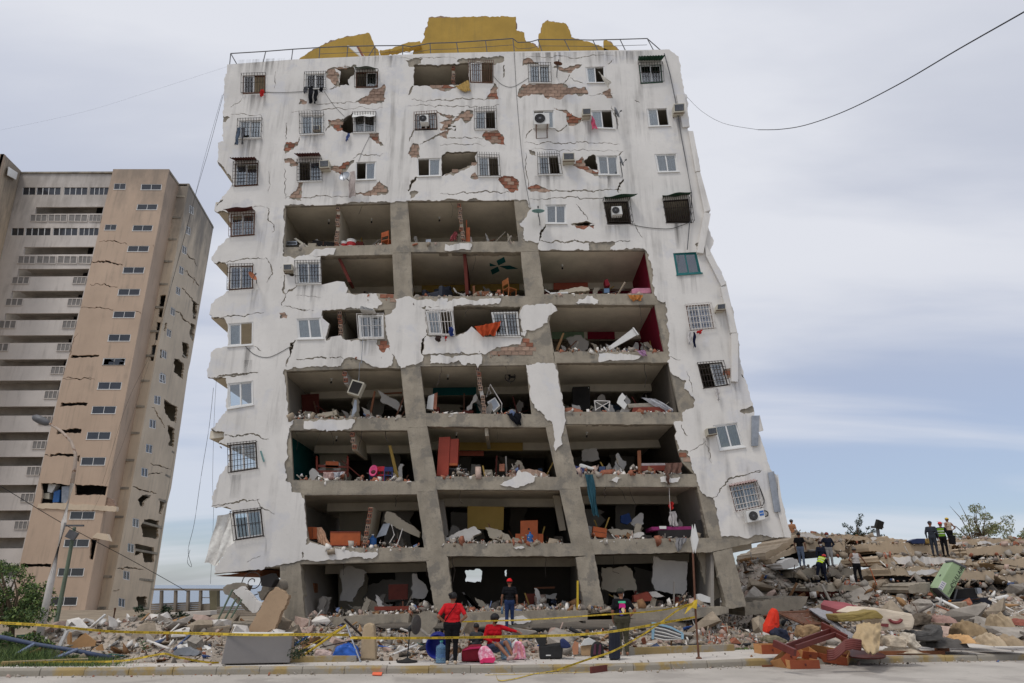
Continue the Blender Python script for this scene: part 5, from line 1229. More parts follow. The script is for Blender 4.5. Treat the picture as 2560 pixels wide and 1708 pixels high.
b=MB();c0=at(*G(1260,812),F+.5);b.lathe([(.001,0),(.13,.02),(.2,.08),(.185,.11),(.12,.05),(.001,.05)],16,Matrix.Translation(c0)@Matrix.Rotation(1.15,4,'X')@Matrix.Diagonal((.85,1.35,1,1)));b.build('shell',mat('hot_pink_plastic',lin(206,62,116),.45),t,smooth=True)
b=MB();b.lathe([(.001,0),(.1,.01),(.08,.04),(.001,.08)],12,Matrix.Translation(c0+Vector((0,-.05,-.02)))@Matrix.Rotation(1.15,4,'X'));b.build('cushion',cm('brownprint',92,60,60),t,smooth=True)
chair(8,G(1320,0)[0],F+.6,mat('red_plastic',lin(176,36,52),.4),'red plastic chair on the eighth floor, left bay',.8,2.8,True)
chair(8,G(1362,0)[0],F+.5,mat('blue_plastic2',lin(44,58,110),.4),'dark blue plastic chair on the eighth floor, left bay',.75,3.3,True)
it('leaning_board','beige door panel leaning at right of the eighth floor, left bay','door panel',G(1368,622,1388,620,1445,858,1420,864),F+.9,.06,paint['yellow'])
t=thing('wardrobe','tall rust-red wardrobe standing on the eighth floor, middle bay','wardrobe',tuple(at(*Hc(310,842),F+.8)),IN)
b=MB();b.prism([at(x,y,F+.5)for x,y in Hc(283,562,365,558,350,842,266,840)],(0,.55,0));b.build('tall_body',mat('rust_red_laminate',lin(158,66,48),.5,.1),t)
b=MB();b.prism([at(x,y,F+.55)for x,y in Hc(366,574,426,572,418,750,358,748)],(0,.5,0));b.build('side_cupboard',MATS['rust_red_laminate'],t)
b=MB();b.prism([at(x,y,F+.52)for x,y in Hc(358,748,418,750,417,766,357,766)],(0,.5,0));b.build('drawer',m_orangewood,t)
boxparts('black_chest','low black chest beside the rust-red wardrobe','chest',Hc(356,788,485,790,495,842,352,842),F+.7,.5,m_dark,[('lid_edge',(0,0,1,.1),.012,m_steel)])
it('hollow_block','upright red hollow block on the eighth floor edge','hollow block',Hc(722,756,760,754,758,806,720,806),F+.4,.2,m_brick_red)
it('brick_slab','pinkish slab of bricks sloping on the eighth floor, middle bay','wall piece',Hc(800,800,860,795,1000,800,1080,840,1070,852,800,852),F+.3,.5,m_brick_tan,1.5)
t=thing('bed','wooden bed with tall post and cluttered mattress on the eighth floor, right bay','bed',tuple(at(*I(780,828),F+.8)),IN)
b=MB();b.prism([at(x,y,F+.4)for x,y in I(648,768,905,762,905,800,650,805)],(0,1.3,0));b.build('base',m_redwood,t)
b=MB();b.prism([at(x,y,F+.4)for x,y in I(645,750,900,748,905,768,648,770)],(0,1.3,0));b.build('mattress',cm('ticking2',160,150,150),t,bevel=.02)
b=MB();b.prism([at(x,y,F+.38)for x,y in I(620,658,645,656,650,828,626,830)],(0,.09,0));b.build('bedpost',m_wood,t)
it('white_roll','white rolled mat lying on the eighth floor, right bay','rolled mat',I(198,755,215,752,315,785,305,800,200,780),F+.3,.2,m_white,bevel=.04)
it('striped_box','blue striped box on the eighth floor, right bay','box',I(345,775,385,772,390,822,345,825),F+.3,.3,cm('bluestripe',70,84,112))
cloth(I(160,765,240,790,215,850,178,835),cm('bluebits',74,80,120),'tangle of blue clothes on the eighth floor edge beside the middle column','clothes',F+.05,.06,4,'clothes',IN,seed=55)
it('fallen_wall','grey wall fragment leaning inside the eighth floor, right bay','wall piece',I(215,660,330,635,345,720,300,735,225,735),F+1.6,.15,paint['grey'],2)
# row 9
boxparts('wooden_cabinet','brown cabinet at the left end of the ninth floor','cabinet',G(782,1212,848,1214,848,1300,782,1300),F+.5,.5,m_orangewood,[('door_line',(.48,.05,.52,.95),.005,m_dark)])
boxparts('wooden_chest','large brown wooden headboard lying upright on the ninth floor, left bay','headboard',G(945,1245,1165,1245,1160,1350,945,1350),F+.4,.12,m_orangewood,[('rim',(0,0,1,.06),.02,m_redwood),('rim',(0,.94,1,1),.02,m_redwood)])
it('fallen_slab','beige wall slab toppled on the ninth floor, left bay','wall piece',G(1350,1102,1400,1110,1540,1200,1600,1250,1590,1290,1520,1260,1330,1170),F+.8,.3,paint['cream'],1.5)
b=MB();b.prism([at(x,y,F+.5)for x,y in G(1330,1190,1380,1185,1350,1270,1280,1290)],(0,.03,0));tag(b.build('bent_sheet',m_galv),'grey sheet-metal flap under the fallen slab, ninth floor left','metal sheet',IN)
b=MB();b.tube([at(x,y,F+.45)for x,y in G(1470,1225,1450,1290,1425,1355)],.02,5);b.tube([at(x,y,F+.45)for x,y in G(1390,1195,1410,1270,1375,1330)],.02,5);tag(b.build('bent_tubes',m_irw),'bent white tubes under the fallen slab, ninth floor left','tubes',IN)
it('fallen_slab','large pale wall slab with brick scars lying on the ninth floor, middle bay','wall piece',Hc(335,1290,440,1240,550,1212,590,1250,530,1280,520,1320,420,1326,330,1312),F+.5,.9,paint['white'],1.5)
it('fallen_blocks','row of fallen hollow blocks on the ninth floor, middle bay','wall piece',Hc(620,1215,680,1225,790,1270,820,1325,780,1310,650,1290),F+.7,.4,paint['cream'],1.5)
t=thing('cabinet','stepped orange wooden cabinet on the ninth floor, middle bay','cabinet',tuple(at(*Hc(935,1330),F+.9)),IN)
b=MB();b.prism([at(x,y,F+.8)for x,y in Hc(875,1168,1000,1164,1000,1330,873,1330)],(0,.5,0));b.build('tower',m_orangewood,t)
b=MB();b.prism([at(x,y,F+.82)for x,y in Hc(838,1262,874,1262,874,1330,836,1330)],(0,.46,0));b.build('side_shelf',m_orangewood,t)
b=MB();b.prism([at(x,y,F+.82)for x,y in Hc(1001,1262,1040,1264,1040,1330,1001,1330)],(0,.46,0));b.build('side_shelf',m_orangewood,t)
b=MB();b.lathe([(.001,0),(.04,0),(.04,.01),(.001,.01)],12,Matrix.Translation(at(*Hc(935,1228),F+.795))@Matrix.Rotation(math.pi/2,4,'X'));b.build('cable_hole',m_dark,t)
it('olive_board','olive board standing at the back of the ninth floor, middle bay','board',Hc(490,1062,755,1066,750,1235,490,1225),F+2.2,.06,paint['yellow'])
it('inner_column','whitewashed inner post at left of the ninth floor, middle bay','post',Hc(285,1020,318,1022,352,1275,318,1280),F+1.6,.3,paint['grey'])
it('inner_column','whitewashed inner post at right of the ninth floor, middle bay','post',Hc(1110,985,1158,985,1205,1235,1160,1240),F+1.6,.3,paint['cream'])
boxparts('drawer_unit','orange drawer unit at the left of the ninth floor, right bay','drawers',I(300,1208,400,1225,395,1292,292,1280),F+.4,.4,m_orangewood,[('drawer_gap',(.05,.48,.95,.52),.004,m_dark)])
t=thing('bed','black bed with magenta mattress on the ninth floor, right bay','bed',tuple(at(*I(880,1295),F+.7)),IN)
b=MB();b.prism([at(x,y,F+.3)for x,y in I(770,1235,1020,1232,1025,1290,775,1294)],(0,1.3,0));b.build('base',m_dark,t)
b=MB();b.prism([at(x,y,F+.3)for x,y in I(720,1212,1010,1208,1020,1232,725,1238)],(0,1.3,0));b.build('mattress',cm('magenta',132,52,98),t,bevel=.02)
b=MB();b.prism([at(x,y,F+.3)for x,y in I(1040,1165,1085,1158,1105,1285,1060,1290)],(0,.06,0));b.build('headboard',m_dark,t)
it('white_board','white card lying on the magenta mattress','card',I(778,1206,830,1206,830,1226,782,1226),F+.27,.03,m_white)
cloth(I(850,1102,900,1098,915,1205,850,1200),cm('shirtgrey',176,170,168),'pale shirt hanging on a cord in the ninth floor, right bay','shirt',F+.3,.03,3,'laundry',IN,seed=56)
b=MB();b.tube([at(x,y,F+.1)for x,y in I(850,905,853,1000,860,1100)],.01,4);tag(b.build('cord',m_irw),'cord holding the pale shirt under the eighth floor edge','cord',IN)
cloth(I(848,1030,880,1028,885,1080,850,1085),cm('red',190,50,48),'red scrap above the pale hanging shirt','rag',F+.35,.03,2,'laundry',IN,seed=57)
it('fallen_slab','grey wall slab tipped at the back of the ninth floor, right bay','wall piece',I(565,1180,640,1110,665,1120,668,1190,600,1210),F+1.5,.15,paint['white'],2)
it('fallen_slab','pale broken slab lying along the ninth floor edge, right bay','wall piece',I(560,1285,600,1262,650,1248,670,1270,640,1290,580,1295),F+.25,.4,paint['white'],1.5)
it('fallen_blocks','toppled hollow-block row on the ninth floor, right bay','wall piece',I(400,1235,470,1225,590,1240,570,1275,440,1272),F+.8,.5,paint['cream'],1.5)
b=MB();b.prism([at(x,y,F+1.4)for x,y in I(500,1130,560,1110,580,1170,545,1195,500,1180)],(0,.2,0));tag(b.build('blue_bundle',cm('bluebag',44,62,104)),'dark blue bundle at the back of the ninth floor, right bay','bundle',IN)
for hp,li,nm in((Hc(325,95),6,'seventh floor, middle bay'),(C(985,215),3,'fourth floor, left bay left of the partition'),(C(1350,230),3,'fourth floor, left bay right of the partition'),(D(295,180),3,'fourth floor, middle bay'),(Hc(390,535),7,'eighth floor, middle bay'),(I(280,480),7,'eighth floor, right bay'),(E(365,565),4,'fifth floor, right bay'),(G(925,545),7,'eighth floor, left bay'),(G(888,115),6,'seventh floor, left bay')):
 p=undpt(li,hp[0]);t=thing('ceiling_lamp','bare bulb on the ceiling of the '+nm,'lamp',(p.x,F+1.5,p.z),'bare bulbs on the open-floor ceilings')
 b=MB();b.lathe([(.001,0),(.06,0),(.06,-.03),(.02,-.05),(.02,-.12)],10,Matrix.Translation((p.x,F+1.5,p.z)));b.build('holder',m_white,t)
 b=MB();b.lathe([(.02,-.12),(.045,-.17),(.03,-.22),(.001,-.23)],10,Matrix.Translation((p.x,F+1.5,p.z)));b.build('bulb',m_dark,t)
# painted star flower on the fifth floor ceiling
for k in range(4):
 a=k*math.pi/2+.3
 p=undpt(4,D(795,0)[0]);c0=Vector((p.x,F+1.5,p.z-.006));b=MB()
 d=Vector((math.cos(a),math.sin(a),0));e=Vector((-d.y,d.x,0))
 b.add([c0+d*.05,c0+d*.5+e*.22,c0+d*.98,c0+d*.5-e*.22],[(0,1,2,3)]);b.build('painted_petal',paint['teal'],BLD)
rb2=random.Random(3);hm=MB();hm.box((0,0,0),(.085,.002,.1));ho=hm.build('h',m_dark,local=True);HOLE=ho.data;bpy.data.objects.remove(ho)
for a,c_ in((C(1125,112),C(1112,440)),(D(482,85),D(515,410)),(Hc(560,50),Hc(618,388)),(G(1045,72),G(1052,165)),(G(1235,1065),G(1183,1365)),(B(90,455),B(93,602)),(C(1130,965),C(1150,1180)),(G(1100,515),G(1112,650))):
 pa,pb=at(*a,F),at(*c_,F);n=int((pa-pb).length/.2)
 for i in range(n):
  if rb2.random()<.12:continue
  p=pa.lerp(pb,(i+.5)/n);o=bpy.data.objects.new('brick',me_r if rb2.random()<.45 else me_t);o.parent=BLD;o.location=p-ORIGIN[BLD.name]+Vector((rb2.gauss(0,.015),.13,0));o.scale=(.55,2.2,.95);o.rotation_euler=(0,rb2.gauss(.04,.05),rb2.gauss(0,.1));COL.objects.link(o)
  for sx in(-.035,.035):
   h_=bpy.data.objects.new('brick_hole',HOLE);h_.parent=o;h_.location=(sx/.55,-.0315,0);COL.objects.link(h_)
# ------------------------------------------------------------------ tan apartment tower at the left
TW=thing('apartment_tower','tall leaning tan apartment tower with stacked white balconies and cracked walls','building',(-45,66,-1.3))
m_tan=mat('tan_paint',lin(190,167,146),.9,.1,.25,.15,6,streak=.7,dirt=.35,dirtcol=(.2,.17,.14),top=(36,48,.6))
m_beige=mat('beige_paint',lin(206,188,164),.9,.12,.3,.1,6,streak=.5,dirt=.25,dirtcol=(.17,.155,.14),top=(30,48,.75))
m_bal=mat('stained_white_paint',lin(206,198,190),.9,.09,.35,.1,6,streak=.6,dirt=.25,dirtcol=(.24,.21,.18),top=(32,49,.6))
m_tglass=mat('dark_window_glass',(.035,.037,.042),.12,.3,.5,spec=.6)
def xA(y):return float(np.interp(y,[423,651,892,951,1152,1400,1565],[283,230,172,155,108,52,14]))
def lerp_x(p,q,y):return p[0]+(q[0]-p[0])*(y-p[1])/(q[1]-p[1])
AB=((423,423),(205,1562));BC=((448,459),(237,1562));CD=((473,459),(265,1552));DR=((534,566),(374,1548))
WA=[J(745,258,823,258,819,299,741,299),J(922,262,1057,263,1053,302,918,302)]
for x0,y0,x1,y1 in((893,393,1028,432),(683,526,760,565),(865,530,996,570),(832,665,972,705),(802,804,942,846),(770,946,914,990),(738,1093,882,1137),(705,1243,852,1290),(670,1398,818,1445)):
 WA.append(J(x0+4,y0,x1+4,y0,x1-4,y1,x0-4,y1))
for x0,y0,x1,y1 in((500,-8,607,25),(474,107,590,144),(445,224,563,262),(420,349,537,387),(392,472,512,512),(338,735,460,774),(310,870,433,908),(280,1010,408,1050),(245,1150,375,1192)):
 WA.append(K(x0+3,y0,x1+3,y0,x1-4,y1,x0-4,y1))
HA=[K(200,598,345,605,340,650,320,695,195,695,205,650),K(365,600,552,618,546,672,490,655,362,655),K(440,872,528,880,515,975,435,968),J(470,1378,650,1378,645,1388,560,1394,460,1398),K(295,208,428,208,420,222,290,226),K(280,336,395,334,392,356,330,352,275,362),K(245,456,370,458,368,466,240,468),K(375,466,388,462,384,495,374,490),K(100,990,250,992,246,1006,100,1004)]
CA=[(1.6,J(645,640,760,638,830,655)),(3.5,J(600,770,690,765,800,790)),(2.0,J(590,915,680,912,770,935)),(2.0,J(530,1070,640,1068,740,1085)),(1.6,J(510,1235,490,1260,450,1390)),(1.2,J(420,1530,600,1530)),(1.5,K(300,90,460,95)),(1.5,K(210,460,240,470)),(1.2,J(880,1090,980,1140)),(1.4,J(860,1400,930,1445)),(1.4,J(1000,660,1045,700))]
polyA=[(283,423),(423,423),(AB[1][0],1562),(14,1565),(52,1400),(108,1152),(155,951),(172,892),(230,651)]
fw=sheet('front_wall',[polyA],[jag(h,1.2,6)for h in HA]+WA+[crackpoly(p,w*1.5)for w,p in CA],66,66.2,m_tan,TW)
b=MB();b.prism([at(x,y,68.2)for x,y in[(260,440),(423,440),(AB[1][0]+6,1555),(20,1560)]],(0,.2,0));b.build('inner_wall',m_dark,TW)  # near-black colour stands for the unlit rooms behind the openings
for w in WA:
 f=quad3(w,66)
 m=MB();fu,fv=.03,.06
 qbar(m,f,0,0,1,fv,.02,.1);qbar(m,f,0,1-fv,1,1.02,-.04,.1);qbar(m,f,0,fv,fu,1-fv,.02,.1);qbar(m,f,1-fu,fv,1,1-fv,.02,.1);qbar(m,f,.49,fv,.51,1-fv,.02,.1)
 o=m.build('window',m_pvc,TW)
 for u0,u1 in((fu,.49),(.51,1-fu)):
  g_=MB();qbar(g_,f,u0,fv,u1,1-fv,.06,.075);g_.build('pane',m_tglass,o)
# band floor lines on the tan front
for yy in(520,592,660,727,780,836,893,946):
 pass
# side faces B, C, D
def P4(a,b,Ya,Yb):return[at(*a[0],Ya),at(*b[0],Yb),at(*b[1],Yb),at(*a[1],Ya)]
b=MB();b.prism(P4(AB,BC,66,68.8),(-.2,.1,0));b.build('corner_wall',m_tan,TW)
sheet('return_wall',[[BC[0],CD[0],CD[1],BC[1]]],[jag(J(1045,990,1090,985,1085,1140,1035,1130),1,6),jag(J(1022,1165,1062,1165,1055,1290,1012,1280),1,6),jag(J(990,1315,1030,1310,1020,1420,980,1415),1,6)],68.8,69.0,m_beige,TW)
d0,d1,d2=at(*CD[0],68.8),at(*DR[0],78.6),at(*CD[1],68.8)
nD=(d1-d0).cross(d2-d0).normalized()
if nD.x<0:nD=-nD
WD=[]
for cx,cy in((1252,430),(1230,565),(1205,692),(1185,825),(1165,960),(1130,1095),(1105,1235),(1075,1375),(1062,1520)):
 WD.append(J(cx-13,cy-32,cx+17,cy-14,cx+13,cy+34,cx-17,cy+18))
for cx,cy in((790,90),(765,195),(742,310),(725,430),(703,545),(660,790),(636,912),(615,1045),(592,1177)):
 WD.append(K(cx-16,cy-24,cx+17,cy-17,cx+15,cy+26,cx-18,cy+18))
HD=[J(1190,1290,1232,1310,1225,1405,1188,1385),J(1140,1400,1200,1430,1190,1525,1135,1490),J(1245,1170,1275,1185,1262,1290,1240,1260),J(1262,1030,1290,1045,1280,1150,1258,1140),K(795,190,862,230,855,305,822,285,800,255),K(812,318,848,335,842,425,818,415),K(690,655,735,655,690,715,668,680),K(775,672,805,678,785,750,770,745),K(700,772,772,782,765,868,690,855,685,800),K(655,893,748,905,740,985,700,980,690,935,652,950),K(665,1148,715,1150,708,1240,672,1210),K(845,2,892,20,888,95,860,75),J(1080,1160,1095,1170,1080,1230,1070,1220),J(1050,1340,1085,1350,1060,1400,1045,1395)]
CDk=[(2.2,J(1200,820,1260,880,1300,930)),(2.4,J(1190,940,1240,1000,1300,1050)),(2.0,J(1140,1090,1250,1190)),(2.2,K(730,500,830,530)),(2.2,K(630,600,760,650)),(2.5,K(560,1015,640,1010,700,1020)),(2.2,K(500,1180,530,1125,580,1115)),(2.2,K(735,230,800,330)),(1.6,J(1205,700,1290,800)),(2,K(720,560,790,545)),(1.6,J(1265,870,1265,910))]
sheet('side_wall',[[CD[0],DR[0],(476,905),(470,930),(452,1060),(428,1220),(418,1260),DR[1],CD[1]]],[jag(h,1.4,5)for h in HD]+WD+[crackpoly(p,w*1.7)for w,p in CDk],0,0,m_beige,TW,unp=(d0,nD,-nD*.2))
b=MB();b.prism([p-nD*2.6 for p in(d0,d1,at(*DR[1],78.6),d2)],-nD*.1);b.build('inner_wall',paint['cream'],TW)
b=MB();b.prism([d1-nD*.21,at(*DR[1],78.6)-nD*.21,at(*DR[1],78.6)-nD*3,d1-nD*3],(-.15,-.3,0));b.build('rear_side_wall',paint['cream'],TW)
for k in range(17):
 z0=-1.3+2.78*k+1.0
 t=(z0+1.3)/(d0.z+1.3)
 a_=d2.lerp(d0,min(1,t));e_=at(*DR[1],78.6).lerp(d1,min(1,t))
 b=MB();b.prism([a_-nD*.22,e_-nD*.22,e_-nD*2.6,a_-nD*2.6],(0,0,.22));b.build('floor_slab',m_conc,TW)
for w in WD:
 p=[onplane(x,y,d0,nD)for x,y in w]
 def f(u,v,d=0.0):return(p[0]*(1-u)+p[1]*u)*(1-v)+(p[3]*(1-u)+p[2]*u)*v-nD*d
 m=MB()
 for u0,v0,u1,v1 in((0,0,1,.07),(0,.93,1,1),(0,.07,.08,.93),(.92,.07,1,.93),(.47,.07,.53,.93)):
  m.prism([f(u0,v0,.03),f(u1,v0,.03),f(u1,v1,.03),f(u0,v1,.03)],-nD*.1)
 o=m.build('window',m_pvc,TW)
 g_=MB();g_.prism([f(.08,.07,.08),f(.92,.07,.08),f(.92,.93,.08),f(.08,.93,.08)],-nD*.015);g_.build('pane',m_tglass,o)
# roof cap so the tower is closed from above
zt=at(350,423,66).z
b=MB();b.prism([at(283,430,66)+Vector((0,.2,0)),at(423,430,66)+Vector((0,.2,0)),at(448,465,68.8),at(473,465,68.8),at(534,572,78.6),Vector((-52,80,zt-.4)),Vector((-70,80,zt-.4)),Vector((-70,66.3,zt-.4))],(0,0,.2));b.build('roof',m_conc,TW)
# rear dark core
b=MB();b.box((-60,76,21),(30,.3,46));b.build('rear_wall',m_beige,TW)
# --- balcony wall at the left
rec=[(517,534,557,90),(617,636,666,61),(672,691,722,46),(727,745,777,30),(783,800,835,13),(838,857,892,-6),(898,915,949,-30),(951,976,1011,-60),(1016,1039,1075,-90),(1080,1101,1137,-90),(1142,1165,1204,-90),(1212,1232,1271,-90),(1276,1301,1338,-90),(1344,1371,1407,-90),(1413,1440,1476,-90)]
holes=[[(xl,y0+1),(xA(y0)-2,y0),(xA(y1)-2,y1),(xl-3,y1+1)]for y0,y1,y2,xl in rec]
wb=[J(x0+2,284,x1+2,284,x1-2,332,x0-2,332)for x0,x1 in((147,230),(238,395),(417,570),(585,708))]+[J(x0+2,549,x1+2,549,x1-2,597,x0-2,597)for x0,x1 in((74,155),(166,330),(346,505),(516,643))]
polyW=[(52,431),(281,436),(230,651),(172,892),(155,951),(108,1152),(52,1400),(14,1565),(-120,1565),(-120,1000),(-60,800)]
sheet('balcony_wall',[polyW],holes+wb,66.35,66.55,m_bal,TW)
b=MB();b.prism([at(x,y,68.3)for x,y in[(40,445),(281,445),(30,1560),(-140,1560),(-120,900)]],(0,.2,0));b.build('balcony_rear_wall',mat('patchy_balcony',lin(186,178,168),.9,.35,.5,dirt=.5),TW)  # patchy grey-beige wall behind the balcony gaps
for y0,y1,y2,xl in rec:
 p0,p1=at(xl-8,y2,66.56),at(xA(y2),y2,66.56)
 b=MB();b.prism([p0,p1,p1+Vector((0,1.8,0)),p0+Vector((0,1.8,0))],(0,0,.2));b.build('balcony_slab',m_bal,TW)
m_slat=mat('louvre_grey',lin(128,124,120),.7,.2,2,dirt=.3)
def louvre(q):
 f=quad3(q,66.32);m=MB()
 qbar(m,f,0,0,1,.08,-.06,.0);qbar(m,f,0,.92,1,1,-.06,.0)
 for u in(0,.32,.64,.96):qbar(m,f,u,.08,u+.04,.92,-.06,.0)
 o=m.build('louvre_panel',m_bal,TW)
 for k in range(3):
  u=.05+k*.32;s_=MB();qbar(s_,f,u,.1,u+.26,.9,-.02,-.003);s_.build('louvre_infill',m_slat,o)
for x0,x1 in((200,312),(318,442),(450,577),(585,664)):louvre(J(x0,460,x1,461,x1-5,510,x0-5,508))
for x0,x1 in((120,235),(242,370),(378,508),(515,600)):louvre(J(x0,730,x1,732,x1-6,785,x0-6,782))
for(y0,y1,y2,xl)in rec[2:13]:
 h=(y2-y1)*.62;xr=xA(y1)-3
 louvre([(xr-33,y1+1),(xr,y1+1),(xr-4,y1+h),(xr-37,y1+h)])
 if xl>-30:louvre([(xl-14,y1+1),(xl+30,y1+1),(xl+26,y1+h),(xl-18,y1+h)])
for w in wb:
 f=quad3(w,66.35);m=MB();n_=4 if(w[1][0]-w[0][0])>40 else 2
 for i in range(n_+1):qbar(m,f,max(0,i/n_-.012),0,min(1,i/n_+.012),1,.04,.12)
 o=m.build('window',m_pvc,TW);g_=MB();qbar(g_,f,0,0,1,1,.1,.115);g_.build('pane',m_tglass,o)
# wing at the far left edge
b=MB();b.prism([at(10,385,61),at(53,428,66.3),at(-215,1560,66.3),at(-300,1560,61)],(-.3,0,0));b.build('wing_wall',m_beige,TW)
b=MB();b.prism([at(-160,385,61),at(10,385,61),at(-300,1560,61),at(-480,1560,61)],(0,.3,0));b.build('wing_wall',m_tan,TW)
wq=J(55,150,115,190,105,235,48,205)
q3=[at(x,y,61+5.3*(x-10)/43)-Vector((-.05,.05,0))for x,y in wq]
m=MB();m.prism(q3,(-.1,.05,0));o=m.build('window',m_pvc,TW)
# things inside the opened storey of the tower
for poly,mm in((K(235,600,275,605,250,645,230,640),m_white),(K(262,640,292,630,285,690,255,692),m_jugd),(K(300,615,342,612,330,695,298,692),m_galv),(K(202,648,240,645,238,675,205,672),m_cream)):
 tag(slabpx(poly,66.5,.6,'stored_item',mm),['white board','blue mattress','grey locker','cream appliance'][[m_white,m_jugd,m_galv,m_cream].index(mm)]+' exposed in the opened storey of the tan tower','belongings')
slabpx(K(365,656,490,656,548,680,560,712,345,700),66.12,.3,'broken_parapet',m_brick_tan,TW,1.2)
slabpx(K(185,697,340,697,565,712,562,735,180,718),65.9,.4,'storey_ledge',m_beige,TW,1)
b=slabpx(K(445,862,470,838,520,845,535,880),65.85,.4,'bay_hood',m_beige,TW)
# ------------------------------------------------------------------ street lamp, pole, sea front
sl=thing('street_lamp','leaning white street lamp with curved arm in front of the tan tower','street lamp',tuple(at(*K(172,1425),21.7)))
pts=[at(*K(x,y),21.7)for x,y in((174,1425),(250,1060),(310,790),(350,600),(366,500),(366,455),(345,395),(300,348),(245,312),(215,297))]
b=MB();b.tube(pts[:4],[.115,.095,.075,.062],10);b.build('pole',mat('chalky_white_pole',lin(196,190,184),.8,.15,3,dirt=.5),sl,smooth=True)
b=MB();b.tube(pts[3:],[.06,.055,.05,.045,.04,.038,.035],8);b.build('curved_arm',mat('rusty_white_arm',lin(176,160,146),.8,.2,6,col2=lin(120,84,60),thr=.56),sl,smooth=True)
b=MB();h0,h1=at(*K(240,312),21.7),at(*K(158,274),21.7);d=h1-h0
b.tube([h0,h0+d*.15,h0+d*.5,h0+d*.85,h1],[.04,.1,.13,.11,.03],8);b.build('lamp_head',m_steel,sl,smooth=True)
b=MB();b.box(at(*K(172,1428),21.7),(.34,.34,.06));b.build('base_plate',m_conc,sl)
gp=thing('utility_pole','thin green pole with a floodlight bracket in front of the tan tower','pole',tuple(at(*K(258,1345),32)))
b=MB();b.tube([at(*K(258,1345),32),at(*K(330,990),32),at(*K(362,812),32)],[.1,.085,.07],8);b.build('pole',mat('dull_green_paint',lin(104,116,100),.8,.15),gp)
b=MB();b.box(at(*K(358,804),32),(.9,.1,.08));b.box(at(*K(350,850),31.9),(.4,.25,.35),(0,.4,.3));b.build('floodlight_bracket',m_steel,gp)
ss=thing('seaside_shelter','roofless concrete shelter frame in front of the sea','shelter',tuple(at(*L(1650,490),55)))
m_old=mat('weathered_concrete',lin(132,122,110),.95,.25,.8,dirt=.4)
def ssp(name,poly,Y=55,d=.3,m=m_old):slabpx(poly,Y,d,name,m,ss)
ssp('top_beam',L(1385,262,2060,264,2060,282,1390,280))
for x in(1475,1605,1720,1835):ssp('post',L(x-8,282,x+10,282,x+6,475,x-16,480),55.05,.3)
ssp('corner_pier',L(1920,282,1990,282,1990,520,1930,520),54.6,.6,mat('olive_concrete',lin(104,98,78),.95,.2,1))
for k in range(5):ssp('wall_course',L(1385,402+k*18,1830,385+k*17,1830,400+k*17,1385,418+k*18),55.4,.15)
ssp('cross_rail',L(1840,343,1920,343,1920,350,1840,350),55.2,.1)
ssp('low_wall',L(1830,405,1925,400,1925,465,1830,470),55.3,.2)
for k in range(6):ssp('wall_course',L(1990,430+k*16,2360,420+k*16,2360,433+k*16,1990,443+k*16),50,.15)
ssp('floor_platform',L(1385,498,1930,468,1930,520,1385,530),52,2.5,m_walk)
rl=thing('site_railing','dark pipe railing sloping across the foot of the tan tower','railing',tuple(at(*L(900,640),34)))
b=MB();b.tube([at(*L(x,y),34)for x,y in((-100,705),(400,655),(1010,590),(1280,565),(1900,515),(2100,512))],.05,5);b.build('handrail',m_iron,rl)
b=MB();b.tube([at(*L(x,y),34)for x,y in((480,690),(1010,618),(1290,600))],.03,5);b.build('lower_rail',m_iron,rl)
for x,y in((660,628),(905,603),(1005,592),(1105,582),(1195,572),(1240,568),(1500,545),(1780,525)):
 b=MB();b.tube([at(*L(x,y),34),at(*L(x-5,y+70),34)],.04,5);b.build('rail_post',m_iron,rl)
b=MB();b.tube([at(*L(1058,440),33),at(*L(1040,560),33),at(*L(1000,690),33)],.05,5);tag(b.build('bent_post',m_rust),'bent rusty post leaning before the tan tower','post')
fb=MB();fb.grid(lambda u,v:at(*L(150+u*1000,690-25*math.sin(u*3)+v*(120+10*math.sin(u*9))),25.5+.1*math.sin(u*30)),40,4)
tag(fb.build('mesh_fence',mat('dark_green_mesh',lin(44,78,62),.9,.25,2),smooth=True),'dark green mesh screen behind the rubble at left','fence')
# ------------------------------------------------------------------ ground floor of the white block
PL=[('ground_slab',Mc(960,712,1080,690,1440,655,1920,640,1910,722,1440,745,1100,775,960,790),26.3,.7),('ground_slab',N(480,482,1000,470,1720,466,1720,555,1200,590,590,628,480,630),26.2,10.6),('ground_slab',O(300,560,700,550,1260,540,1260,602,820,672,300,650),26.4,10.4),('ground_slab',Mc(960,712,1080,690,2200,640,2200,700,960,780),27.05,9.8)]
for nm,q,Y,d in PL:
 slabpx(jag(q,.8,14),Y,d,nm,m_conc,BLD)
slabpx(N(870,545,1000,530,1130,510,1205,560,1140,585,1000,590,880,600),26.17,.03,'plaster_fragment',m_plaster,BLD,2)
slabpx(N(900,725,1100,715,1250,740,1280,770,1130,790,920,790),24.0,.25,'plaster_fragment',m_plaster,BLD,2)
GF='broken walls and furniture on the ground floor of the white block'
def gi(name,label,cat,poly,Y,dep,m,jg=1.5):return tag(slabpx(poly,Y,dep,name,m,None,jg),label,cat,GF)
gi('standing_wall','tall pale wall remnant in the ground floor, left bay','wall piece',Mc(1290,235,1380,200,1460,230,1530,260,1500,360,1430,470,1400,530,1280,520,1310,420),29.5,.15,paint['white'],2.5)
gi('standing_wall','white wall remnant beside the middle column of the ground floor','wall piece',Mc(1945,275,1985,272,2000,320,2070,370,2092,430,2060,500,1940,500),28.6,.12,paint['white'],2)
gi('standing_wall','low grey wall at the back of the ground floor, left bay','wall piece',Mc(1490,390,1700,330,1960,320,1960,520,1420,540),31.5,.15,paint['grey'],2)
gi('headboard','red-brown headboard standing in the ground floor, left bay','headboard',Mc(1730,372,1910,368,1905,510,1730,512),29.0,.08,m_redwood,0)
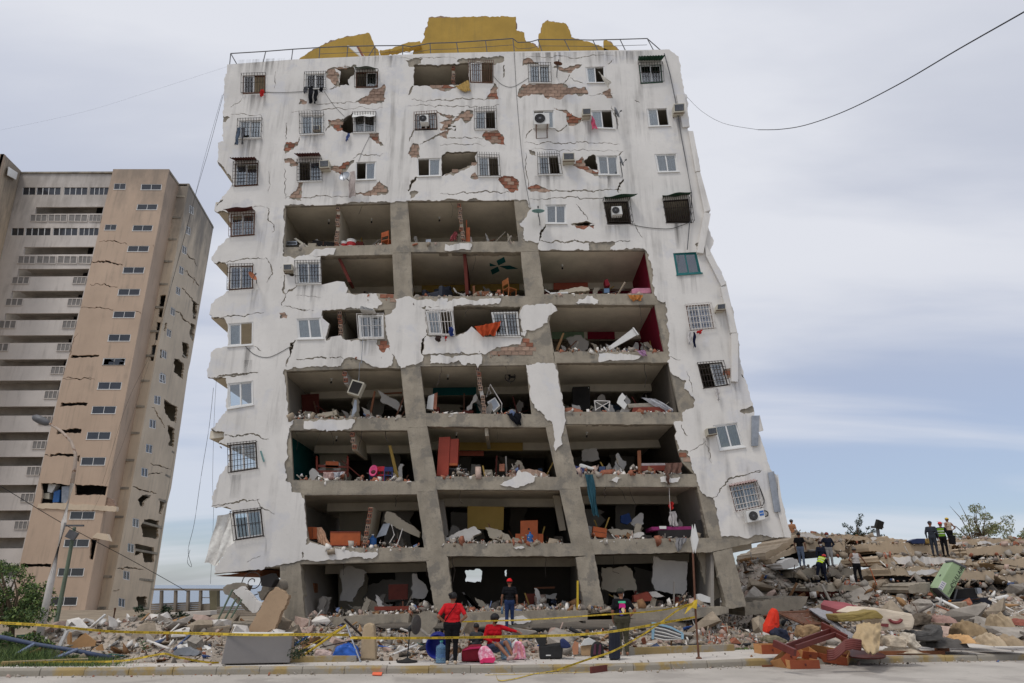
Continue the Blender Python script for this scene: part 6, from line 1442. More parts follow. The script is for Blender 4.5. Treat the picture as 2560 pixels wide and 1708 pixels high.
gi('bed_rail','long red-brown bed rail lying across the ground floor edge','bed rail',Mc(1600,575,2060,570,2062,606,1600,612),27.2,.1,m_redwood,0)
gi('refrigerator_cabinet','tall brown and grey cabinet beside the left ground floor column','cabinet',Mc(962,375,1010,350,1050,365,1050,560,985,575),28.6,.5,m_wood,0)
gi('standing_wall','cream wall remnant at the left end of the ground floor','wall piece',Mc(1000,300,1060,300,1105,330,1105,470,1050,470),30.5,.15,paint['cream'],2)
gi('cabinet','dark red cabinet behind the man in the red cap','cabinet',N(1150,312,1255,310,1255,440,1150,440),29.0,.5,m_redwood,0)
gi('table','dark table at the back of the ground floor, middle bay','table',N(1230,250,1420,245,1420,262,1230,265),29.5,.6,m_wood,0)
gi('standing_wall','white fragments low in the ground floor, middle bay','wall piece',N(1255,325,1340,318,1440,305,1430,355,1330,365,1260,372),29.2,.15,paint['white'],2)
gi('standing_wall','big white plastered wall panel in the ground floor, right bay','wall panel',O(525,40,560,45,600,80,700,85,845,90,852,370,800,415,540,375,508,300),28.4,.15,paint['white'],1.5)
gi('standing_wall','peeling plastered wall in the ground floor, left of the white panel','wall piece',O(20,150,180,150,300,160,360,330,355,380,100,390,20,370),28.8,.15,paint['cream'],3)
gi('standing_wall','peeling cream wall beside the right end column','wall piece',O(940,5,1075,5,1125,200,1190,430,1090,480,1040,440,1060,380,1020,280,990,150),27.9,.15,paint['cream'],2)
gi('mattress','mattress leaning over boards in the ground floor, right bay','mattress',O(330,430,470,390,510,440,500,480,340,490),27.4,.5,m_redwood,0)
gi('plaster_sheet','triangular plaster sheet lying in the ground floor, right bay','wall piece',O(480,395,540,388,640,440,520,445),27.6,.4,paint['white'],1)
gi('white_crate','white slatted crate beside the right end column','crate',O(950,420,990,410,1095,450,1090,500,960,480),27.2,.4,m_white,0)
gi('hanging_tape_strip','strip of yellow tape hanging beside the second ground floor column','tape',N(1622,190,1640,190,1640,515,1620,515),26.9,.01,mat('yellow_tape',lin(196,166,50),.6,.15,3),0)
# rear wall of the ground floor, with two ragged windows of daylight
sheet('rear_ground_wall',[[(740,1395),(1800,1370),(1800,1545),(740,1560)]],[jag(N(600,95,745,95,742,205,690,208,640,200,598,195),2,5),jag(Mc(1795,262,1815,262,1815,300,1795,300),1,4),jag(Mc(1845,245,1895,262,1895,290,1850,285),1,4),jag(N(965,95,980,90,978,150,968,150),1,4)],33,33.12,paint['dark'],BLD)
# roof of the fallen corner at left: big tilted slabs
m_tiltw=m_plaster
LS='tilted slabs under the left corner of the white block'
def ls(label,poly,Y,d,m,jg=1.5,name='fallen_slab'):return tag(slabpx(poly,Y,d,name,m,None,jg),label,'concrete slab',LS)
ls('long tan slab leaning steeply against the left ground floor column',Mc(415,845,560,570,640,440,690,395,760,430,812,470,790,560,740,640,660,830,640,850),23.5,.28,mat('tan_slab',lin(176,150,122),.9,.12,1.2,.2,dirt=.35),1.2)
ls('white plastered slab tipped down towards the right behind the tan slab',Mc(300,435,385,388,425,430,570,560,500,635,440,590),24.6,.3,m_plaster)
ls('dark broken beam under the white tipped slab',Mc(210,430,240,378,330,355,440,380,420,430,300,440,460,610,440,620),24.95,.5,m_conc_d,2.5)
ls('concrete sill block at the foot of the tilted slabs',Mc(60,800,100,720,430,735,460,800,420,850,70,850),23.9,1.2,m_conc)
ls('rubble-choked beam jammed under the building corner',Mc(520,440,640,350,720,330,740,420,650,420,560,520),25.6,.8,m_conc_d,3)
ls('broken brown panel under the overhanging corner',Mc(140,295,440,262,565,235,540,300,440,302),27.4,3.5,m_wood,.5,'soffit_panel')
b=MB();c0=at(*Mc(485,350),25.2);b.tube([c0+Vector((math.cos(a)*(.05+a*.035),0,math.sin(a)*(.05+a*.035)))for a in[i*.35 for i in range(34)]],.018,5);tag(b.build('spiral_ironwork',m_iron),'dark iron scroll poking from the rubble at the left corner','ironwork')
b=MB()
for x0,y0,x1,y1 in((165,700,300,420),(230,690,335,500),(285,680,385,510)):b.tube([at(*Mc(x0,y0),24.3),at(*Mc(x1,y1),24.3)],.035,5)
tag(b.build('bent_bars',mat('dull_green_paint',lin(86,100,84))),'bent green and rusty bars under the white tipped slab','metal frame')
b=MB();b.prism([at(x,y,25.0)for x,y in Mc(560,300,655,270,690,330,650,400,560,385)],(0,.5,0));tag(b.build('wire_cage',m_dark),'dark cage under the overhanging corner','cage')
ls('curved grey slab standing in the rubble right of the standing fan',Mc(1890,870,1930,740,2010,640,2100,610,2180,660,2180,720,2090,850,2040,900,1900,960),23.2,.25,m_conc,1.5)
# ------------------------------------------------------------------ rubble beds (height fields) and chunks
HEAPS=[(13.0,40.0,1.7,1.7,3.0),(11.6,35,.5,1.3,3),(-11.6,24.0,.75,2.6,1.6),(-9.2,22.6,.35,2.4,1.5),(-13.8,23.0,.35,2.0,1.6),(7.3,23.4,1.0,1.5,1.2),(8.6,22.6,.5,1.6,1.1),(5.4,24.0,.35,1.5,1.2),(-6.5,25.6,.5,2.5,.9),(-1,24.4,.1,5,1.6),(3.0,25.0,.35,2,1.2),(13.5,23.5,.55,2.4,1.5),(17.0,24.0,.9,3.0,2.0),(20.5,24.5,1.0,3.0,2.2),(11.0,25.5,.5,2,1.5)]
def Hz(x,y):
 by=backY(x)
 t=max(0.0,min(1.0,(y-by-.3)/6.0))
 z_=.06+.22*t*(1 if-16<x<26 else 0)
 for cx,cy,h,rx,ry in HEAPS:
  z_+=(.72 if cy<30 else 1)*h*math.exp(-((x-cx)/rx)**2-((y-cy)/ry)**2)*min(1,t*4)
 if x>8.5 and y>26:
  sx=max(0,min(1,(x-9.6-(42-y)*.03)/6.0));sx=sx*sx*(3-2*sx)
  r_=max(0,min(1,(y-26.5)/15.0));z_+=sx*2.35*r_**1.1
 return z_+(.09*mnoise.noise((x*.9,y*.9,0))+.06*mnoise.noise((x*2.3,y*2.3,4)))*min(1,t*3)
def bed(name,x0,x1,y0f,y1,nx,ny,label,m):
 b=MB()
 b.grid(lambda u,v:Vector(((x0+(x1-x0)*u),(y0f(x0+(x1-x0)*u)*(1-v)+y1*v),Hz(x0+(x1-x0)*u,y0f(x0+(x1-x0)*u)*(1-v)+y1*v))),nx,ny)
 return tag(b.build(name,m,smooth=True),label,'rubble',None,'stuff')
m_dust=mat('rubble_dust',lin(156,146,134),.97,.3,2.2,.9,7,spec=.03,col2=lin(172,158,144),thr=.55,dirt=.5)
bed('rubble_bed',-17,9.4,lambda x:backY(x)+.1,27.4,130,50,'crushed debris bed in front of the white block',m_dust)
bed('rubble_bed',9.4,46,lambda x:backY(x)+.1,50,160,130,'debris slope of the collapsed building',m_dust)
def scat(n,x0,x1,y0,y1,seed,smin,smed,smax,dens=None):
 rg=np.random.default_rng(seed);P_,S_=[],[]
 while len(P_)<n:
  x=rg.uniform(x0,x1);y=rg.uniform(y0,y1)
  if y<backY(x)+.25:continue
  if dens is not None and rg.random()>dens(x,y):continue
  s=float(np.clip(smed*rg.lognormal(0,.55),smin,smax))
  P_.append((x,y,Hz(x,y)+s*rg.uniform(-.05,.22)));S_.append(s)
 return np.array(P_),S_
def near(x,y):return 1.0 if y>backY(x)+1.5 else .45
P_,S_=scat(8500,-15,9.6,19,27.2,31,.025,.072,.4,near);chunks('rubble',P_,S_,32,'loose crushed brick and concrete in front of the white block')
P_,S_=scat(11000,9.4,32,20,44,33,.04,.1,.5,near);chunks('rubble',P_,S_,34,'loose crushed brick and concrete over the collapsed building',(.37,.27,.07,.05,.13,.07,.04,.005))
P_,S_=scat(1900,5.2,9.8,21.6,25,35,.05,.12,.32,lambda x,y:math.exp(-((x-7.4)/1.5)**2-((y-23.3)/1.2)**2));chunks('gravel_heap',P_,S_,36,'heap of broken stones right of the brown sign post',(.3,.3,.12,.08,.06,.14,.0,.0))
P_,S_=scat(500,-14.5,9,17.5,23,37,.02,.05,.12,lambda x,y:1);
rg_=np.random.default_rng(77);PP=[];SS=[]
for i in range(620):
 x=rg_.uniform(-16,17);y=kerbY(x)-abs(rg_.normal(0,.22))-.03 if rg_.random()<.6 else rg_.uniform(kerbY(x)+.2,backY(x))
 s=float(np.clip(.035*rg_.lognormal(0,.5),.012,.12));PP.append((x,y,(.0 if y<kerbY(x)else .15)+s*.2));SS.append(s)
chunks('gutter_grit',np.array(PP),SS,78,'small crumbs and grit along the kerb and pavement')
# flat scraps: board, sheet, plastic, laths
SHAPES+=[hull_shape(60+i,(1,.7,.03),9)for i in range(4)];ns=len(SHAPES)
m_rub+=[mat('scrap_'+nm,lin(*c_),.8,.2,3)for nm,c_ in(('white',(212,210,206)),('blue',(58,92,160)),('red',(170,52,48)),('teal',(60,120,120)),('cardboard',(168,132,94)),('black',(36,36,38)))]
pr=(.08,.08,.1,.02,.08,.03,.24,.02,.14,.02,.015,.01,.12,.06)
P_,S_=scat(800,-15,9.6,19.4,26.6,51,.12,.26,.7,near);P_[:,2]+=.04;chunks('scraps',P_,S_,52,'splintered boards, plastic and paper scraps in front of the white block',pr,[ns-1,ns-2,ns-3,ns-4,13,9,10],.45)
P_,S_=scat(1000,10,31,21,40,53,.15,.34,.9,near);P_[:,2]+=.05;chunks('scraps',P_,S_,54,'splintered boards, plastic and paper scraps over the collapsed building',pr,[ns-1,ns-2,ns-3,ns-4,13,9,10],.5)
# larger pieces, one by one
rc_=random.Random(9);cnt=0
def bigs(n,x0,x1,y0,y1,smin,smax,label,group,shapes=None,mats_=(0,1,2,3,5)):
 k=0
 pool=[me for(i,mi,me)in CHUNK_ME if mi in mats_ and(shapes is None or i in shapes)]
 while k<n:
  x=rc_.uniform(x0,x1);y=rc_.uniform(y0,y1)
  if y<backY(x)+.5:continue
  s=rc_.uniform(smin,smax)**1.0
  o=bpy.data.objects.new('concrete_chunk',rc_.choice(pool));o.location=(x,y,Hz(x,y)+s*.1);o.scale=(s,s,s);o.rotation_euler=(rc_.gauss(0,.45),rc_.gauss(0,.45),rc_.uniform(0,6.3))
  COL.objects.link(o);tag(o,label,'rubble',group);k+=1
bigs(70,-14.5,-6.5,21.2,26,.3,.8,'jagged chunk of concrete or plaster in the left rubble heap','chunks in the left rubble heap',mats_=(1,2,0,5))
bigs(90,-6,9,21.5,26.5,.18,.5,'jagged chunk of concrete or brick before the open ground floor','chunks before the open ground floor')
bigs(120,11,30,22,42,.3,.9,'jagged chunk of concrete on the collapsed building','chunks on the collapsed building')
rgi=np.random.default_rng(8);PP=[];SS=[]
for i in range(1500):
 px=rgi.uniform(770,1780);Y=26.5+rgi.exponential(1.3)
 if Y>32:continue
 zb=at(1280,float(np.interp(px,[775,1100,1780],[1550,1531,1521])),27).z;s0=float(np.clip(.1*rgi.lognormal(0,.65),.04,.6));hh=.55*max(0,mnoise.noise((px*.012,1,2))+.35)*min(1,(Y-26.3)/1.2)
 PP.append(((px-1280)/FPX*(Y*CP),Y,zb+rgi.uniform(0,1)*hh+s0*.1));SS.append(s0)
chunks('ground_floor_debris',np.array(PP),SS,81,'broken masonry heaped inside the open ground floor of the white block',(.2,.2,.16,.1,.12,.1,.08,.02))
bigs(24,11.5,29,24,40,1.0,2.3,'large flat broken slab on the collapsed building','large broken slabs on the collapsed building',(5,6,7,8),(0,1))
bigs(14,-14,9,22.5,26.3,.7,1.4,'large flat broken slab in the rubble before the white block','large broken slabs before the white block',(5,6,7,8),(0,1))
# named pale slabs in the left heap
def hp(label,poly,Y,d,m,jg=1.2,name='fallen_slab',cat='concrete slab'):
 f_=[at(x,y,Y)for x,y in(jag(poly,jg,8)if jg else poly)]
 b=MB();b.prism(f_,(0,d,0));
 return tag(b.build(name,m),label,cat,'pieces in the left rubble heap')
def flat(label,top,front,Y,dep,m,mf,name='fallen_slab',cat='concrete slab',grp='pieces in the left rubble heap',rise=.25):
 """thick slab lying tilted: upper face polygon leans back, front edge polygon below it"""
 t=thing(name,label,cat,tuple(at(*front[0],Y)),grp)
 n_=len(top);ys=[p[1]for p in top];y0,y1=min(ys),max(ys)
 tp=[at(x,y,Y+dep*(y1-y)/(y1-y0+1e-6))for x,y in top]
 b=MB();b.prism(tp,(0,.02,-rise));b.build('slab_body',[m],t)
 return t
flat('white square plaster slab tilted up in the left heap',L(945,735,1085,740,1140,795,1135,815,1000,830,965,800),L(965,800,1135,815),21.8,.9,m_white,None)
flat('pale slab with hollow brick edge in the left heap',L(1350,715,1390,680,1530,690,1548,715,1500,740,1440,745),L(1350,715,1500,740),22.4,.9,m_white,None)
flat('white crumpled sheet right of the leafy sapling',L(1620,800,1700,760,1830,765,1940,800,1930,860,1800,850),L(1620,800,1800,850),20.8,.8,m_white,None)
flat('pale broken slab high in the left heap',L(1545,580,1600,548,1655,560,1640,600,1580,610),L(1545,580,1600,600),24.2,.8,m_plaster,None)
flat('grey slab at the top of the left heap',L(1610,620,1690,580,1755,635,1750,660,1620,650),L(1610,620,1750,660),23.8,.5,m_conc,None)
flat('white slab by the shelter pier',L(1755,570,1800,565,1890,590,1880,615,1800,600),L(1755,570,1880,615),24.4,.8,m_white,None)
hp('large brown board standing on edge in the left heap',L(600,805,780,670,880,750,870,790,650,815),21.4,.04,m_board,0,'leaning_board','board')
hp('tan plywood sheet sliding under the white square slab',L(660,890,800,850,930,770,955,840,900,870),21.2,.05,m_board,.8,'leaning_board','board')
hp('crumpled grey metal sheet beside the white crumpled sheet',L(1590,840,1640,810,1720,800,1830,840,1800,880,1600,880),20.6,.2,m_galv,1.5,'metal_sheet','metal sheet')
hp('white bag at the left end of the left heap',L(370,880,400,845,445,835,470,870,440,890),20.6,.4,m_white,1,'white_bag','bag')
hp('curved white door panel standing at far left',L(490,880,540,760,600,650,622,650,570,760,530,880),21.0,.1,m_white,0,'curved_panel','panel')
hp('grey plank standing beside the curved white panel',L(610,660,640,668,645,780,620,800),21.8,.1,m_board,0,'standing_plank','plank')
# ------------------------------------------------------------------ collapsed building: stack of floor slabs
CB=thing('collapsed_building','collapsed building reduced to a stack of tan concrete floor slabs','building',(20,40,1.5))
m_slabt=mat('tan_floor_slab',lin(178,160,136),.92,.14,.9,.3,10,dirt=.35,streak=.3)
def cs(poly,Y,dep,m=None,jg=2.2,pat=None):
 b=MB();pl=jag(poly,jg,5)
 b.prism([at(x,y,Y)for x,y in pl],(0,dep,.0));o=b.build('floor_slab',m or m_slabt,CB)
 if dep>=4:
  tp=[q for q in poly if q[1]<=sum(w[1]for w in poly)/len(poly)+1];tp.sort();rgs=np.random.default_rng(int(poly[0][0]));n_=int((tp[-1][0]-tp[0][0])*.6);pt_=[];sz_=[]
  for _ in range(n_):
   x=rgs.uniform(tp[0][0],tp[-1][0]);yy=float(np.interp(x,[q[0]for q in tp],[q[1]for q in tp]));s0=float(np.clip(.14*rgs.lognormal(0,.6),.05,.5));p_=at(x,yy,Y);pt_.append((p_.x,Y+rgs.exponential(.5),p_.z+s0*.15));sz_.append(s0)
   if rgs.random()<.5:p2=at(x,max(q[1]for q in poly),Y);pt_.append((p2.x,Y-rgs.exponential(.25),p2.z+rgs.uniform(-.3,.05)));sz_.append(s0*1.2)
  chunks('slab_debris',np.array(pt_),sz_,int(poly[0][0]),None,parent=CB)
 if pat:slabpx(jag(pat,1.6,6),Y-.025,.02,'plaster_fragment',m_plaster,o)
 return o
cs(Pc(290,560,530,420,545,465,350,600,300,620),38.5,5);cs(Pc(330,610,540,500,600,478,600,545,420,600,350,660),38.0,4)
cs(Pc(530,402,760,425,880,440,880,480,760,475,540,462),40.5,6,pat=Pc(545,410,640,412,740,450,735,462,560,440))
cs(Pc(600,484,900,478,905,540,690,552,600,552),39.0,5);cs(Pc(870,418,1120,440,1380,462,1375,492,1120,478,880,455),41.5,6,pat=Pc(1100,448,1130,440,1150,455,1120,470))
cs(Pc(1085,492,1400,488,1720,505,1730,560,1715,590,1400,572,1090,548),39.5,6);cs(Pc(1200,598,1260,580,1600,588,1880,612,1892,655,1600,660,1210,655),37.5,5,pat=Pc(1270,598,1600,600,1840,620,1820,645,1700,640,1600,652,1320,650))
cs(Pc(1250,690,1500,670,1830,690,2050,708,2055,775,1800,762,1500,742,1260,738),35.5,5,pat=Pc(1380,700,1560,690,1640,700,1560,730,1400,735));cs(Pc(1730,458,2000,452,2300,462,2420,470,2420,505,2000,505,1735,508),41.5,7,pat=Pc(1760,480,1810,475,1800,500,1750,498))
cs(Pc(1835,535,2000,512,2300,505,2420,505,2420,575,2000,578,1850,580),39.5,6,pat=None);cs(Pc(2000,640,2100,620,2420,606,2420,680,2115,688),37.5,5);cs(Pc(2080,745,2200,725,2420,715,2420,798,2180,800),35.6,5)
slabpx(jag(Pc(1920,480,1990,470,2075,490,2060,500,1930,502),1.6,6),41.4,.05,'plaster_fragment',m_plaster,CB)
cs(Pc(520,712,600,680,700,690,695,755,530,752),36.5,4,m_conc);cs(Pc(700,690,900,680,1010,690,1000,740,860,745,700,740),37.0,4,m_conc_d,2.5);cs(Pc(625,835,700,812,1080,815,1085,858,900,862,650,862),33.5,4,m_conc,2.5)
cs(Pc(650,862,1060,862,1050,905,680,900),33.9,3,m_redwood,1);cs(Pc(130,945,400,915,620,902,600,950,530,1000,300,1030,130,1050),28.2,3.0,m_conc);cs(Pc(1390,820,1480,795,1560,790,1560,860,1400,870),33.0,3,m_conc,2)
cs(Pc(590,560,700,560,700,600,600,600),38.2,3,m_dark,0);cs(Pc(1100,552,1720,590,1720,612,1200,590),39.9,3,m_dark,0);cs(Pc(510,752,690,755,680,800,520,790),36.9,3,m_dark,0);cs(Pc(1860,582,2420,578,2420,600,1900,605),39.9,3,m_dark,0)  # near-black strips: shade under the slabs put in as solid pieces
cs(Pc(1270,742,1500,745,2050,780,2050,810,1500,800,1280,770),35.9,3,m_dark,0);cs(Pc(2115,690,2420,682,2420,708,2100,715),37.9,3,m_dark,0)  # two more dark strips painting the shaded gaps below slabs
cs(Pc(400,640,470,610,540,620,545,665,430,690),37.0,3,m_plaster,2)
t=flat('dusty crimson-painted slab lying in front of the collapsed building',Pc(715,960,740,928,900,945,1015,978,960,1005,850,1000),Pc(715,960,900,1010),27.5,1.6,mat('dusty_crimson',lin(150,80,84),.9,.15,2,dirt=.4),None,grp='slabs at the foot of the collapsed building',rise=.3)
# twisted reinforcing bars
rr_=random.Random(4);REB='twisted reinforcing bars on the collapsed building'
for k in range(34):
 x=rr_.uniform(12,27);y=rr_.uniform(27,38);p=Vector((x,y,Hz(x,y)+.05));pts=[p]
 d=Vector((rr_.gauss(0,1),rr_.gauss(0,.6),rr_.uniform(.2,1.0))).normalized()
 for j in range(5):d=(d+Vector((rr_.gauss(0,.4),rr_.gauss(0,.3),rr_.gauss(-.12,.3)))).normalized();pts.append(pts[-1]+d*rr_.uniform(.2,.4))
 b=MB();b.tube(pts,.014,4);tag(b.build('reinforcing_bar',m_rust),'bent rusty reinforcing bar sticking out of the collapsed building','rebar',REB)
# ------------------------------------------------------------------ people
def capsule(mb,p,q,r0,r1,n=10):
 p,q=Vector(p),Vector(q);d=q-p;L0=d.length
 d=d/L0 if L0>1e-6 else Vector((0,0,1))
 pts=[p-d*r0*math.cos(a)for a in(0.05,.5,1.0)]+[p,q]+[q+d*r1*math.cos(a)for a in(1.0,.5,0.05)]
 rs=[r0*math.sin(a)for a in(0.05,.5,1.0)]+[r0,r1]+[r1*math.sin(a)for a in(1.0,.5,0.05)]
 if L0<=1e-6:pts[4]=q+d*1e-4
 mb.tube(pts,rs,n)
def skinm(nm,r,g,b):return mat('skin_'+nm,lin(r,g,b),.55,.08,8,spec=.35)
def fab(nm,r,g,b):return mat('fabric_'+nm,lin(r,g,b),.9,.16,9,.25,25,spec=.1)
HAIR=mat('black_hair',(.012,.011,.011),.6,.4,20)
def person(label,base,h,yaw,pose=None,cols=None,sleeve=.5,legs=1.0,voxel=.014,wide=1.0,bust=0.0,head_turn=0.0,hair='short',cap=None,mask=False,bald=False,shorts=False,tank=False,barefoot=False,group=None,extra=None):
 s=h/1.72
 J_=dict(pel=(0,0,.95),che=(0,.01,1.26),nek=(0,.0,1.45),hed=(0,.025,1.60),sL=(-.19,0,1.40),sR=(.19,0,1.40),eL=(-.265,-.02,1.13),eR=(.265,-.02,1.13),wL=(-.27,.06,.90),wR=(.27,.06,.90),hL=(-.085,0,.92),hR=(.085,0,.92),kL=(-.095,.02,.50),kR=(.095,.02,.50),aL=(-.10,-.01,.09),aR=(.10,-.01,.09),tL=(-.115,.15,.035),tR=(.115,.15,.035))
 if pose:J_.update(pose)
 V_={k:Vector(v)for k,v in J_.items()}
 caps=[]
 sk,sh,pn,so,vs=0,1,2,3,4
 X=(V_['sR']-V_['sL']).normalized();Xh=(V_['hR']-V_['hL']).normalized();ax=(V_['nek']-V_['pel']).normalized();fw_=ax.cross(X)*-1
 fw_=X.cross(ax)*-1 if False else ax.cross(X)
 w=wide
 caps+=[(V_['pel']-Xh*.075*w,V_['pel']+Xh*.075*w,.118*w,.118*w,pn),(V_['pel']-Xh*.085*w-ax*.05,V_['pel']+Xh*.085*w-ax*.05,.108*w,.108*w,pn)]
 wa=V_['pel'].lerp(V_['che'],.5)
 caps+=[(wa-X*.065*w,wa+X*.065*w,.105*w,.105*w,sh),(wa-X*.065*w-ax*.1,wa+X*.065*w-ax*.1,.113*w,.113*w,sh)]
 caps+=[(V_['che']-X*.085*w,V_['che']+X*.085*w,.118,.118,sh),(V_['che']-X*.095+ax*.08,V_['che']+X*.095+ax*.08,.108,.108,sh)]
 ms=(V_['sL']+V_['sR'])/2
 caps+=[(V_['sL']*.85+ms*.15,V_['sR']*.85+ms*.15,.068,.068,sk if tank==2 else sh),(wa,V_['che'],.12*w,.12,sh)]
 if bust:caps+=[(V_['che']+X*.07-fw_*-.075,V_['che']+X*.07-fw_*-.085,.065,.065,sh),(V_['che']-X*.07+fw_*.075,V_['che']-X*.07+fw_*.085,.065,.065,sh)]
 caps+=[(ms+ax*.0,V_['hed']-ax*.06,.055,.052,sk)]
 hd=V_['hed'];q_=Matrix.Rotation(head_turn,3,'Z');hf=q_@Vector((0,1,0));hx=q_@Vector((1,0,0));up=Vector((0,0,1))
 caps+=[(hd-up*.02+hf*.01,hd+up*.04-hf*.01,.083,.09,sk),(hd-up*.06+hf*.035,hd-up*.02+hf*.03,.055,.068,sk),(hd+hf*.09-up*.005,hd+hf*.105-up*.025,.012,.017,sk),(hd+hf*.088-up*.055-hx*.02,hd+hf*.088-up*.055+hx*.02,.012,.012,sk),(hd+hx*.088-up*.01,hd+hx*.09+up*.015,.014,.017,sk),(hd-hx*.088-up*.01,hd-hx*.09+up*.015,.014,.017,sk)]
 for S_ in 'LR':
  sg=-1 if S_=='L' else 1
  a,e,wr=V_['s'+S_],V_['e'+S_],V_['w'+S_]
  ul=a.lerp(e,min(1,sleeve*1.2))if sleeve<.85 else e
  armc=sk if tank else sh
  caps+=[(a,a.lerp(e,.35),.062,.057,armc),(a.lerp(e,.3),ul,.06,.055,armc)]
  if sleeve<.85:caps.append((ul,e,.043,.04,sk));caps.append((e,wr,.042,.029,sk))
  else:caps+=[(a,e,.055,.048,sh),(e,e.lerp(wr,.9),.047,.036,sh),(e.lerp(wr,.85),wr,.03,.028,sk)]
  hd_=(wr-e).normalized();hv=V_.get('f'+S_)
  hd_=(Vector(hv)-wr).normalized()if hv is not None else hd_
  sd=hd_.cross(Vector((0,0,1)))if abs(hd_.z)<.8 else Vector((0,1,0));sd.normalize();nrm=hd_.cross(sd)
  pc=wr+hd_*.05
  caps+=[(wr,pc-sd*.018,.027,.026,sk),(wr,pc+sd*.018,.027,.026,sk)]
  for i,(o_,l_)in enumerate(((-.032,.075),(-.011,.088),(.011,.084),(.032,.066))):
   k1=pc+sd*o_+hd_*.025;k2=k1+hd_*l_*.5+nrm*.008;k3=k2+hd_*l_*.45+nrm*.028
   caps+=[(k1,k2,.0115,.0105,sk),(k2,k3,.0105,.009,sk)]
  th=wr+hd_*.03+sd*sg*-.03;caps+=[(th,th+(hd_*.6-sd*sg*.8).normalized()*.045,.014,.012,sk),(th+(hd_*.6-sd*sg*.8).normalized()*.045,th+(hd_-sd*sg*.4).normalized()*.075,.012,.01,sk)]
  hp_,kn,an,to=V_['h'+S_],V_['k'+S_],V_['a'+S_],V_['t'+S_]
  if shorts:
   md=hp_.lerp(kn,.7);caps+=[(hp_,md,.1*w,.085*w,pn),(md,kn,.065,.056,sk),(kn,kn.lerp(an,.35),.055,.055,sk),(kn.lerp(an,.3),an,.055,.036,sk)]
  else:
   caps+=[(hp_,hp_.lerp(kn,.5),.1*w,.088*w,pn),(hp_.lerp(kn,.5),kn,.088*w,.066,pn),(kn,kn.lerp(an,.35),.064,.066,pn),(kn.lerp(an,.35),an.lerp(kn,.06),.066,.052,pn),(an.lerp(kn,.1),an,.04,.038,sk)]
  fd=(to-an);caps+=[(an-Vector((0,0,.04))-fd.normalized()*.03,to,.042,.034,sk if barefoot else so),(an,to-Vector((0,0,0)),.04,.03,sk if barefoot else so)]
 mb=MB()
 for c in caps:capsule(mb,*c[:4])
 me=bpy.data.meshes.new('body');me.from_pydata(mb.v,[],mb.f)
 tmp=bpy.data.objects.new('tmp',me);COL.objects.link(tmp)
 md_=tmp.modifiers.new('r','REMESH');md_.mode='VOXEL';md_.voxel_size=voxel;md_.use_smooth_shade=True
 m2=tmp.modifiers.new('s','SMOOTH');m2.factor=.5;m2.iterations=3 if voxel<.013 else 2
 dg=bpy.context.evaluated_depsgraph_get();dg.update()
 nm_=bpy.data.meshes.new_from_object(tmp.evaluated_get(dg));bpy.data.objects.remove(tmp)
 n=len(nm_.vertices);co=np.empty(n*3);nm_.vertices.foreach_get('co',co);co=co.reshape(-1,3)
 fc=np.empty(len(nm_.polygons)*3);nm_.polygons.foreach_get('center',fc);fc=fc.reshape(-1,3)
 def lab_of(pts):
  best=np.full(len(pts),1e9);lab=np.zeros(len(pts),int)
  for p,q,r0,r1,l_ in caps:
   p=np.array(p);d=np.array(q)-p;L2=max(1e-9,d@d)
   t=np.clip(((pts-p)@d)/L2,0,1);dist=np.linalg.norm(pts-(p+t[:,None]*d),axis=1)-(r0+(r1-r0)*t)
   m=dist<best;best[m]=dist[m];lab[m]=l_
  return lab
 lab=lab_of(fc)
 if extra and 'vest' in extra:
  zz=(fc-np.array(V_['pel']))@np.array(ax);L1=(V_['nek']-V_['pel']).length
  v_=(lab==1)&(zz>.02)&(zz<L1*.93)&(np.abs((fc-np.array(ms))@np.array(X))<.165)
  lab[v_]=4;st=v_&(((zz>.17)&(zz<.205))|((zz>.30)&(zz<.335)));lab[st]=5
 if mask:
  rel=fc-np.array(hd);f_=rel@np.array(hf);u_=rel[:,2];x_=np.abs(rel@np.array(hx))
  lab[(f_>.035)&(u_<.0)&(u_>-.115)&(x_<.08)]=5
 if tank:
  rel=fc-np.array(ms);lab[(lab==1)&(np.abs(rel@np.array(X))>.13)&(rel@np.array(ax)>-.12)]=0
 nm_.polygons.foreach_set('material_index',lab.astype(np.int32));nm_.polygons.foreach_set('use_smooth',np.ones(len(lab),bool))
 lv=None
 nz=np.array([mnoise.noise((p[0]*17,p[1]*17,p[2]*11))+.5*mnoise.noise((p[0]*40,p[1]*40,p[2]*30))for p in co]);vl=lab_of(co)
 nr=np.empty(n*3);nm_.vertices.foreach_get('normal',nr);nr=nr.reshape(-1,3)
 co+=nr*(np.where(vl>0,.007,.0)[:,None]*nz[:,None])
 nm_.vertices.foreach_set('co',(co*s).ravel());nm_.update()
 t=thing('person',label,'person',tuple(base),group,yaw)
 c=dict(skin=skinm('brown',132,90,68),shirt=fab('black',28,28,31),pants=fab('black',26,26,28),shoes=fab('shoe',60,56,52),vest=fab('vest',196,220,60),white=fab('white',206,206,206))
 c.update(cols or{})
 for k in('skin','shirt','pants','shoes','vest','white'):nm_.materials.append(c[k])
 o=bpy.data.objects.new('body',nm_);o.parent=t;COL.objects.link(o)
 def dome(name,m,rx,ry,rz,zmin,off=(0,0,.03),brim=None,facecut=True,lump=.004):
  b=MB();nu,nv=20,10;rows=[]
  for j in range(nv+1):
   ph=math.pi/2-(math.pi/2+.75)*j/nv
   for i in range(nu):
    th=2*math.pi*i/nu;x,y,z_=math.cos(ph)*math.cos(th)*rx,math.cos(ph)*math.sin(th)*ry,math.sin(ph)*rz
    if facecut and y>.02:z_=max(z_,zmin+.055*min(1,(y-.02)/.05))
    z_=max(z_,zmin)
    k=1+lump*20*mnoise.noise((x*30,y*30,z_*30))*.15
    b.v.append((x*k,y*k,z_*k))
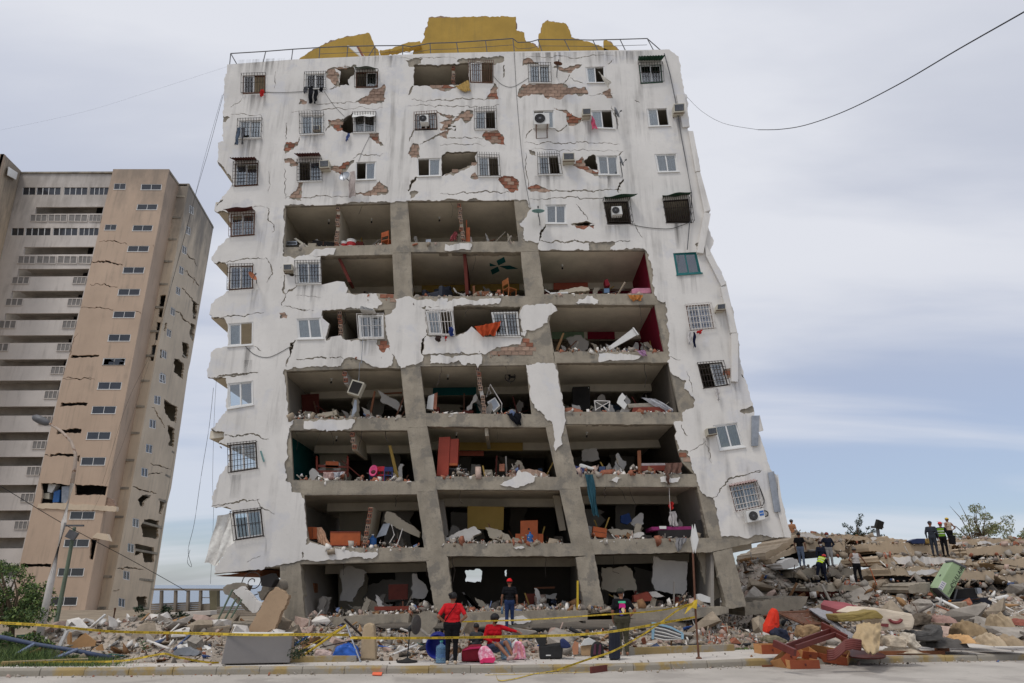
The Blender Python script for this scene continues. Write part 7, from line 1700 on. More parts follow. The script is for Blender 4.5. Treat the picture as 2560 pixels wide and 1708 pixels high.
  for j in range(nv):
   for i in range(nu):b.f.append((j*nu+i,j*nu+(i+1)%nu,(j+1)*nu+(i+1)%nu,(j+1)*nu+i));b.m.append(0)
  if brim:
   b.prism([Vector((math.cos(a)*rx*.9,math.sin(a)*ry*.75+(brim if .2<a/math.pi<.8 else brim*.3),zmin+.05))for a in[i*math.pi/8 for i in range(9)]],(0,0,.008))
  b.v=[tuple((q_@Vector(p)+hd+Vector(off))*s)for p in b.v]
  return b.build(name,m,t,smooth=True,local=True)
 if hair=='short':dome('hair',HAIR,.1,.108,.105,-.04)
 elif hair=='bun':
  dome('hair',HAIR,.105,.112,.112,-.06);b=MB();capsule(b,(hd+Vector((0,0,.06))-hf*.1)*s,(hd+Vector((0,0,.07))-hf*.12)*s,.045*s,.045*s);b.build('hair_bun',HAIR,t,local=True,smooth=True)
 elif hair=='big':dome('hair',HAIR,.125,.13,.125,-.07,lump=.03)
 if cap:dome(cap[0],cap[1],.108,.118,.118,.0,(0,0,.035),brim=cap[2],facecut=False)
 return t,s,V_
PB={}
m_red=fab('red',186,34,40);m_blk=fab('black',26,26,29);m_den=fab('denim',44,58,92);m_dol=fab('olive',72,69,56)
HIPS=dict(eL=(-.36,-.10,1.14),eR=(.36,-.10,1.14),wL=(-.17,-.02,.98),wR=(.17,-.02,.98),fL=(-.10,.06,.95),fR=(.10,.06,.95))
p=atz(*N(470,962),.15)
person('woman in red T-shirt and black trousers seen from behind with hands on hips',p,1.66,.0,HIPS,dict(shirt=m_red,pants=m_blk,shoes=fab('cream',190,172,150)),.62,voxel=.0105,wide=1.22,head_turn=-.7,hair='bun',extra={})
t_=bpy.data.objects['person'];
b=MB();b.tube([Vector(q)*(1.66/1.72)for q in((.10,-.07,1.47),(.06,-.125,1.38),(-.06,-.135,1.22),(-.17,-.10,1.06),(-.2,0,1.0))],.011,5);b.build('bag_strap',m_blk,t_,local=True)
p=at(*N(1005,642),25.0)
PB['cap']=person('man in black shirt and bright red cap walking into the open ground floor',p,1.62,.05,dict(kR=(.10,.06,.52),aR=(.11,.10,.22),tR=(.12,.26,.20),wL=(-.29,.05,.86)),dict(shirt=m_blk,pants=m_den,shoes=fab('dark',40,38,38)),.55,voxel=.013,cap=('red_cap',fab('capred',210,40,44),0),hair='short')
p=atz(*N(2055,880),.15)
tm,s1,_=person('man in black printed T-shirt standing behind the tall dark suitcase',p,1.74,.0,dict(eR=(.36,-.08,1.15),wR=(.19,.02,.97),fR=(.12,.08,.95),eL=(-.26,-.03,1.12),wL=(-.24,.06,.92)),dict(shirt=m_blk,pants=m_dol,shoes=fab('dark',30,30,30)),.6,voxel=.0105,wide=1.24,head_turn=-1.0,hair='short',mask=True,barefoot=True,cap=('flat_cap',fab('capgreen',58,58,50),.03))
# flat colour print across the back of the shirt
for nm,poly,c_ in(('print_green',[(-.10,1.40),(.10,1.40),(.10,1.345),(-.10,1.345)],(90,196,150)),('print_pink',[(-.08,1.335),(0,1.345),(.085,1.33),(.095,1.24),(.05,1.17),(.02,1.22),(-.03,1.24),(-.09,1.2)],(206,52,132)),('print_cream',[(-.01,1.225),(.05,1.235),(.07,1.16),(.03,1.06),(0,1.12),(-.03,1.17)],(220,206,160)),('print_violet',[(-.08,1.17),(-.04,1.15),(-.02,1.08),(.03,1.03),(-.04,1.02),(-.09,1.05)],(72,60,130)),('print_orange',[(.075,1.2),(.095,1.19),(.09,1.1),(.07,1.13)],(222,130,70))):
 b=MB();b.add([(x*s1,(-.142-.0*abs(x))*s1+.016*(1-math.cos(x*6)),z_*s1)for x,z_ in poly],[tuple(range(len(poly)))]);b.v=[(v[0],v[1]+(.0 if v[2]>1.3*s1 else .0),v[2])for v in b.v]
 b.build(nm,fab(nm,*c_),tm,local=True)
# seated woman
ps=atz(*N(850,925),.15)
SIT=dict(pel=(0,0,.34),che=(-.02,.02,.68),nek=(-.02,.03,.88),hed=(-.03,.06,1.03),sL=(-.20,.02,.83),sR=(.17,.02,.83),hL=(-.09,.03,.32),hR=(.09,.03,.32),kL=(-.34,.30,.46),kR=(-.12,.36,.42),aL=(-.52,.46,.14),aR=(-.42,.60,.12),tL=(-.60,.56,.20),tR=(-.54,.68,.14),eL=(-.43,.10,.76),wL=(-.64,.22,.72),eR=(.24,.10,.55),wR=(.02,.26,.46))
person('seated woman in red long-sleeved top with arm out beside a blue jug',ps+Vector((.02,.15,0)),1.66,math.pi,SIT,dict(shirt=fab('crimson',170,24,34),pants=fab('shorts',74,84,104),shoes=fab('pinkshoe',176,150,146),white=fab('maskblack',30,32,32)),1.0,voxel=.0105,wide=1.05,bust=1,head_turn=.9,hair='big',shorts=True,mask=True)
pc=atz(*N(690,925),.15)+Vector((0,.55,0))
person('child in dark grey shirt sitting behind the red suitcase, seen from behind',pc,1.35,.3,dict(pel=(0,0,.3),che=(0,.02,.62),nek=(0,.03,.82),hed=(0,.05,.98),sL=(-.17,.02,.77),sR=(.17,.02,.77),eL=(-.24,.05,.52),eR=(.24,.05,.52),wL=(-.2,.25,.42),wR=(.2,.25,.42),hL=(-.09,.02,.28),hR=(.09,.02,.28),kL=(-.14,.4,.42),kR=(.14,.4,.42),aL=(-.12,.52,.09),aR=(.12,.52,.09),tL=(-.12,.68,.04),tR=(.12,.68,.04)),dict(shirt=fab('darkgrey',62,64,66)),.6,voxel=.013,hair='short')
WK='rescue workers and onlookers on the collapsed building'
def wk(label,px,Y,h,yaw,pose=None,**kw):return person(label,at(px[0],px[1],Y),h,yaw,pose,group=WK,voxel=.018,**kw)
m_den2=fab('paledenim',104,116,136);m_gry=fab('greytrouser',150,148,146);m_nav=fab('navy',34,38,52)
wk('shirtless man in grey cap behind the highest left slab',S(225,620),42.5,1.72,-.9,cols=dict(shirt=skinm('brown2',168,118,82),skin=skinm('brown2',168,118,82)),cap=('grey_cap',fab('capgrey',90,88,88),.06),mask=True)
wk('man in black shirt and pale jeans on the left slab ledge',S(390,985),37.6,1.74,-.7,cols=dict(pants=m_den2),mask=True)
wk('masked man in dark long sleeves and grey trousers with hands on hips',S(990,990),38.2,1.76,math.pi,HIPS,cols=dict(shirt=m_nav,pants=m_gry),sleeve=1.0,mask=True,cap=('rust_cap',fab('caprust',120,62,58),0))
wk('masked man in navy top just behind the bending worker',S(850,1190),37.0,1.72,math.pi+.2,cols=dict(shirt=m_nav,pants=m_nav),sleeve=1.0,mask=True,cap=('dark_cap',fab('capdark',56,40,40),.05))
BEND=dict(pel=(0,-.05,.93),che=(.17,.06,1.14),nek=(.30,.12,1.24),hed=(.40,.17,1.27),sL=(.18,.22,1.24),sR=(.36,-.02,1.15),eL=(.34,.32,.98),eR=(.47,.05,.90),wL=(.42,.38,.72),wR=(.49,.16,.66),kL=(-.17,.0,.48),kR=(.2,.0,.48),hL=(-.09,-.10,.9),hR=(.09,-.10,.9),aL=(-.2,-.05,.09),aR=(.24,-.05,.09),tL=(-.2,.1,.04),tR=(.26,.1,.04))
wk('worker in yellow-green vest and red helmet bending over the rubble',S(800,1345),36.2,1.74,.1,BEND,cols=dict(pants=m_nav),sleeve=1.0,extra={'vest':1},hair=None,cap=('red_helmet',mat('helmet_red',lin(196,52,48),.4),.03))
wk('man in pale tank top leaning on a long wooden handle',S(1590,1372),35.8,1.78,.0,dict(eL=(-.34,-.05,1.16),wL=(-.2,.04,1.0),eR=(.34,.02,1.2),wR=(.52,.1,.98),kL=(-.13,.02,.5),kR=(.13,.04,.5),aL=(-.13,0,.09),aR=(.17,.02,.09)),cols=dict(shirt=fab('tankgrey',188,182,178)),sleeve=0.0,tank=True,cap=('dusty_cap',fab('capdust',110,104,96),0))
wk('man in dark overalls and dark helmet on the upper slabs',Pc(1605,588),37.4,1.76,-.8,cols=dict(shirt=fab('overall',52,56,64),pants=fab('overall',52,56,64)),sleeve=1.0,hair=None,cap=('dark_helmet',mat('helmet_dark',lin(40,44,52),.3),.02))
wk('worker in red helmet and green vest carrying a dark backpack',Pc(1685,590),37.6,1.74,-.9,cols=dict(vest=fab('vestgreen',110,150,50)),sleeve=1.0,extra={'vest':1},hair=None,cap=('red_helmet',MATS['helmet_red'],.04))
b=MB();b.box(at(*Pc(1703,455),37.5)+Vector((.1,-.1,-.05)),(.3,.22,.45),(0,.1,.3));tag(b.build('backpack',m_blk,bevel=.05),'dark backpack on the back of the red-helmeted worker','backpack',WK)
wk('man in beige tank top and yellow cap behind the far slab',Pc(1735,520),43.0,1.72,.2,HIPS,cols=dict(shirt=fab('beigetank',176,160,142)),sleeve=0.0,tank=True,cap=('yellow_cap',fab('capyellow',190,160,70),.04))
b=MB();b.tube([at(*S(1800,1005),35.7),at(*S(1950,1370),35.5)],.022,6);tag(b.build('shovel',m_orangewood),'long wooden tool handle held by the man in the tank top','tool')
# ------------------------------------------------------------------ things on the pavement and in the rubble
def gz(px,z_=.15):return atz(px[0],px[1],z_)
FR='belongings saved onto the pavement'
# fridge lying on its side
m_fr=mat('grey_fridge_enamel',lin(128,124,122),.42,.05,2,spec=.45,dirt=.2);m_frd=mat('dusty_fridge_end',lin(150,136,120),.7,.15,3,dirt=.4)
p0,p1=gz(Mc(190,1116)),gz(Mc(822,1104));e=(p1-p0).normalized();n_=Vector((-e.y,e.x,0));W_=(p1-p0).length
t=thing('refrigerator','grey refrigerator lying on its side on the pavement','refrigerator',tuple((p0+p1)/2))
up=Vector((0,0,1))
b=MB();b.prism([p0+up*.03,p1+up*.03,p1+up*.66,p0+up*.68+e*.06],n_*.06);b.build('door',m_fr,t,bevel=.02)
b=MB();b.prism([p0+n_*.065+up*.04,p1+n_*.065+up*.04,p1+n_*.065+up*.64,p0+n_*.065+up*.66+e*.06],n_*.55);b.build('cabinet',m_frd,t,bevel=.02)
b=MB();b.prism([p0+n_*.09+up*.665+e*.1,p1+n_*.09+up*.645-e*.03,p1+n_*.6+up*.645-e*.03,p0+n_*.6+up*.665+e*.1],up*.05);b.build('white_side',m_white,t,bevel=.015)
for k in(.12,.85):
 b=MB();b.lathe([(.001,0),(.03,0),(.03,.03),(.001,.03)],8,Matrix.Translation(p0+e*W_*k+n_*.2+up*0));b.build('foot',m_black,t)
b=MB();b.tube([p0+e*W_*.6+n_*.3+up*.72,p0+e*W_*.66+n_*.25+up*.78,p0+e*W_*.7+n_*.3+up*.72],.008,4);b.build('cord',m_black,t)
def softbox(name,label,cat,poly,Y,dep,m,bev=.05,grp=FR,extra=None,wob=.012):
 c_=[at(x,y,Y)for x,y in poly];cx=sum((q for q in c_),Vector())/len(c_)
 t=thing(name,label,cat,(cx.x,Y+dep/2,min(q.z for q in c_)),grp)
 b=MB();b.prism(c_,(0,dep,0));o=b.build('body',m,t,bevel=bev,smooth=wob>=.04)
 sm_=o.modifiers.new('sub','SUBSURF');sm_.levels=2;sm_.render_levels=2+(wob>=.04);sm_.subdivision_type='SIMPLE'
 tx=bpy.data.textures.get('soft')or bpy.data.textures.new('soft','CLOUDS');tx.noise_scale=.16
 d_=o.modifiers.new('d','DISPLACE');d_.texture=tx;d_.strength=wob*2;d_.texture_coords='LOCAL'
 for nm,pl,dy,mm in(extra or[]):
  b=MB();b.prism([at(x,y,Y-dy)for x,y in pl],(0,dy+.01,0));b.build(nm,mm,t,bevel=.006)
 return t
def Yg(px,z_=.15):return atz(px[0],px[1],z_).y
softbox('cushion','upright beige foam cushion standing behind the tape','cushion',Mc(1470,1066,1480,860,1500,745,1545,725,1592,745,1602,860,1612,1072),Yg(Mc(1540,1070)),.3,mat('beige_foam',lin(172,152,124),.95,.1,3))
cr=mat('crimson_nylon',lin(122,22,38),.75,.15,5);pkm=mat('pink_pattern',lin(222,134,160),.8,.25,16,col2=lin(238,196,208),thr=.52);pk2=mat('hot_pink_nylon',lin(204,48,100),.7,.1)
softbox('suitcase','soft dark red suitcase beside the seated woman','suitcase',N(562,935,566,830,640,790,745,785,760,930),Yg(N(650,940)),.4,cr,.04,extra=[('zip_flap',N(570,835,640,800,740,795,742,812,640,822),.02,pk2),('wheel',N(590,935,615,935,615,948,590,948),.01,m_black)])
softbox('backpack','pink patterned backpack leaning on the red suitcase','backpack',N(735,945,712,855,740,800,790,792,835,830,878,915,860,945),Yg(N(800,948))-.1,.25,pkm,.06,extra=[('pocket',N(735,945,760,905,870,895,876,918,860,945),.05,pk2),('pompom',N(735,950,733,925,750,915,768,928,765,950),.08,pk2)])
softbox('backpack','pale pink backpack standing right of the blue jug','backpack',N(1022,916,1040,800,1060,750,1110,750,1145,810,1160,912),Yg(N(1090,918)),.25,pkm,.05,extra=[('shoulder_strap',N(1048,900,1060,770,1080,765,1075,900),.03,mat('salmon_strap',lin(224,150,150),.8)),('shoulder_strap',N(1118,890,1095,770,1112,765,1138,890),.03,MATS['salmon_strap'])])
bkn=mat('black_nylon',lin(40,40,40),.7,.15,4)
softbox('suitcase','open black suitcase with raised lid on the pavement','suitcase',N(1283,910,1280,795,1480,770,1495,800,1490,905),Yg(N(1385,912)),.45,bkn,.03,extra=[('handle',N(1340,872,1385,872,1385,882,1340,882),.015,m_white),('lid',N(1232,680,1300,672,1345,700,1330,780,1280,790,1250,740),-.3,bkn)])
softbox('backpack','black and plum backpack left of the tall suitcase','backpack',N(1750,895,1765,790,1795,752,1845,755,1870,800,1885,900),Yg(N(1815,900)),.25,bkn,.05,extra=[('front_panel',N(1772,870,1785,775,1802,770,1800,870),.02,mat('plum',lin(88,50,66),.8)),('front_panel',N(1818,870,1830,775,1848,778,1846,870),.02,MATS['plum'])])
softbox('suitcase','tall navy upright suitcase in front of the man in the printed T-shirt','suitcase',N(1930,915,1925,665,1940,640,2005,640,2022,665,2025,912),Yg(N(1975,920)),.3,mat('navy_shell',lin(30,34,48),.45),.03,extra=[('shell_rib',N(1960,890,1960,665,1975,665,1975,890),.012,MATS['navy_shell']),('shell_rib',N(1990,890,1990,665,2003,665,2003,890),.012,MATS['navy_shell']),('telescopic_handle',N(1950,640,1952,612,1990,612,1992,640),.0,m_steel),('wheel',N(1932,915,1950,915,1950,925,1932,925),.02,m_black),('wheel',N(2005,915,2022,915,2022,925,2005,925),.02,m_black)])
softbox('paper_bag','brown paper bag heaped with white plastic bags','bag',N(1668,880,1665,790,1740,775,1765,800,1760,880),Yg(N(1710,885)),.3,mat('kraft_paper',lin(176,146,112),.9),.02,extra=[('white_bag',N(1655,790,1690,730,1735,712,1795,745,1790,775,1700,785),.05,m_white)])
softbox('cloth_bundle','navy cloth bundle beside the open black suitcase','bundle',N(1480,810,1475,740,1510,725,1560,770,1575,800,1540,815),19.6,.4,fab('navybundle',50,58,92),.05)
softbox('white_box','white box beside the woman in red','box',N(535,925,538,860,560,858,562,925),18.9,.2,m_white,.01)
softbox('board','reddish chipped board standing in the clutter','board',N(1590,870,1580,800,1605,745,1640,760,1635,865),19.5,.04,mat('chipboard',lin(170,120,92),.9),.0)
jug(gz(N(375,948)),'clear blue water jug left of the woman in red',m_jug,mat('green_cap',lin(70,150,140),.5),1.0,FR);jug(gz(N(975,912)),'tall blue water jug right of the seated woman',m_jug,m_jugd,1.08,FR)
c0=at(*N(338,792),19.2);t=thing('blue_tub','blue plastic tub tipped towards the road','tub',(c0.x,19.2,.15),FR);mx=Matrix.Translation(c0)@Matrix.Rotation(math.radians(80),4,'X')
b=MB();b.lathe([(.25,-.3),(.3,-.28),(.285,.0),(.315,.02),(.315,.04),(.29,.04),(.265,.0),(.2,-.25),(.001,-.26)],28,Matrix.Translation(c0)@Matrix.Rotation(math.radians(100),4,'X')@Matrix.Diagonal((.9,.98,1,1)));b.build('tub_wall',mat('royal_blue_plastic',lin(34,44,128),.45,.08),t,smooth=True)
fb_=gz(Mc(1900,1085));t=thing('standing_fan','black standing fan on a round base','fan',tuple(fb_),FR)
b=MB();b.lathe([(.001,0),(.26,0),(.27,.03),(.1,.06),(.03,.1)],20,Matrix.Translation(fb_));b.build('base',m_black,t)
ft=at(*Mc(1928,780),fb_.y);b=MB();b.tube([fb_,ft],.018,6);b.build('pole',m_black,t)
hc=at(*Mc(1985,740),fb_.y);hx=Matrix.Translation(hc)@Matrix.Rotation(1.2,4,'Z')@Matrix.Rotation(math.pi/2,4,'X')
b=MB();b.lathe([(.001,-.08),(.12,-.07),(.235,-.02),(.245,0),(.235,.02),(.12,.06),(.001,.07)],20,hx);b.build('guard',mat('fan_grille',lin(74,70,66),.6),t);b=MB();capsule(b,ft,hc-Vector((.05,0,0)),.07,.06);b.build('motor',m_black,t)
# tape barricade and blue bag
ba,bb_,bc=at(*Mc(1345,745),19.6),gz(Mc(1475,1085)),gz(Mc(890,1065))
t=thing('tape_barricade','metal A-frame wrapped in yellow tape beside the fridge','barricade',tuple(bb_))
for nm,q,w_,mm in(('leg',(ba,bb_),.022,m_galv),('leg',(ba,bc),.03,MATS['yellow_tape']),('brace',(at(*Mc(1325,690),19.7),at(*Mc(1490,845),19.9)),.03,m_iron),('brace',(at(*Mc(1100,950),19.5),at(*Mc(1380,890),19.5)),.015,m_iron),('leg',(ba,gz(Mc(880,1000))),.015,MATS['yellow_tape'])):
 b=MB();b.tube(q,w_,5);b.build(nm,mm,t)
softbox('plastic_bag','crumpled blue plastic bag under the tape barricade','bag',Mc(1205,1055,1230,960,1290,925,1360,920,1430,970,1455,1040,1400,1058),19.2,.4,mat('blue_film',lin(44,92,176),.3,.2,4),.06,wob=.05)
softbox('plastic_bag','pale crumpled bag left of the blue plastic bag','bag',Mc(1040,1050,1050,990,1110,970,1200,1000,1220,1050),19.3,.3,mat('pale_film',lin(190,168,160),.6,.2,5),.05,wob=.05)
# sign post
q0=gz(O(968,1045));Ys=q0.y;t=thing('sign_post','rusty brown post carrying a white sign seen edge-on','sign',tuple(q0))
b=MB();b.tube([q0,at(*O(938,640),Ys),at(*O(915,130),Ys),at(*I(1018,1280),Ys)],[.03,.03,.028,.026],6);b.build('post',m_rust,t)
b=MB();b.prism([at(x,y,Ys)+Vector((0,-.25,0))for x,y in I(1018,1195,1045,1310,1022,1405,1000,1300)],(.02,.02,0));b.prism([at(x,y,Ys-.03)for x,y in I(1018,1192,1046,1310,1024,1408,1006,1300)],(.0,.012,0));b.build('sign_plate',m_white,t)
b=MB();b.lathe([(.001,0),(.08,0),(.08,.02),(.03,.05)],10,Matrix.Translation(q0));b.build('base',m_rust,t)
# warning tape with printed words
txt=bpy.data.curves.new('words','FONT');txt.body='PELIGRO NO PASE';txt.size=1.0;txt.space_character=1.15
to_=bpy.data.objects.new('words',txt);COL.objects.link(to_);dg=bpy.context.evaluated_depsgraph_get();dg.update();TXT=bpy.data.meshes.new_from_object(to_.evaluated_get(dg));bpy.data.objects.remove(to_)
tv=np.array([v.co[:2]for v in TXT.vertices]);tf=[tuple(p.vertices)for p in TXT.polygons];tw=tv[:,0].max();th_=tv[:,1].max();tv[:,0]/=tw;tv[:,1]/=th_
m_tape=MATS['yellow_tape'];m_ink=mat('black_tape_ink',(.02,.018,.012),.6)
def tape(label,pts,wd=.05,words=True,step=.52,tl=.37,flat=False,face=Vector((0,0,1)),twist=None):
 P3=[Vector(p)for p in pts];out=[]
 for i in range(len(P3)-1):
  a_,b_,c_,d_=P3[max(i-1,0)],P3[i],P3[i+1],P3[min(i+2,len(P3)-1)]
  m_=max(4,int((c_-b_).length/.12))
  for k in range(m_):
   u=k/m_;out.append(.5*(2*b_+(c_-a_)*u+(2*a_-5*b_+4*c_-d_)*u*u+(3*b_-a_-3*c_+d_)*u**3))
 out.append(P3[-1]);cl=[0]
 for i in range(1,len(out)):cl.append(cl[-1]+(out[i]-out[i-1]).length)
 tot=cl[-1];xs_=[[p[k]for p in out]for k in range(3)]
 def pt(s_):return Vector([float(np.interp(s_,cl,xs_[k]))for k in range(3)])
 def side(s_):
  tw_=.35*math.sin(s_*.9+len(label))+(twist*s_/tot if twist else 0)
  return(Vector((0,.0,1))*math.cos(tw_)+Vector((0,1,0))*math.sin(tw_))if not flat else Vector((0,1,.15)).normalized()
 t=thing('warning_tape',label,'tape',tuple(out[0]),'yellow warning tapes strung along the front');b=MB();n=len(out)
 for i in range(n):s_=side(cl[i])*wd/2;b.v+=[tuple(out[i]-s_),tuple(out[i]+s_)]
 for i in range(n-1):b.f.append((2*i,2*i+2,2*i+3,2*i+1));b.m.append(0)
 b.build('band',m_tape,t)
 if words:
  b=MB();s0=.2
  while s0+tl<tot:
   vs_=[]
   for u,v in tv:
    s_=s0+(1-u)*tl;c_=pt(s_);vs_.append(c_+side(s_)*(v-.5)*wd*.62+Vector((0,-.006,.004 if flat else 0)))
   b.add(vs_,tf);s0+=step
  tag(b.build('lettering',m_ink,t),kind='stuff')
tape('long yellow tape from the left edge to the barricade',[at(*L(x,y),Y)for x,y,Y in((-60,575,19.0),(400,600,19.0),(1000,655,18.6),(1700,672,18.4),(2350,688,18.2))]+[at(*Mc(880,832),18.1),at(*Mc(1365,836),18.3)],.062)
tape('lower yellow tape crossing in front of the women to the sign post',[at(*Mc(1380,862),18.3),at(*N(0,718),17.9),at(*N(600,712),17.7),at(*N(1100,702),17.6),at(*N(1600,688),17.9),at(*N(2000,650),18.6),at(*O(930,638),Ys-.05)],.056)
tape('upper thin yellow tape from the standing slab to the sign post',[at(*N(420,572),19.2),at(*N(750,562),19.0),at(*N(1200,548),18.9),at(*N(1800,508),18.9),at(*N(2350,468),19.0),at(*O(925,500),Ys-.05)],.034,step=.5,tl=.36)
tape('loose yellow tape falling from the sign post to the road',[at(*O(925,510),Ys-.06),at(*O(780,560),Ys-.3),at(*O(590,695),Ys-.5),at(*O(370,840),Ys-.8),at(*O(120,975),18.2)]+[gz(N(1730,912),.3),gz(N(1560,970),.2),gz(N(1440,1012),.1)],.045)
tape('yellow tape curling on the asphalt',[gz(N(1440,1015),.03),gz(N(1250,1042),.012),gz(N(1100,1080),.012),gz(N(1000,1100),.015),gz(N(905,1104),.02),gz(N(880,1050),.02)],.07,True,.52,.37,flat=True)
tape('fallen yellow tape sagging over the weeds at left',[gz(L(-40,950),.2),gz(L(500,938),.22),gz(L(1080,930),.25),gz(L(1400,878),.4),gz(L(1520,862),.45),gz(L(1640,895),.35),gz(L(1900,940),.2),gz(L(2010,942),.17)],.045)
tape('thin tape scrap lying along the gutter',[gz(N(780,1056),.012),gz(N(1250,1045),.012),gz(N(1750,1028),.012)],.035,True,.52,.37,flat=True)
tag(MB().prism([at(*O(930,470),Ys-.08),at(*O(955,470),Ys-.08),at(*O(945,560),Ys-.1),at(*O(900,545),Ys-.12),at(*O(830,610),Ys-.15),at(*O(860,545),Ys-.1)],(0,.04,0)).build('tape_knot',m_tape),'knot of yellow tape tied round the sign post','tape')
# ------------------------------------------------------------------ furniture pile by the kerb
FU='broken furniture piled at the right kerb'
m_mah=mat('mahogany_stain',lin(98,46,40),.5,.15,5);m_drw=mat('drawer_front',lin(150,78,50),.55,.12,5);m_drs=mat('drawer_side_wood',lin(188,138,90),.7,.1,6)
def drawer(label,pos,size,rot):
 w_,d_,h_=size;t=thing('drawer',label,'drawer',tuple(pos),FU);t.rotation_euler=rot
 for nm,c_,sz,mm in(('front',(0,-d_/2,h_/2),(w_,.02,h_),m_drw),('back',(0,d_/2,h_/2),(w_,.02,h_),m_drs),('side',(-w_/2+.01,0,h_/2),(.018,d_-.022,h_),m_drs),('side',(w_/2-.01,0,h_/2),(.018,d_-.022,h_),m_drs),('bottom',(0,0,.012),(w_-.04,d_-.04,.01),m_drs)):
  b=MB();b.box(c_,sz);b.build(nm,mm,t,local=True,bevel=.003)
 b=MB();b.lathe([(.001,0),(.022,0),(.03,.02),(.001,.03)],10,Matrix.Translation((0,-d_/2-.01,h_/2))@Matrix.Rotation(math.pi/2,4,'X'));b.build('knob',m_mah,t,local=True)
def Rp(x,y,z_=.0):return atz(*R(x,y),z_)
drawer('nearest drawer lying on the asphalt with a pale end',Rp(520,868),(.8,.45,.2),(0,0,.15));drawer('long drawer on its side reaching furthest right',Rp(800,800,.02)+Vector((0,0,.12)),(1.35,.42,.22),(.35,.12,-.62));drawer('drawer tipped up behind the nearest drawer',Rp(360,800,.1),(.62,.42,.24),(-.3,-.45,.5));drawer('small drawer balanced on top of the nearest drawer',Rp(590,790,.1)+Vector((0,0,.14)),(.42,.36,.18),(.3,.1,.2));drawer('pale drawer at the left end of the furniture pile',Rp(110,690,.13),(.62,.5,.26),(0,0,.12))
def bar(label,a,b_,w_,h_,m,name='bed_rail',cat='bed rail'):
 a,b_=Vector(a),Vector(b_);d=b_-a;q=d.to_track_quat('X','Z').to_matrix();mb=MB();mb.box((a+b_)/2,(d.length,w_,h_),q);return tag(mb.build(name,m,bevel=.008),label,cat,FU)
Yp=18.4
bar('long dark red bed rail sloping up to the right',at(*R(350,600),Yp-.2),at(*R(905,400),Yp+1.2),.05,.16,m_mah);bar('second dark red bed rail below the first',at(*R(460,610),Yp-.3),at(*R(970,440),Yp+.8),.05,.12,m_mah);bar('short thick red beam crossing the drawers',at(*R(180,550),Yp-.2),at(*R(450,675),Yp-.7),.1,.16,m_mah);bar('dark red beam behind the mattress fold',at(*R(790,330),Yp+1.5),at(*R(1110,500),Yp+.6),.06,.2,m_mah);bar('thin red rail joining the bed rails',at(*R(975,440),Yp+.7),at(*R(1110,510),Yp+.4),.05,.07,m_mah)
b=MB()
for k in range(5):
 pts=[at(*R(x,y+k*26-30),Yp-.1-k*.03)for x,y in((860,690),(950,680),(1030,620),(1090,560),(1180,545),(1290,560))];b.tube(pts,.045-.004*k,7)
tag(b.build('carved_headboard',m_mah,smooth=True),'wavy carved dark red headboard lying in the pile','headboard',FU)
b=MB();b.lathe([(.001,0),(.55,0),(.56,.03),(.001,.035)],28,Matrix.Translation(Rp(1310,705,.22))@Matrix.Rotation(.1,4,'X'));tag(b.build('round_tabletop',m_mah),'round dark red tabletop lying by the kerb','tabletop',FU)
bar('long brown plank lying along the kerb',Rp(1500,680,.2),Rp(2350,672,.2),.1,.11,m_wood,'plank','plank');bar('short timber offcut on the pavement at right',Rp(2250,635,.2),Rp(2400,630,.2),.12,.12,m_wood,'plank','plank');bar('thin brown lath in the gutter left of the drawers',Rp(-60,830),Rp(240,820),.05,.05,m_wood,'plank','plank');bar('small wood block in the gutter',Rp(35,855),Rp(155,850),.08,.08,m_wood,'plank','plank');bar('pale thin board in the right gutter',Rp(1810,785),Rp(2080,770),.12,.03,m_board,'plank','plank');bar('splintered lath in the right gutter',Rp(2080,770),Rp(2350,775),.05,.03,m_mah,'plank','plank')
bar('red-brown drawer front lying in the gutter below the backpack',gz(N(1750,1015),.06),gz(N(1940,990),.06),.05,.16,m_mah,'loose_plank','plank')
# slatted bed base leaning
t=thing('slatted_bed_base','rusty slatted bed base leaning behind the orange backpack','bed base',tuple(at(*R(500,310),20.6)),FU)
def bb(u,v):return(at(*R(240,165),21.2)*(1-u)+at(*R(620,150),21.6)*u)*(1-v)+(at(*R(560,310),20.2)*(1-u)+at(*R(880,310),20.6)*u)*v
for u in(0,1):b=MB();b.tube([bb(u,0),bb(u,1)],.04,5);b.build('side_rail',m_rust,t)
for v in(0,1):b=MB();b.tube([bb(0,v),bb(1,v)],.045,5);b.build('end_rail',m_rust,t)
for k in range(1,9):b=MB();b.prism([bb(0,k/9-.025),bb(1,k/9-.025),bb(1,k/9+.025),bb(0,k/9+.025)],(0,.02,.01));b.build('slat',m_rust,t)
m_mat=mat('mattress_cream',lin(206,192,172),.9,.1,2,dirt=.3)
def drape(label,name,cat,rows,m,grp=FU,th=.03,nu=24,nv=18,wr=.03):
 """cloth/foam sheet through rows of (x, y, Y) picture points"""
 G_=[[at(*R(x,y),Y)for x,y,Y in r]for r in rows]
 def fn(u,v):
  a_=v*(len(G_)-1);i=min(int(a_),len(G_)-2);fv=a_-i
  def rp(r,u):
   c_=u*(len(r)-1);j=min(int(c_),len(r)-2);return r[j].lerp(r[j+1],c_-j)
  p=rp(G_[i],u).lerp(rp(G_[i+1],u),fv);k=mnoise.noise((u*5,v*5,len(label)));return p+Vector((0,-wr*k,wr*(k+.7*mnoise.noise((u*11,v*11,2)))))
 b=MB();b.grid(fn,nu,nv);n0=len(b.v);b.v+=[(p[0],p[1]+th*.6,p[2]-th)for p in b.v];b.f+=[tuple(i+n0 for i in f_[::-1])for f_ in b.f];b.m=[0]*len(b.f)
 return tag(b.build(name,m,smooth=True),label,cat,grp)
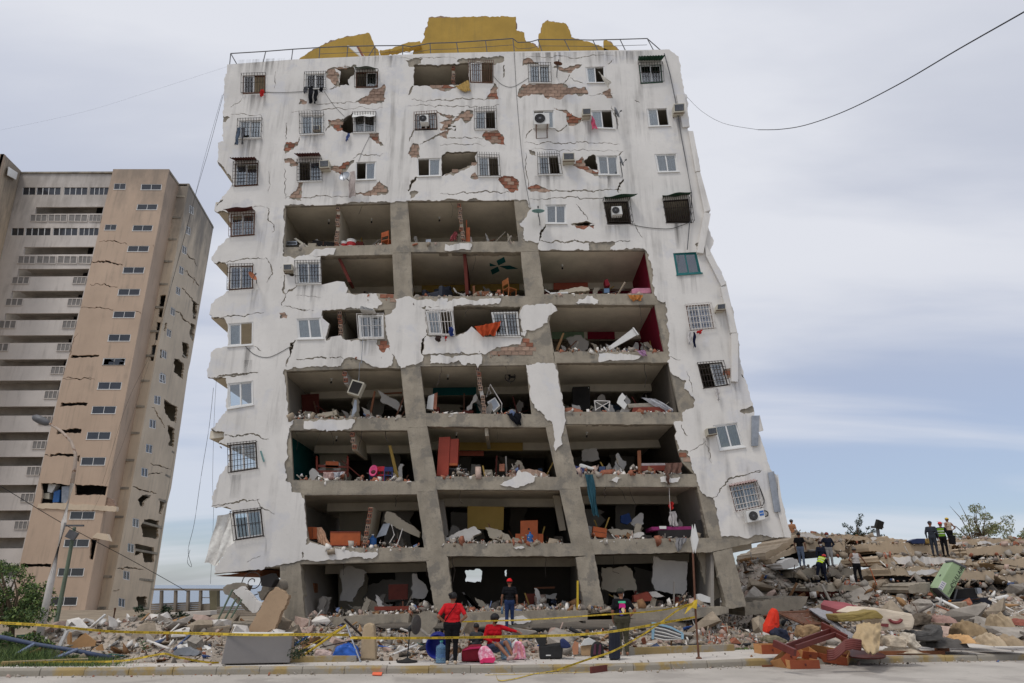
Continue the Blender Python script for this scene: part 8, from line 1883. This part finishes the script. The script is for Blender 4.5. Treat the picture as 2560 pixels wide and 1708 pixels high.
drape('grey quilted mattress cover sagging over the bed rails','mattress_cover','mattress cover',[[(620,110,21.5),(740,105,21.6),(900,150,21.4),(970,185,21)],[(640,130,20.8),(800,190,20.6),(920,240,20.4),(1000,290,20.2)],[(900,290,20.2),(1000,340,19.8),(1080,380,19.6),(1120,400,19.5)],[(1060,420,19.4),(1140,480,19.2),(1220,500,19.1),(1310,505,19.1)]],mat('ticking_grey',lin(142,140,142),.9,.2,12))
softbox('foam_block','mustard foam slab on top of the furniture pile','foam',R(975,190,1240,175,1485,130,1580,215,1560,250,1500,235,1260,270,1050,285,1005,265),19.6,.7,mat('mustard_foam',lin(142,124,74),.95,.15,4),.03,FU,wob=.02)
drape('torn cream cloth hanging down the front of the pile','torn_cloth','cloth',[[(1230,310,19.4),(1330,290,19.4),(1450,300,19.4),(1545,300,19.5)],[(1230,390,19.0),(1330,400,18.8),(1450,410,18.9),(1540,400,19.2)],[(1180,470,18.9),(1320,500,18.5),(1440,520,18.6),(1535,500,19)],[(1300,600,18.3),(1370,660,18.0),(1450,690,17.9),(1520,640,18.4)]],mat('cream_canvas',lin(172,150,116),.92,.15,3),wr=.05)
t=softbox('mattress','cream mattress with maroon printed lettering at the back of the pile','mattress',R(1170,165,1330,92,1500,100,1780,150,1945,175,1985,250,1960,375,1700,385,1560,400,1560,260,1300,200),20.8,1.1,m_mat,.06,FU,wob=.015)
b=MB();b.tube([at(*R(1655+75*(1-math.cos(a)),245+45*math.sin(a)),20.76)for a in[i*math.pi/10 for i in range(11)]],.045,5);b.build('printed_letter',mat('maroon_ink',lin(126,66,66),.9),t)
b=MB();b.prism([at(x,y,20.76)for x,y in R(1545,300,1645,305,1640,350,1545,335)],(0,.02,0));b.build('printed_label',MATS['maroon_ink'],t)
m_or=mat('orange_red_nylon',lin(214,56,34),.6,.12,5)
softbox('backpack','bright orange-red backpack set upright left of the pile','backpack',R(75,420,90,330,160,160,205,100,245,150,258,340,180,445),19.9,.35,m_or,.06,FU,extra=[('front_pocket',R(85,410,95,330,180,320,185,400),.04,m_or),('shoulder_strap',R(190,300,200,130,225,130,225,300),.02,MATS['red_cap']if 'red_cap' in MATS else m_or)],wob=.02)
sk_=random.Random(8)
SACKS=[('dark clothing heap left of the furniture pile',R(200,430,240,380,330,370,400,480,370,530,220,480),19.4,lin(40,44,60)),('drab striped bundle under the dark clothing',R(90,540,110,480,250,460,390,540,240,560),19.2,lin(120,112,92)),('tan tangled blanket beside the bed rails',R(540,480,560,340,700,320,800,370,780,450,640,490),19.9,lin(150,124,92)),('brown upholstered lump left of the compressor',R(2000,330,2060,200,2160,170,2215,230,2180,310),22.4,lin(96,86,74)),('grey overturned couch part by the pavement',R(1940,460,2000,400,2200,420,2260,340,2350,330,2350,520,2000,530),20.8,lin(84,82,80)),('crumpled pale sheets at right of the pile',R(1640,600,1680,480,1800,460,1900,520,1880,610),19.3,lin(186,172,152)),('white torn tarp right of the crumpled sheets',R(1895,550,1940,440,1990,430,2000,520,2080,600,2000,620),19.4,lin(196,186,170))]
for lb,pl,Y,c_ in SACKS:softbox('bundle',lb,'bundle',pl,Y,.6,mat('sack_'+lb[:9].replace(' ',''),c_,.93,.25,4),.07,FU,wob=.06)
for i,(x,y,w_,h_,c_,lb)in enumerate(((1640,1020,120,90,(150,120,110),'dusty pink cushion by the compressor'),(1850,1075,190,180,(138,118,90),'big tan sack below the trailer wheel'),(1530,1080,110,90,(88,82,76),'dark folded chair back in the right pile'),(2010,1170,120,130,(176,158,132),'red-striped pale sack in the right pile'),(2140,1180,150,110,(150,132,108),'tan sack at the lower right'),(2090,1020,90,150,(160,142,116),'tan slab block standing near the trailer wheel'),(2250,1050,130,70,(140,84,70),'rust-brown blanket at the right edge'),(1650,1190,260,120,(84,80,76),'dark grey seat frame in the right pile'),(1340,1260,200,60,(190,176,156),'pale cloth heap by the kerb at right'),(1780,1170,120,90,(190,150,104),'tan carton in the right pile'))):
 Y=22.6 if y<1150 else 21.4;c_0=at(*Pc(x,y+h_*.5),Y);wm=(at(*Pc(x+w_,y),Y)-at(*Pc(x,y),Y)).length*.6;hm=(at(*Pc(x,y),Y)-at(*Pc(x,y+h_),Y)).length*.8
 def hf_(u,v):
  a,c=u*2-1,v*2-1;r_=max(0,1-(abs(a)**2.4+abs(c)**2.4));n1=abs(mnoise.noise((a*2.6+i*7,c*2.6,1)));n2=abs(mnoise.noise((a*6+i,c*5,3)))
  return c_0+Vector((a*wm*(1+.2*n1)+.03*n2,c*.55,hm*.8*r_**.6*(.78+.4*n1)+.05*n2*min(1,r_*4)-.12))
 b=MB();b.grid(hf_,36,26);tag(b.build('bundle',mat('sackc%d'%i,lin(*c_),.93,.25,4,.3,20),smooth=True),lb,'bundle','sacks and cloth in the right pile')
# blue louvred shutter, black pipe, small litter
t=thing('louvred_shutter','pale blue louvred window frame lying in front of the gravel heap','shutter',tuple(at(*O(660,850),21.6)))
m_bl=mat('pale_blue_paint',lin(134,170,190),.7,.12)
for q in(O(508,690,540,690,528,855,508,855),O(540,690,700,730,812,790,812,806,690,748,540,710),O(795,800,820,800,820,855,797,855)):slabpx(q,21.6,.06,'frame_bar',m_bl,t)
for k in range(8):b=MB();y=722+k*17;b.tube([at(*O(532,y),21.63),at(*O(640,y+22),21.63),at(*O(795,min(850,y+75)),21.63)],.022,4);b.build('louvre',m_white if k%2 else m_steel,t)
b=MB();b.tube([gz(O(x,y),.24)for x,y in((-60,845),(100,865),(330,885),(700,912),(1100,922),(1560,905))],.05,8);tag(b.build('black_pipe',m_black,smooth=True),'long black pipe lying along the grass strip','pipe')
b=MB();b.tube([at(*L(x,y),20.0)for x,y in((-80,690),(340,778),(700,835),(1040,902))],.055,8);tag(b.build('blue_pole',mat('slate_blue_paint2',lin(66,76,100),.6),smooth=True),'long slate-blue pole slanting down at the far left','pole')
for lb,a_,c_ in(('pale blue strut under the slate-blue pole at far left',L(320,768),L(30,935)),('blue strut under the slate-blue pole near the sapling',L(715,820),L(460,920))):b=MB();b.tube([at(*a_,19.95),at(*c_,19.7)],.05,6);tag(b.build('blue_strut',mat('pale_slate',lin(112,124,150),.6)),lb,'strut')
b=MB();b.prism([gz(q,.012)for q in Mc(1580,1205,1590,1170,1675,1180,1665,1208)],(0,0,.02));tag(b.build('orange_paper',mat('orange_card',lin(232,112,80),.7)),'orange card lying in the gutter','litter')
for i,(x,y)in enumerate(((1390,780),(1540,775))):
 b=MB();c_=Rp(x,y,.035);b.tube([c_,c_+Vector((.1,.02,0)),c_+Vector((.17,.03,0)),c_+Vector((.21,.035,0))],[.032,.034,.03,.012],10);tag(b.build('plastic_bottle',glass('clear_pet',(.85,.9,.92),.5),smooth=True),['left','right'][i]+' clear plastic bottle in the gutter by the tabletop','bottle')
w_=at(*N(937,458),24.55);b=MB();b.tube([w_-Vector((0,0,.13)),w_+Vector((0,0,.06)),w_+Vector((0,0,.1))],[.035,.035,.014],10);tag(b.build('water_bottle',m_jug,smooth=True),'small water bottle in the hand of the man in the red cap','bottle')
# ------------------------------------------------------------------ compressor trailer
YC=32.5;t=thing('compressor_trailer','towed air compressor with its pale green hood tipped open among the rubble','compressor',tuple(at(*Q(1300,1400),YC)))
m_gr=mat('pale_green_enamel',lin(150,172,132),.5,.06,2,dirt=.2);m_nv=mat('dark_blue_chassis',lin(28,32,44),.5,.15)
f1=[at(x,y,YC)for x,y in Q(490,870,800,345,1055,470,725,1080)];hv=Vector((-1.0,1.05,0))*.62
hv=at(*Q(310,890),YC+.75)-f1[0]
b=MB();b.prism(f1,hv);hood=b.build('hood',m_gr,t,bevel=.03)
for q in(Q(800,318,1070,440,1055,475,795,348),Q(480,862,505,862,740,1060,725,1090)):slabpx(q,YC-.03,.6,'grey_edge',m_steel,hood)
def hoodtext(s_,u0,v0,hgt,u1=None):
 tc=bpy.data.curves.new('t','FONT');tc.body=s_;o=bpy.data.objects.new('t',tc);COL.objects.link(o);dg=bpy.context.evaluated_depsgraph_get();dg.update();me=bpy.data.meshes.new_from_object(o.evaluated_get(dg));bpy.data.objects.remove(o)
 ex=(f1[2]-f1[3]).normalized();ey=(f1[0]-f1[3]).normalized();b=MB()
 b.add([f1[3]+ex*(u0+v.co.x*hgt)+ey*(v0+v.co.y*hgt)+Vector((0,-.012,0))for v in me.vertices],[tuple(p.vertices)for p in me.polygons]);tag(b.build('lettering',m_black,hood),kind='stuff')
Lh=(f1[2]-f1[3]).length
hoodtext('<start',Lh*.07,.06,.2);hoodtext('SULLAIR',Lh*.42,.06,.24);hoodtext('185',Lh*.86,.06,.2)
b=MB();c_=f1[3]+(f1[2]-f1[3])*.36+(f1[0]-f1[3]).normalized()*.14+Vector((0,-.012,0));ex,ey=(f1[2]-f1[3]).normalized(),(f1[0]-f1[3]).normalized()
b.tube([c_+(ex*math.cos(a)+ey*math.sin(a))*.08 for a in[i*.35 for i in range(16)]],.014,4);b.build('round_emblem',m_black,hood)
slabpx(Q(588,715,680,770,600,915,510,855),YC-.012,.01,'white_notice',m_white,hood)
for k in range(4):slabpx(Q(590-k*20,745+k*35,650-k*20,785+k*35,645-k*20,795+k*35,585-k*20,755+k*35),YC-.018,.005,'notice_line',mat('notice_blue',lin(120,120,170),.7),hood)
b=MB();c_=(f1[0]+f1[1])/2+hv*.5;b.lathe([(.001,0),(.06,0),(.06,.01),(.001,.01)],12,Matrix.Translation(c_)@(hv.cross(f1[1]-f1[0])*-1).to_track_quat('Z','Y').to_matrix().to_4x4());b.build('exhaust_hole',m_black,hood)
for nm,q,d_,dp,mm in(('chassis',Q(720,1100,1500,1050,1580,1095,1560,1200,1450,1215,1350,1150,1230,1165,1180,1240,880,1255,560,1260,500,1130),0,1.5,m_nv),('engine',Q(860,900,1250,860,1290,1060,860,1090),.3,1.0,m_dark),('control_panel',Q(1270,865,1350,862,1380,965,1295,972),.1,.15,m_galv),('draw_bar',Q(20,1290,560,1240,880,1255,880,1280,30,1325),.4,.1,m_nv),('marker_lamp',Q(712,1110,770,1100,770,1125,715,1132),-.03,.04,mat('amber_lens',lin(224,130,40),.3)),('marker_lamp',Q(1500,1065,1560,1065,1560,1095,1500,1095),-.03,.04,mat('yellow_lens',lin(222,160,30),.3)),('reflector',Q(1068,1100,1095,1100,1095,1155,1068,1155),-.03,.04,m_redp),('hood_strut',Q(870,880,900,890,850,1080,820,1080),.1,.06,m_steel)):
 slabpx(q,YC+d_,dp,nm,mm,t,0,.0)
c_=at(*Q(1320,1285),YC);mx=Matrix.Translation(c_)@Matrix.Rotation(math.pi/2,4,'X')
b=MB();b.lathe([(.18,-.1),(.30,-.1),(.335,-.06),(.335,.06),(.30,.1),(.18,.1)],28,mx);wh=b.build('wheel',m_black,t,smooth=True)
b=MB();b.lathe([(.001,.06),(.07,.07),(.09,.05),(.17,.05),(.20,.11),(.215,.11),(.215,-.08),(.001,-.08)],24,mx);b.build('rim',mat('silver_rim',lin(160,156,156),.4,.1,metal=.4),wh)
for k in range(6):a=k*math.pi/3;b=MB();b.lathe([(.001,0),(.022,0),(.022,.012),(.001,.012)],8,Matrix.Translation(c_+Vector((math.cos(a)*.13,-.056,math.sin(a)*.13)))@Matrix.Rotation(math.pi/2,4,'X'));b.build('rim_hole',m_dark,wh)
# small things on the skyline
t=thing('floodlight','dark floodlight on a T-shaped stand on the skyline','floodlight',tuple(at(*S(1985,340),45)));b=MB();b.tube([at(*S(1985,360),45),at(*S(1962,160),45)],.1,6);b.build('stand',m_steel,t);b=MB();b.box(at(*S(1955,150),45),(.75,.12,.14));b.build('cross_bar',m_steel,t);b=MB();b.box(at(*S(1995,95),44.9),(.42,.25,.5),(.2,.35,.2));b.build('lamp',m_dark,t)
tag(slabpx(Pc(1405,470,1460,452,1522,452,1520,492,1425,492),39.3,.5,'toolbox',mat('navy_toolbox',lin(36,48,84),.5),None,0,.02),'navy blue toolbox on the long middle slab','toolbox');softbox('sack','ochre sack beside the navy toolbox','sack',Pc(1525,490,1535,455,1570,448,1572,492),39.4,.4,mat('ochre_sack',lin(140,116,66),.9),.05,None,wob=.04)
# ------------------------------------------------------------------ plants
def leafm(nm,r,g,b):return mat('leaf_'+nm,lin(r,g,b),.6,.35,1.5,spec=.25,rnd=.1)
m_bark=mat('bark',lin(96,82,66),.95,.25,6,.5)
def leaf_cloud(name,clumps,n,size,seed,m,parent,asp=.42):
 rg=np.random.default_rng(seed);cl=np.array([c[:3]for c in clumps]);rd=np.array([c[3]for c in clumps]);k=rg.choice(len(clumps),n,p=rd**2/(rd**2).sum())
 d=rg.normal(0,1,(n,3));d/=np.linalg.norm(d,axis=1)[:,None];P_=cl[k]+d*(rd[k]*rg.uniform(.25,1,n)**.6)[:,None]*np.array([1,1,.8])
 s=size*rg.uniform(.6,1.5,n);Rm=rotmats(n,rg);q=np.array([(-1,0,0),(0,-asp,.1),(1,0,0),(0,asp,.1)])*.5
 V=np.einsum('nij,vj->nvi',Rm,q)*s[:,None,None]+P_[:,None,:]
 return np_mesh(name,V.reshape(-1,3),np.arange(n*4).reshape(-1,4),rg.integers(0,len(m),n).repeat(1),m,None,None,None,parent)
def tree(name,label,cat,base,clumps,n,size,seed,m,r0,group=None,kinds=('trunk','crown')):
 t=thing(name,label,cat,tuple(base),group);base=Vector(base);b=MB();rg=random.Random(seed)
 top=Vector((sum(c[0]for c in clumps)/len(clumps),sum(c[1]for c in clumps)/len(clumps),sum(c[2]for c in clumps)/len(clumps)))
 fk=base.lerp(top,.45);b.tube([base,base.lerp(fk,.5)+Vector((rg.gauss(0,.05),0,0)),fk],[r0,r0*.8,r0*.6],8)
 for c in clumps:e=Vector(c[:3]);md=fk.lerp(e,.5)+Vector((rg.gauss(0,.12),rg.gauss(0,.12),rg.gauss(.05,.08)));b.tube([fk,md,e],[r0*.5,r0*.3,r0*.08],5)
 b.build(kinds[0],m_bark,t);leaf_cloud(kinds[1],clumps,n,size,seed,m,t);return t
G1=[leafm('fresh',118,136,78),leafm('mid',76,96,54),leafm('deep',56,74,44)];G2=[leafm('dark',52,70,46),leafm('deep2',40,56,38)];G3=[leafm('grey',116,126,88),leafm('dry',136,134,96)]
rt=random.Random(12)
def blob(pts,Y,r,n):return[tuple(at(x+rt.gauss(0,14),y+rt.gauss(0,12),Y+rt.gauss(0,.5)))+(r*rt.uniform(.6,1.2),)for x,y in pts for _ in range(n)]
tree('acacia_tree','feathery green tree at the far left edge in front of the tan tower','tree',at(*L(85,800),22.5),blob([(5,1430),(40,1440),(70,1470),(20,1480),(55,1510),(95,1500),(15,1530),(70,1545),(-30,1460),(-40,1520),(100,1535),(40,1560)],22.5,.34,3),7000,.09,3,G1,.12)
tree('leafy_shrub','dark shrub growing beside the refrigerator','shrub',at(*Mc(940,1060),19.4),blob([(735,1625),(755,1612),(765,1635),(745,1640)],19.4,.16,2),500,.07,5,G2,.02,None,('stem','foliage'))
tree('weedy_bush','bush of weeds under the slate-blue pole at far left','bush',at(20,1655,20.4),blob([(0,1600),(40,1610),(80,1620),(10,1630),(120,1635),(60,1640),(150,1645),(-30,1610)],20.6,.28,2),3000,.10,6,G1,.03,None,('stem','foliage'))
tree('skyline_bush','wispy grey-green bush on the skyline at right','bush',at(*Pc(1960,480),50),blob([Pc(*q)for q in((1800,420),(1850,350),(1900,290),(1870,400),(1950,330),(2000,400),(2050,420),(2100,350),(2150,390),(1930,430),(1990,440),(1760,400),(1890,220),(2070,390))],50,.48,2),2600,.14,7,G3,.09,None,('stem','foliage'))
b=MB()
for q in(((1880,450),(1800,300),(1710,200)),((1890,450),(1850,300),(1780,170)),((1900,450),(1920,300),(1900,190)),((1950,450),(2060,360),(2150,290)),((1860,450),(1760,360),(1610,320)),((1960,440),(1980,330),(1985,230))):b.tube([at(*Pc(*p_),50)for p_ in q],[.05,.03,.008],4)
tag(b.build('bare_twigs',m_bark),'bare arching twigs sticking out of the skyline bush','twigs')
tree('dark_tree','low dark green treetops left of the floodlight on the skyline','tree',at(*S(1500,420),52),blob([S(*q)for q in((1260,260),(1330,220),(1400,230),(1480,250),(1560,270),(1680,260),(1680,140),(1760,260),(1850,290),(1950,310),(2050,340))],52,.26,2),1500,.13,8,G2,.1)
tree('dark_tree','low green treetop at the right end of the skyline','tree',at(*Pc(2260,500),52),blob([Pc(2200,425),Pc(2250,430),Pc(2290,415),Pc(2330,420)],52,.3,2),500,.16,9,G3,.1)
tree('seaside_shrubs','row of dark low shrubs by the seaside shelter','shrub',at(*L(1480,560),44),blob([L(x,y)for x,y in((1370,535),(1430,530),(1500,528),(1560,535),(1620,540),(1680,545))],44,.35,2),1500,.16,10,G2,.04,None,('stem','foliage'))
sp=gz(L(1290,910),.2);sp.y+=.4;t=thing('milkweed_sapling','young plant with broad grey-green leaves in front of the left heap','plant',tuple(sp));b=MB();tp=at(*L(1290,735),sp.y);b.tube([sp,tp],[.014,.008],5);b.build('stem',m_bark,t)
ml=leafm('broad',96,124,86)
for k in range(16):
 c_=sp.lerp(tp,.35+.65*k/15);a=k*2.4;d=Vector((math.cos(a),math.sin(a)*.7,.45)).normalized();w_=Vector((-d.y,d.x,0)).normalized();l_=.2-.006*k
 b=MB();b.add([c_,c_+d*l_*.45+w_*l_*.24,c_+d*l_-Vector((0,0,.03)),c_+d*l_*.45-w_*l_*.24,c_+d*l_*.5+Vector((0,0,-.02))],[(0,1,4),(1,2,4),(2,3,4),(3,0,4)]);b.build('leaf',ml,t)
def grass(label,pts,n,h,seed):
 rg=np.random.default_rng(seed);k=rg.integers(0,len(pts),n);P_=np.array(pts)[k]+rg.normal(0,1,(n,3))*np.array([.3,.12,0]);hh=h*rg.uniform(.4,1.4,n);a=rg.uniform(0,6.28,n);w_=np.stack([np.cos(a),np.sin(a),0*a],1)*.008;ln_=rg.normal(0,.35,(n,3))*hh[:,None];ln_[:,2]=hh
 V=np.stack([P_-w_,P_+w_,P_+ln_],1).reshape(-1,3);np_mesh('grass',V,np.arange(n*3).reshape(-1,3),rg.integers(0,3,n),G1,'stuff',label,'grass')
grass('rough grass and weeds along the pavement at far left',[tuple(gz(L(x,y),.13))for x in range(-40,1000,30)for y in(905,935,962,980)],6500,.12,1)
grass('short grass strip behind the yellow kerb at right',[tuple(gz(O(x,y),.14))for x in range(-50,1500,35)for y in(905,930,955)],5000,.07,2)
grass('taller weeds under the slate-blue pole',[tuple(gz(L(x,y),.13))for x in range(-40,420,30)for y in(880,905,925)],2500,.3,3)
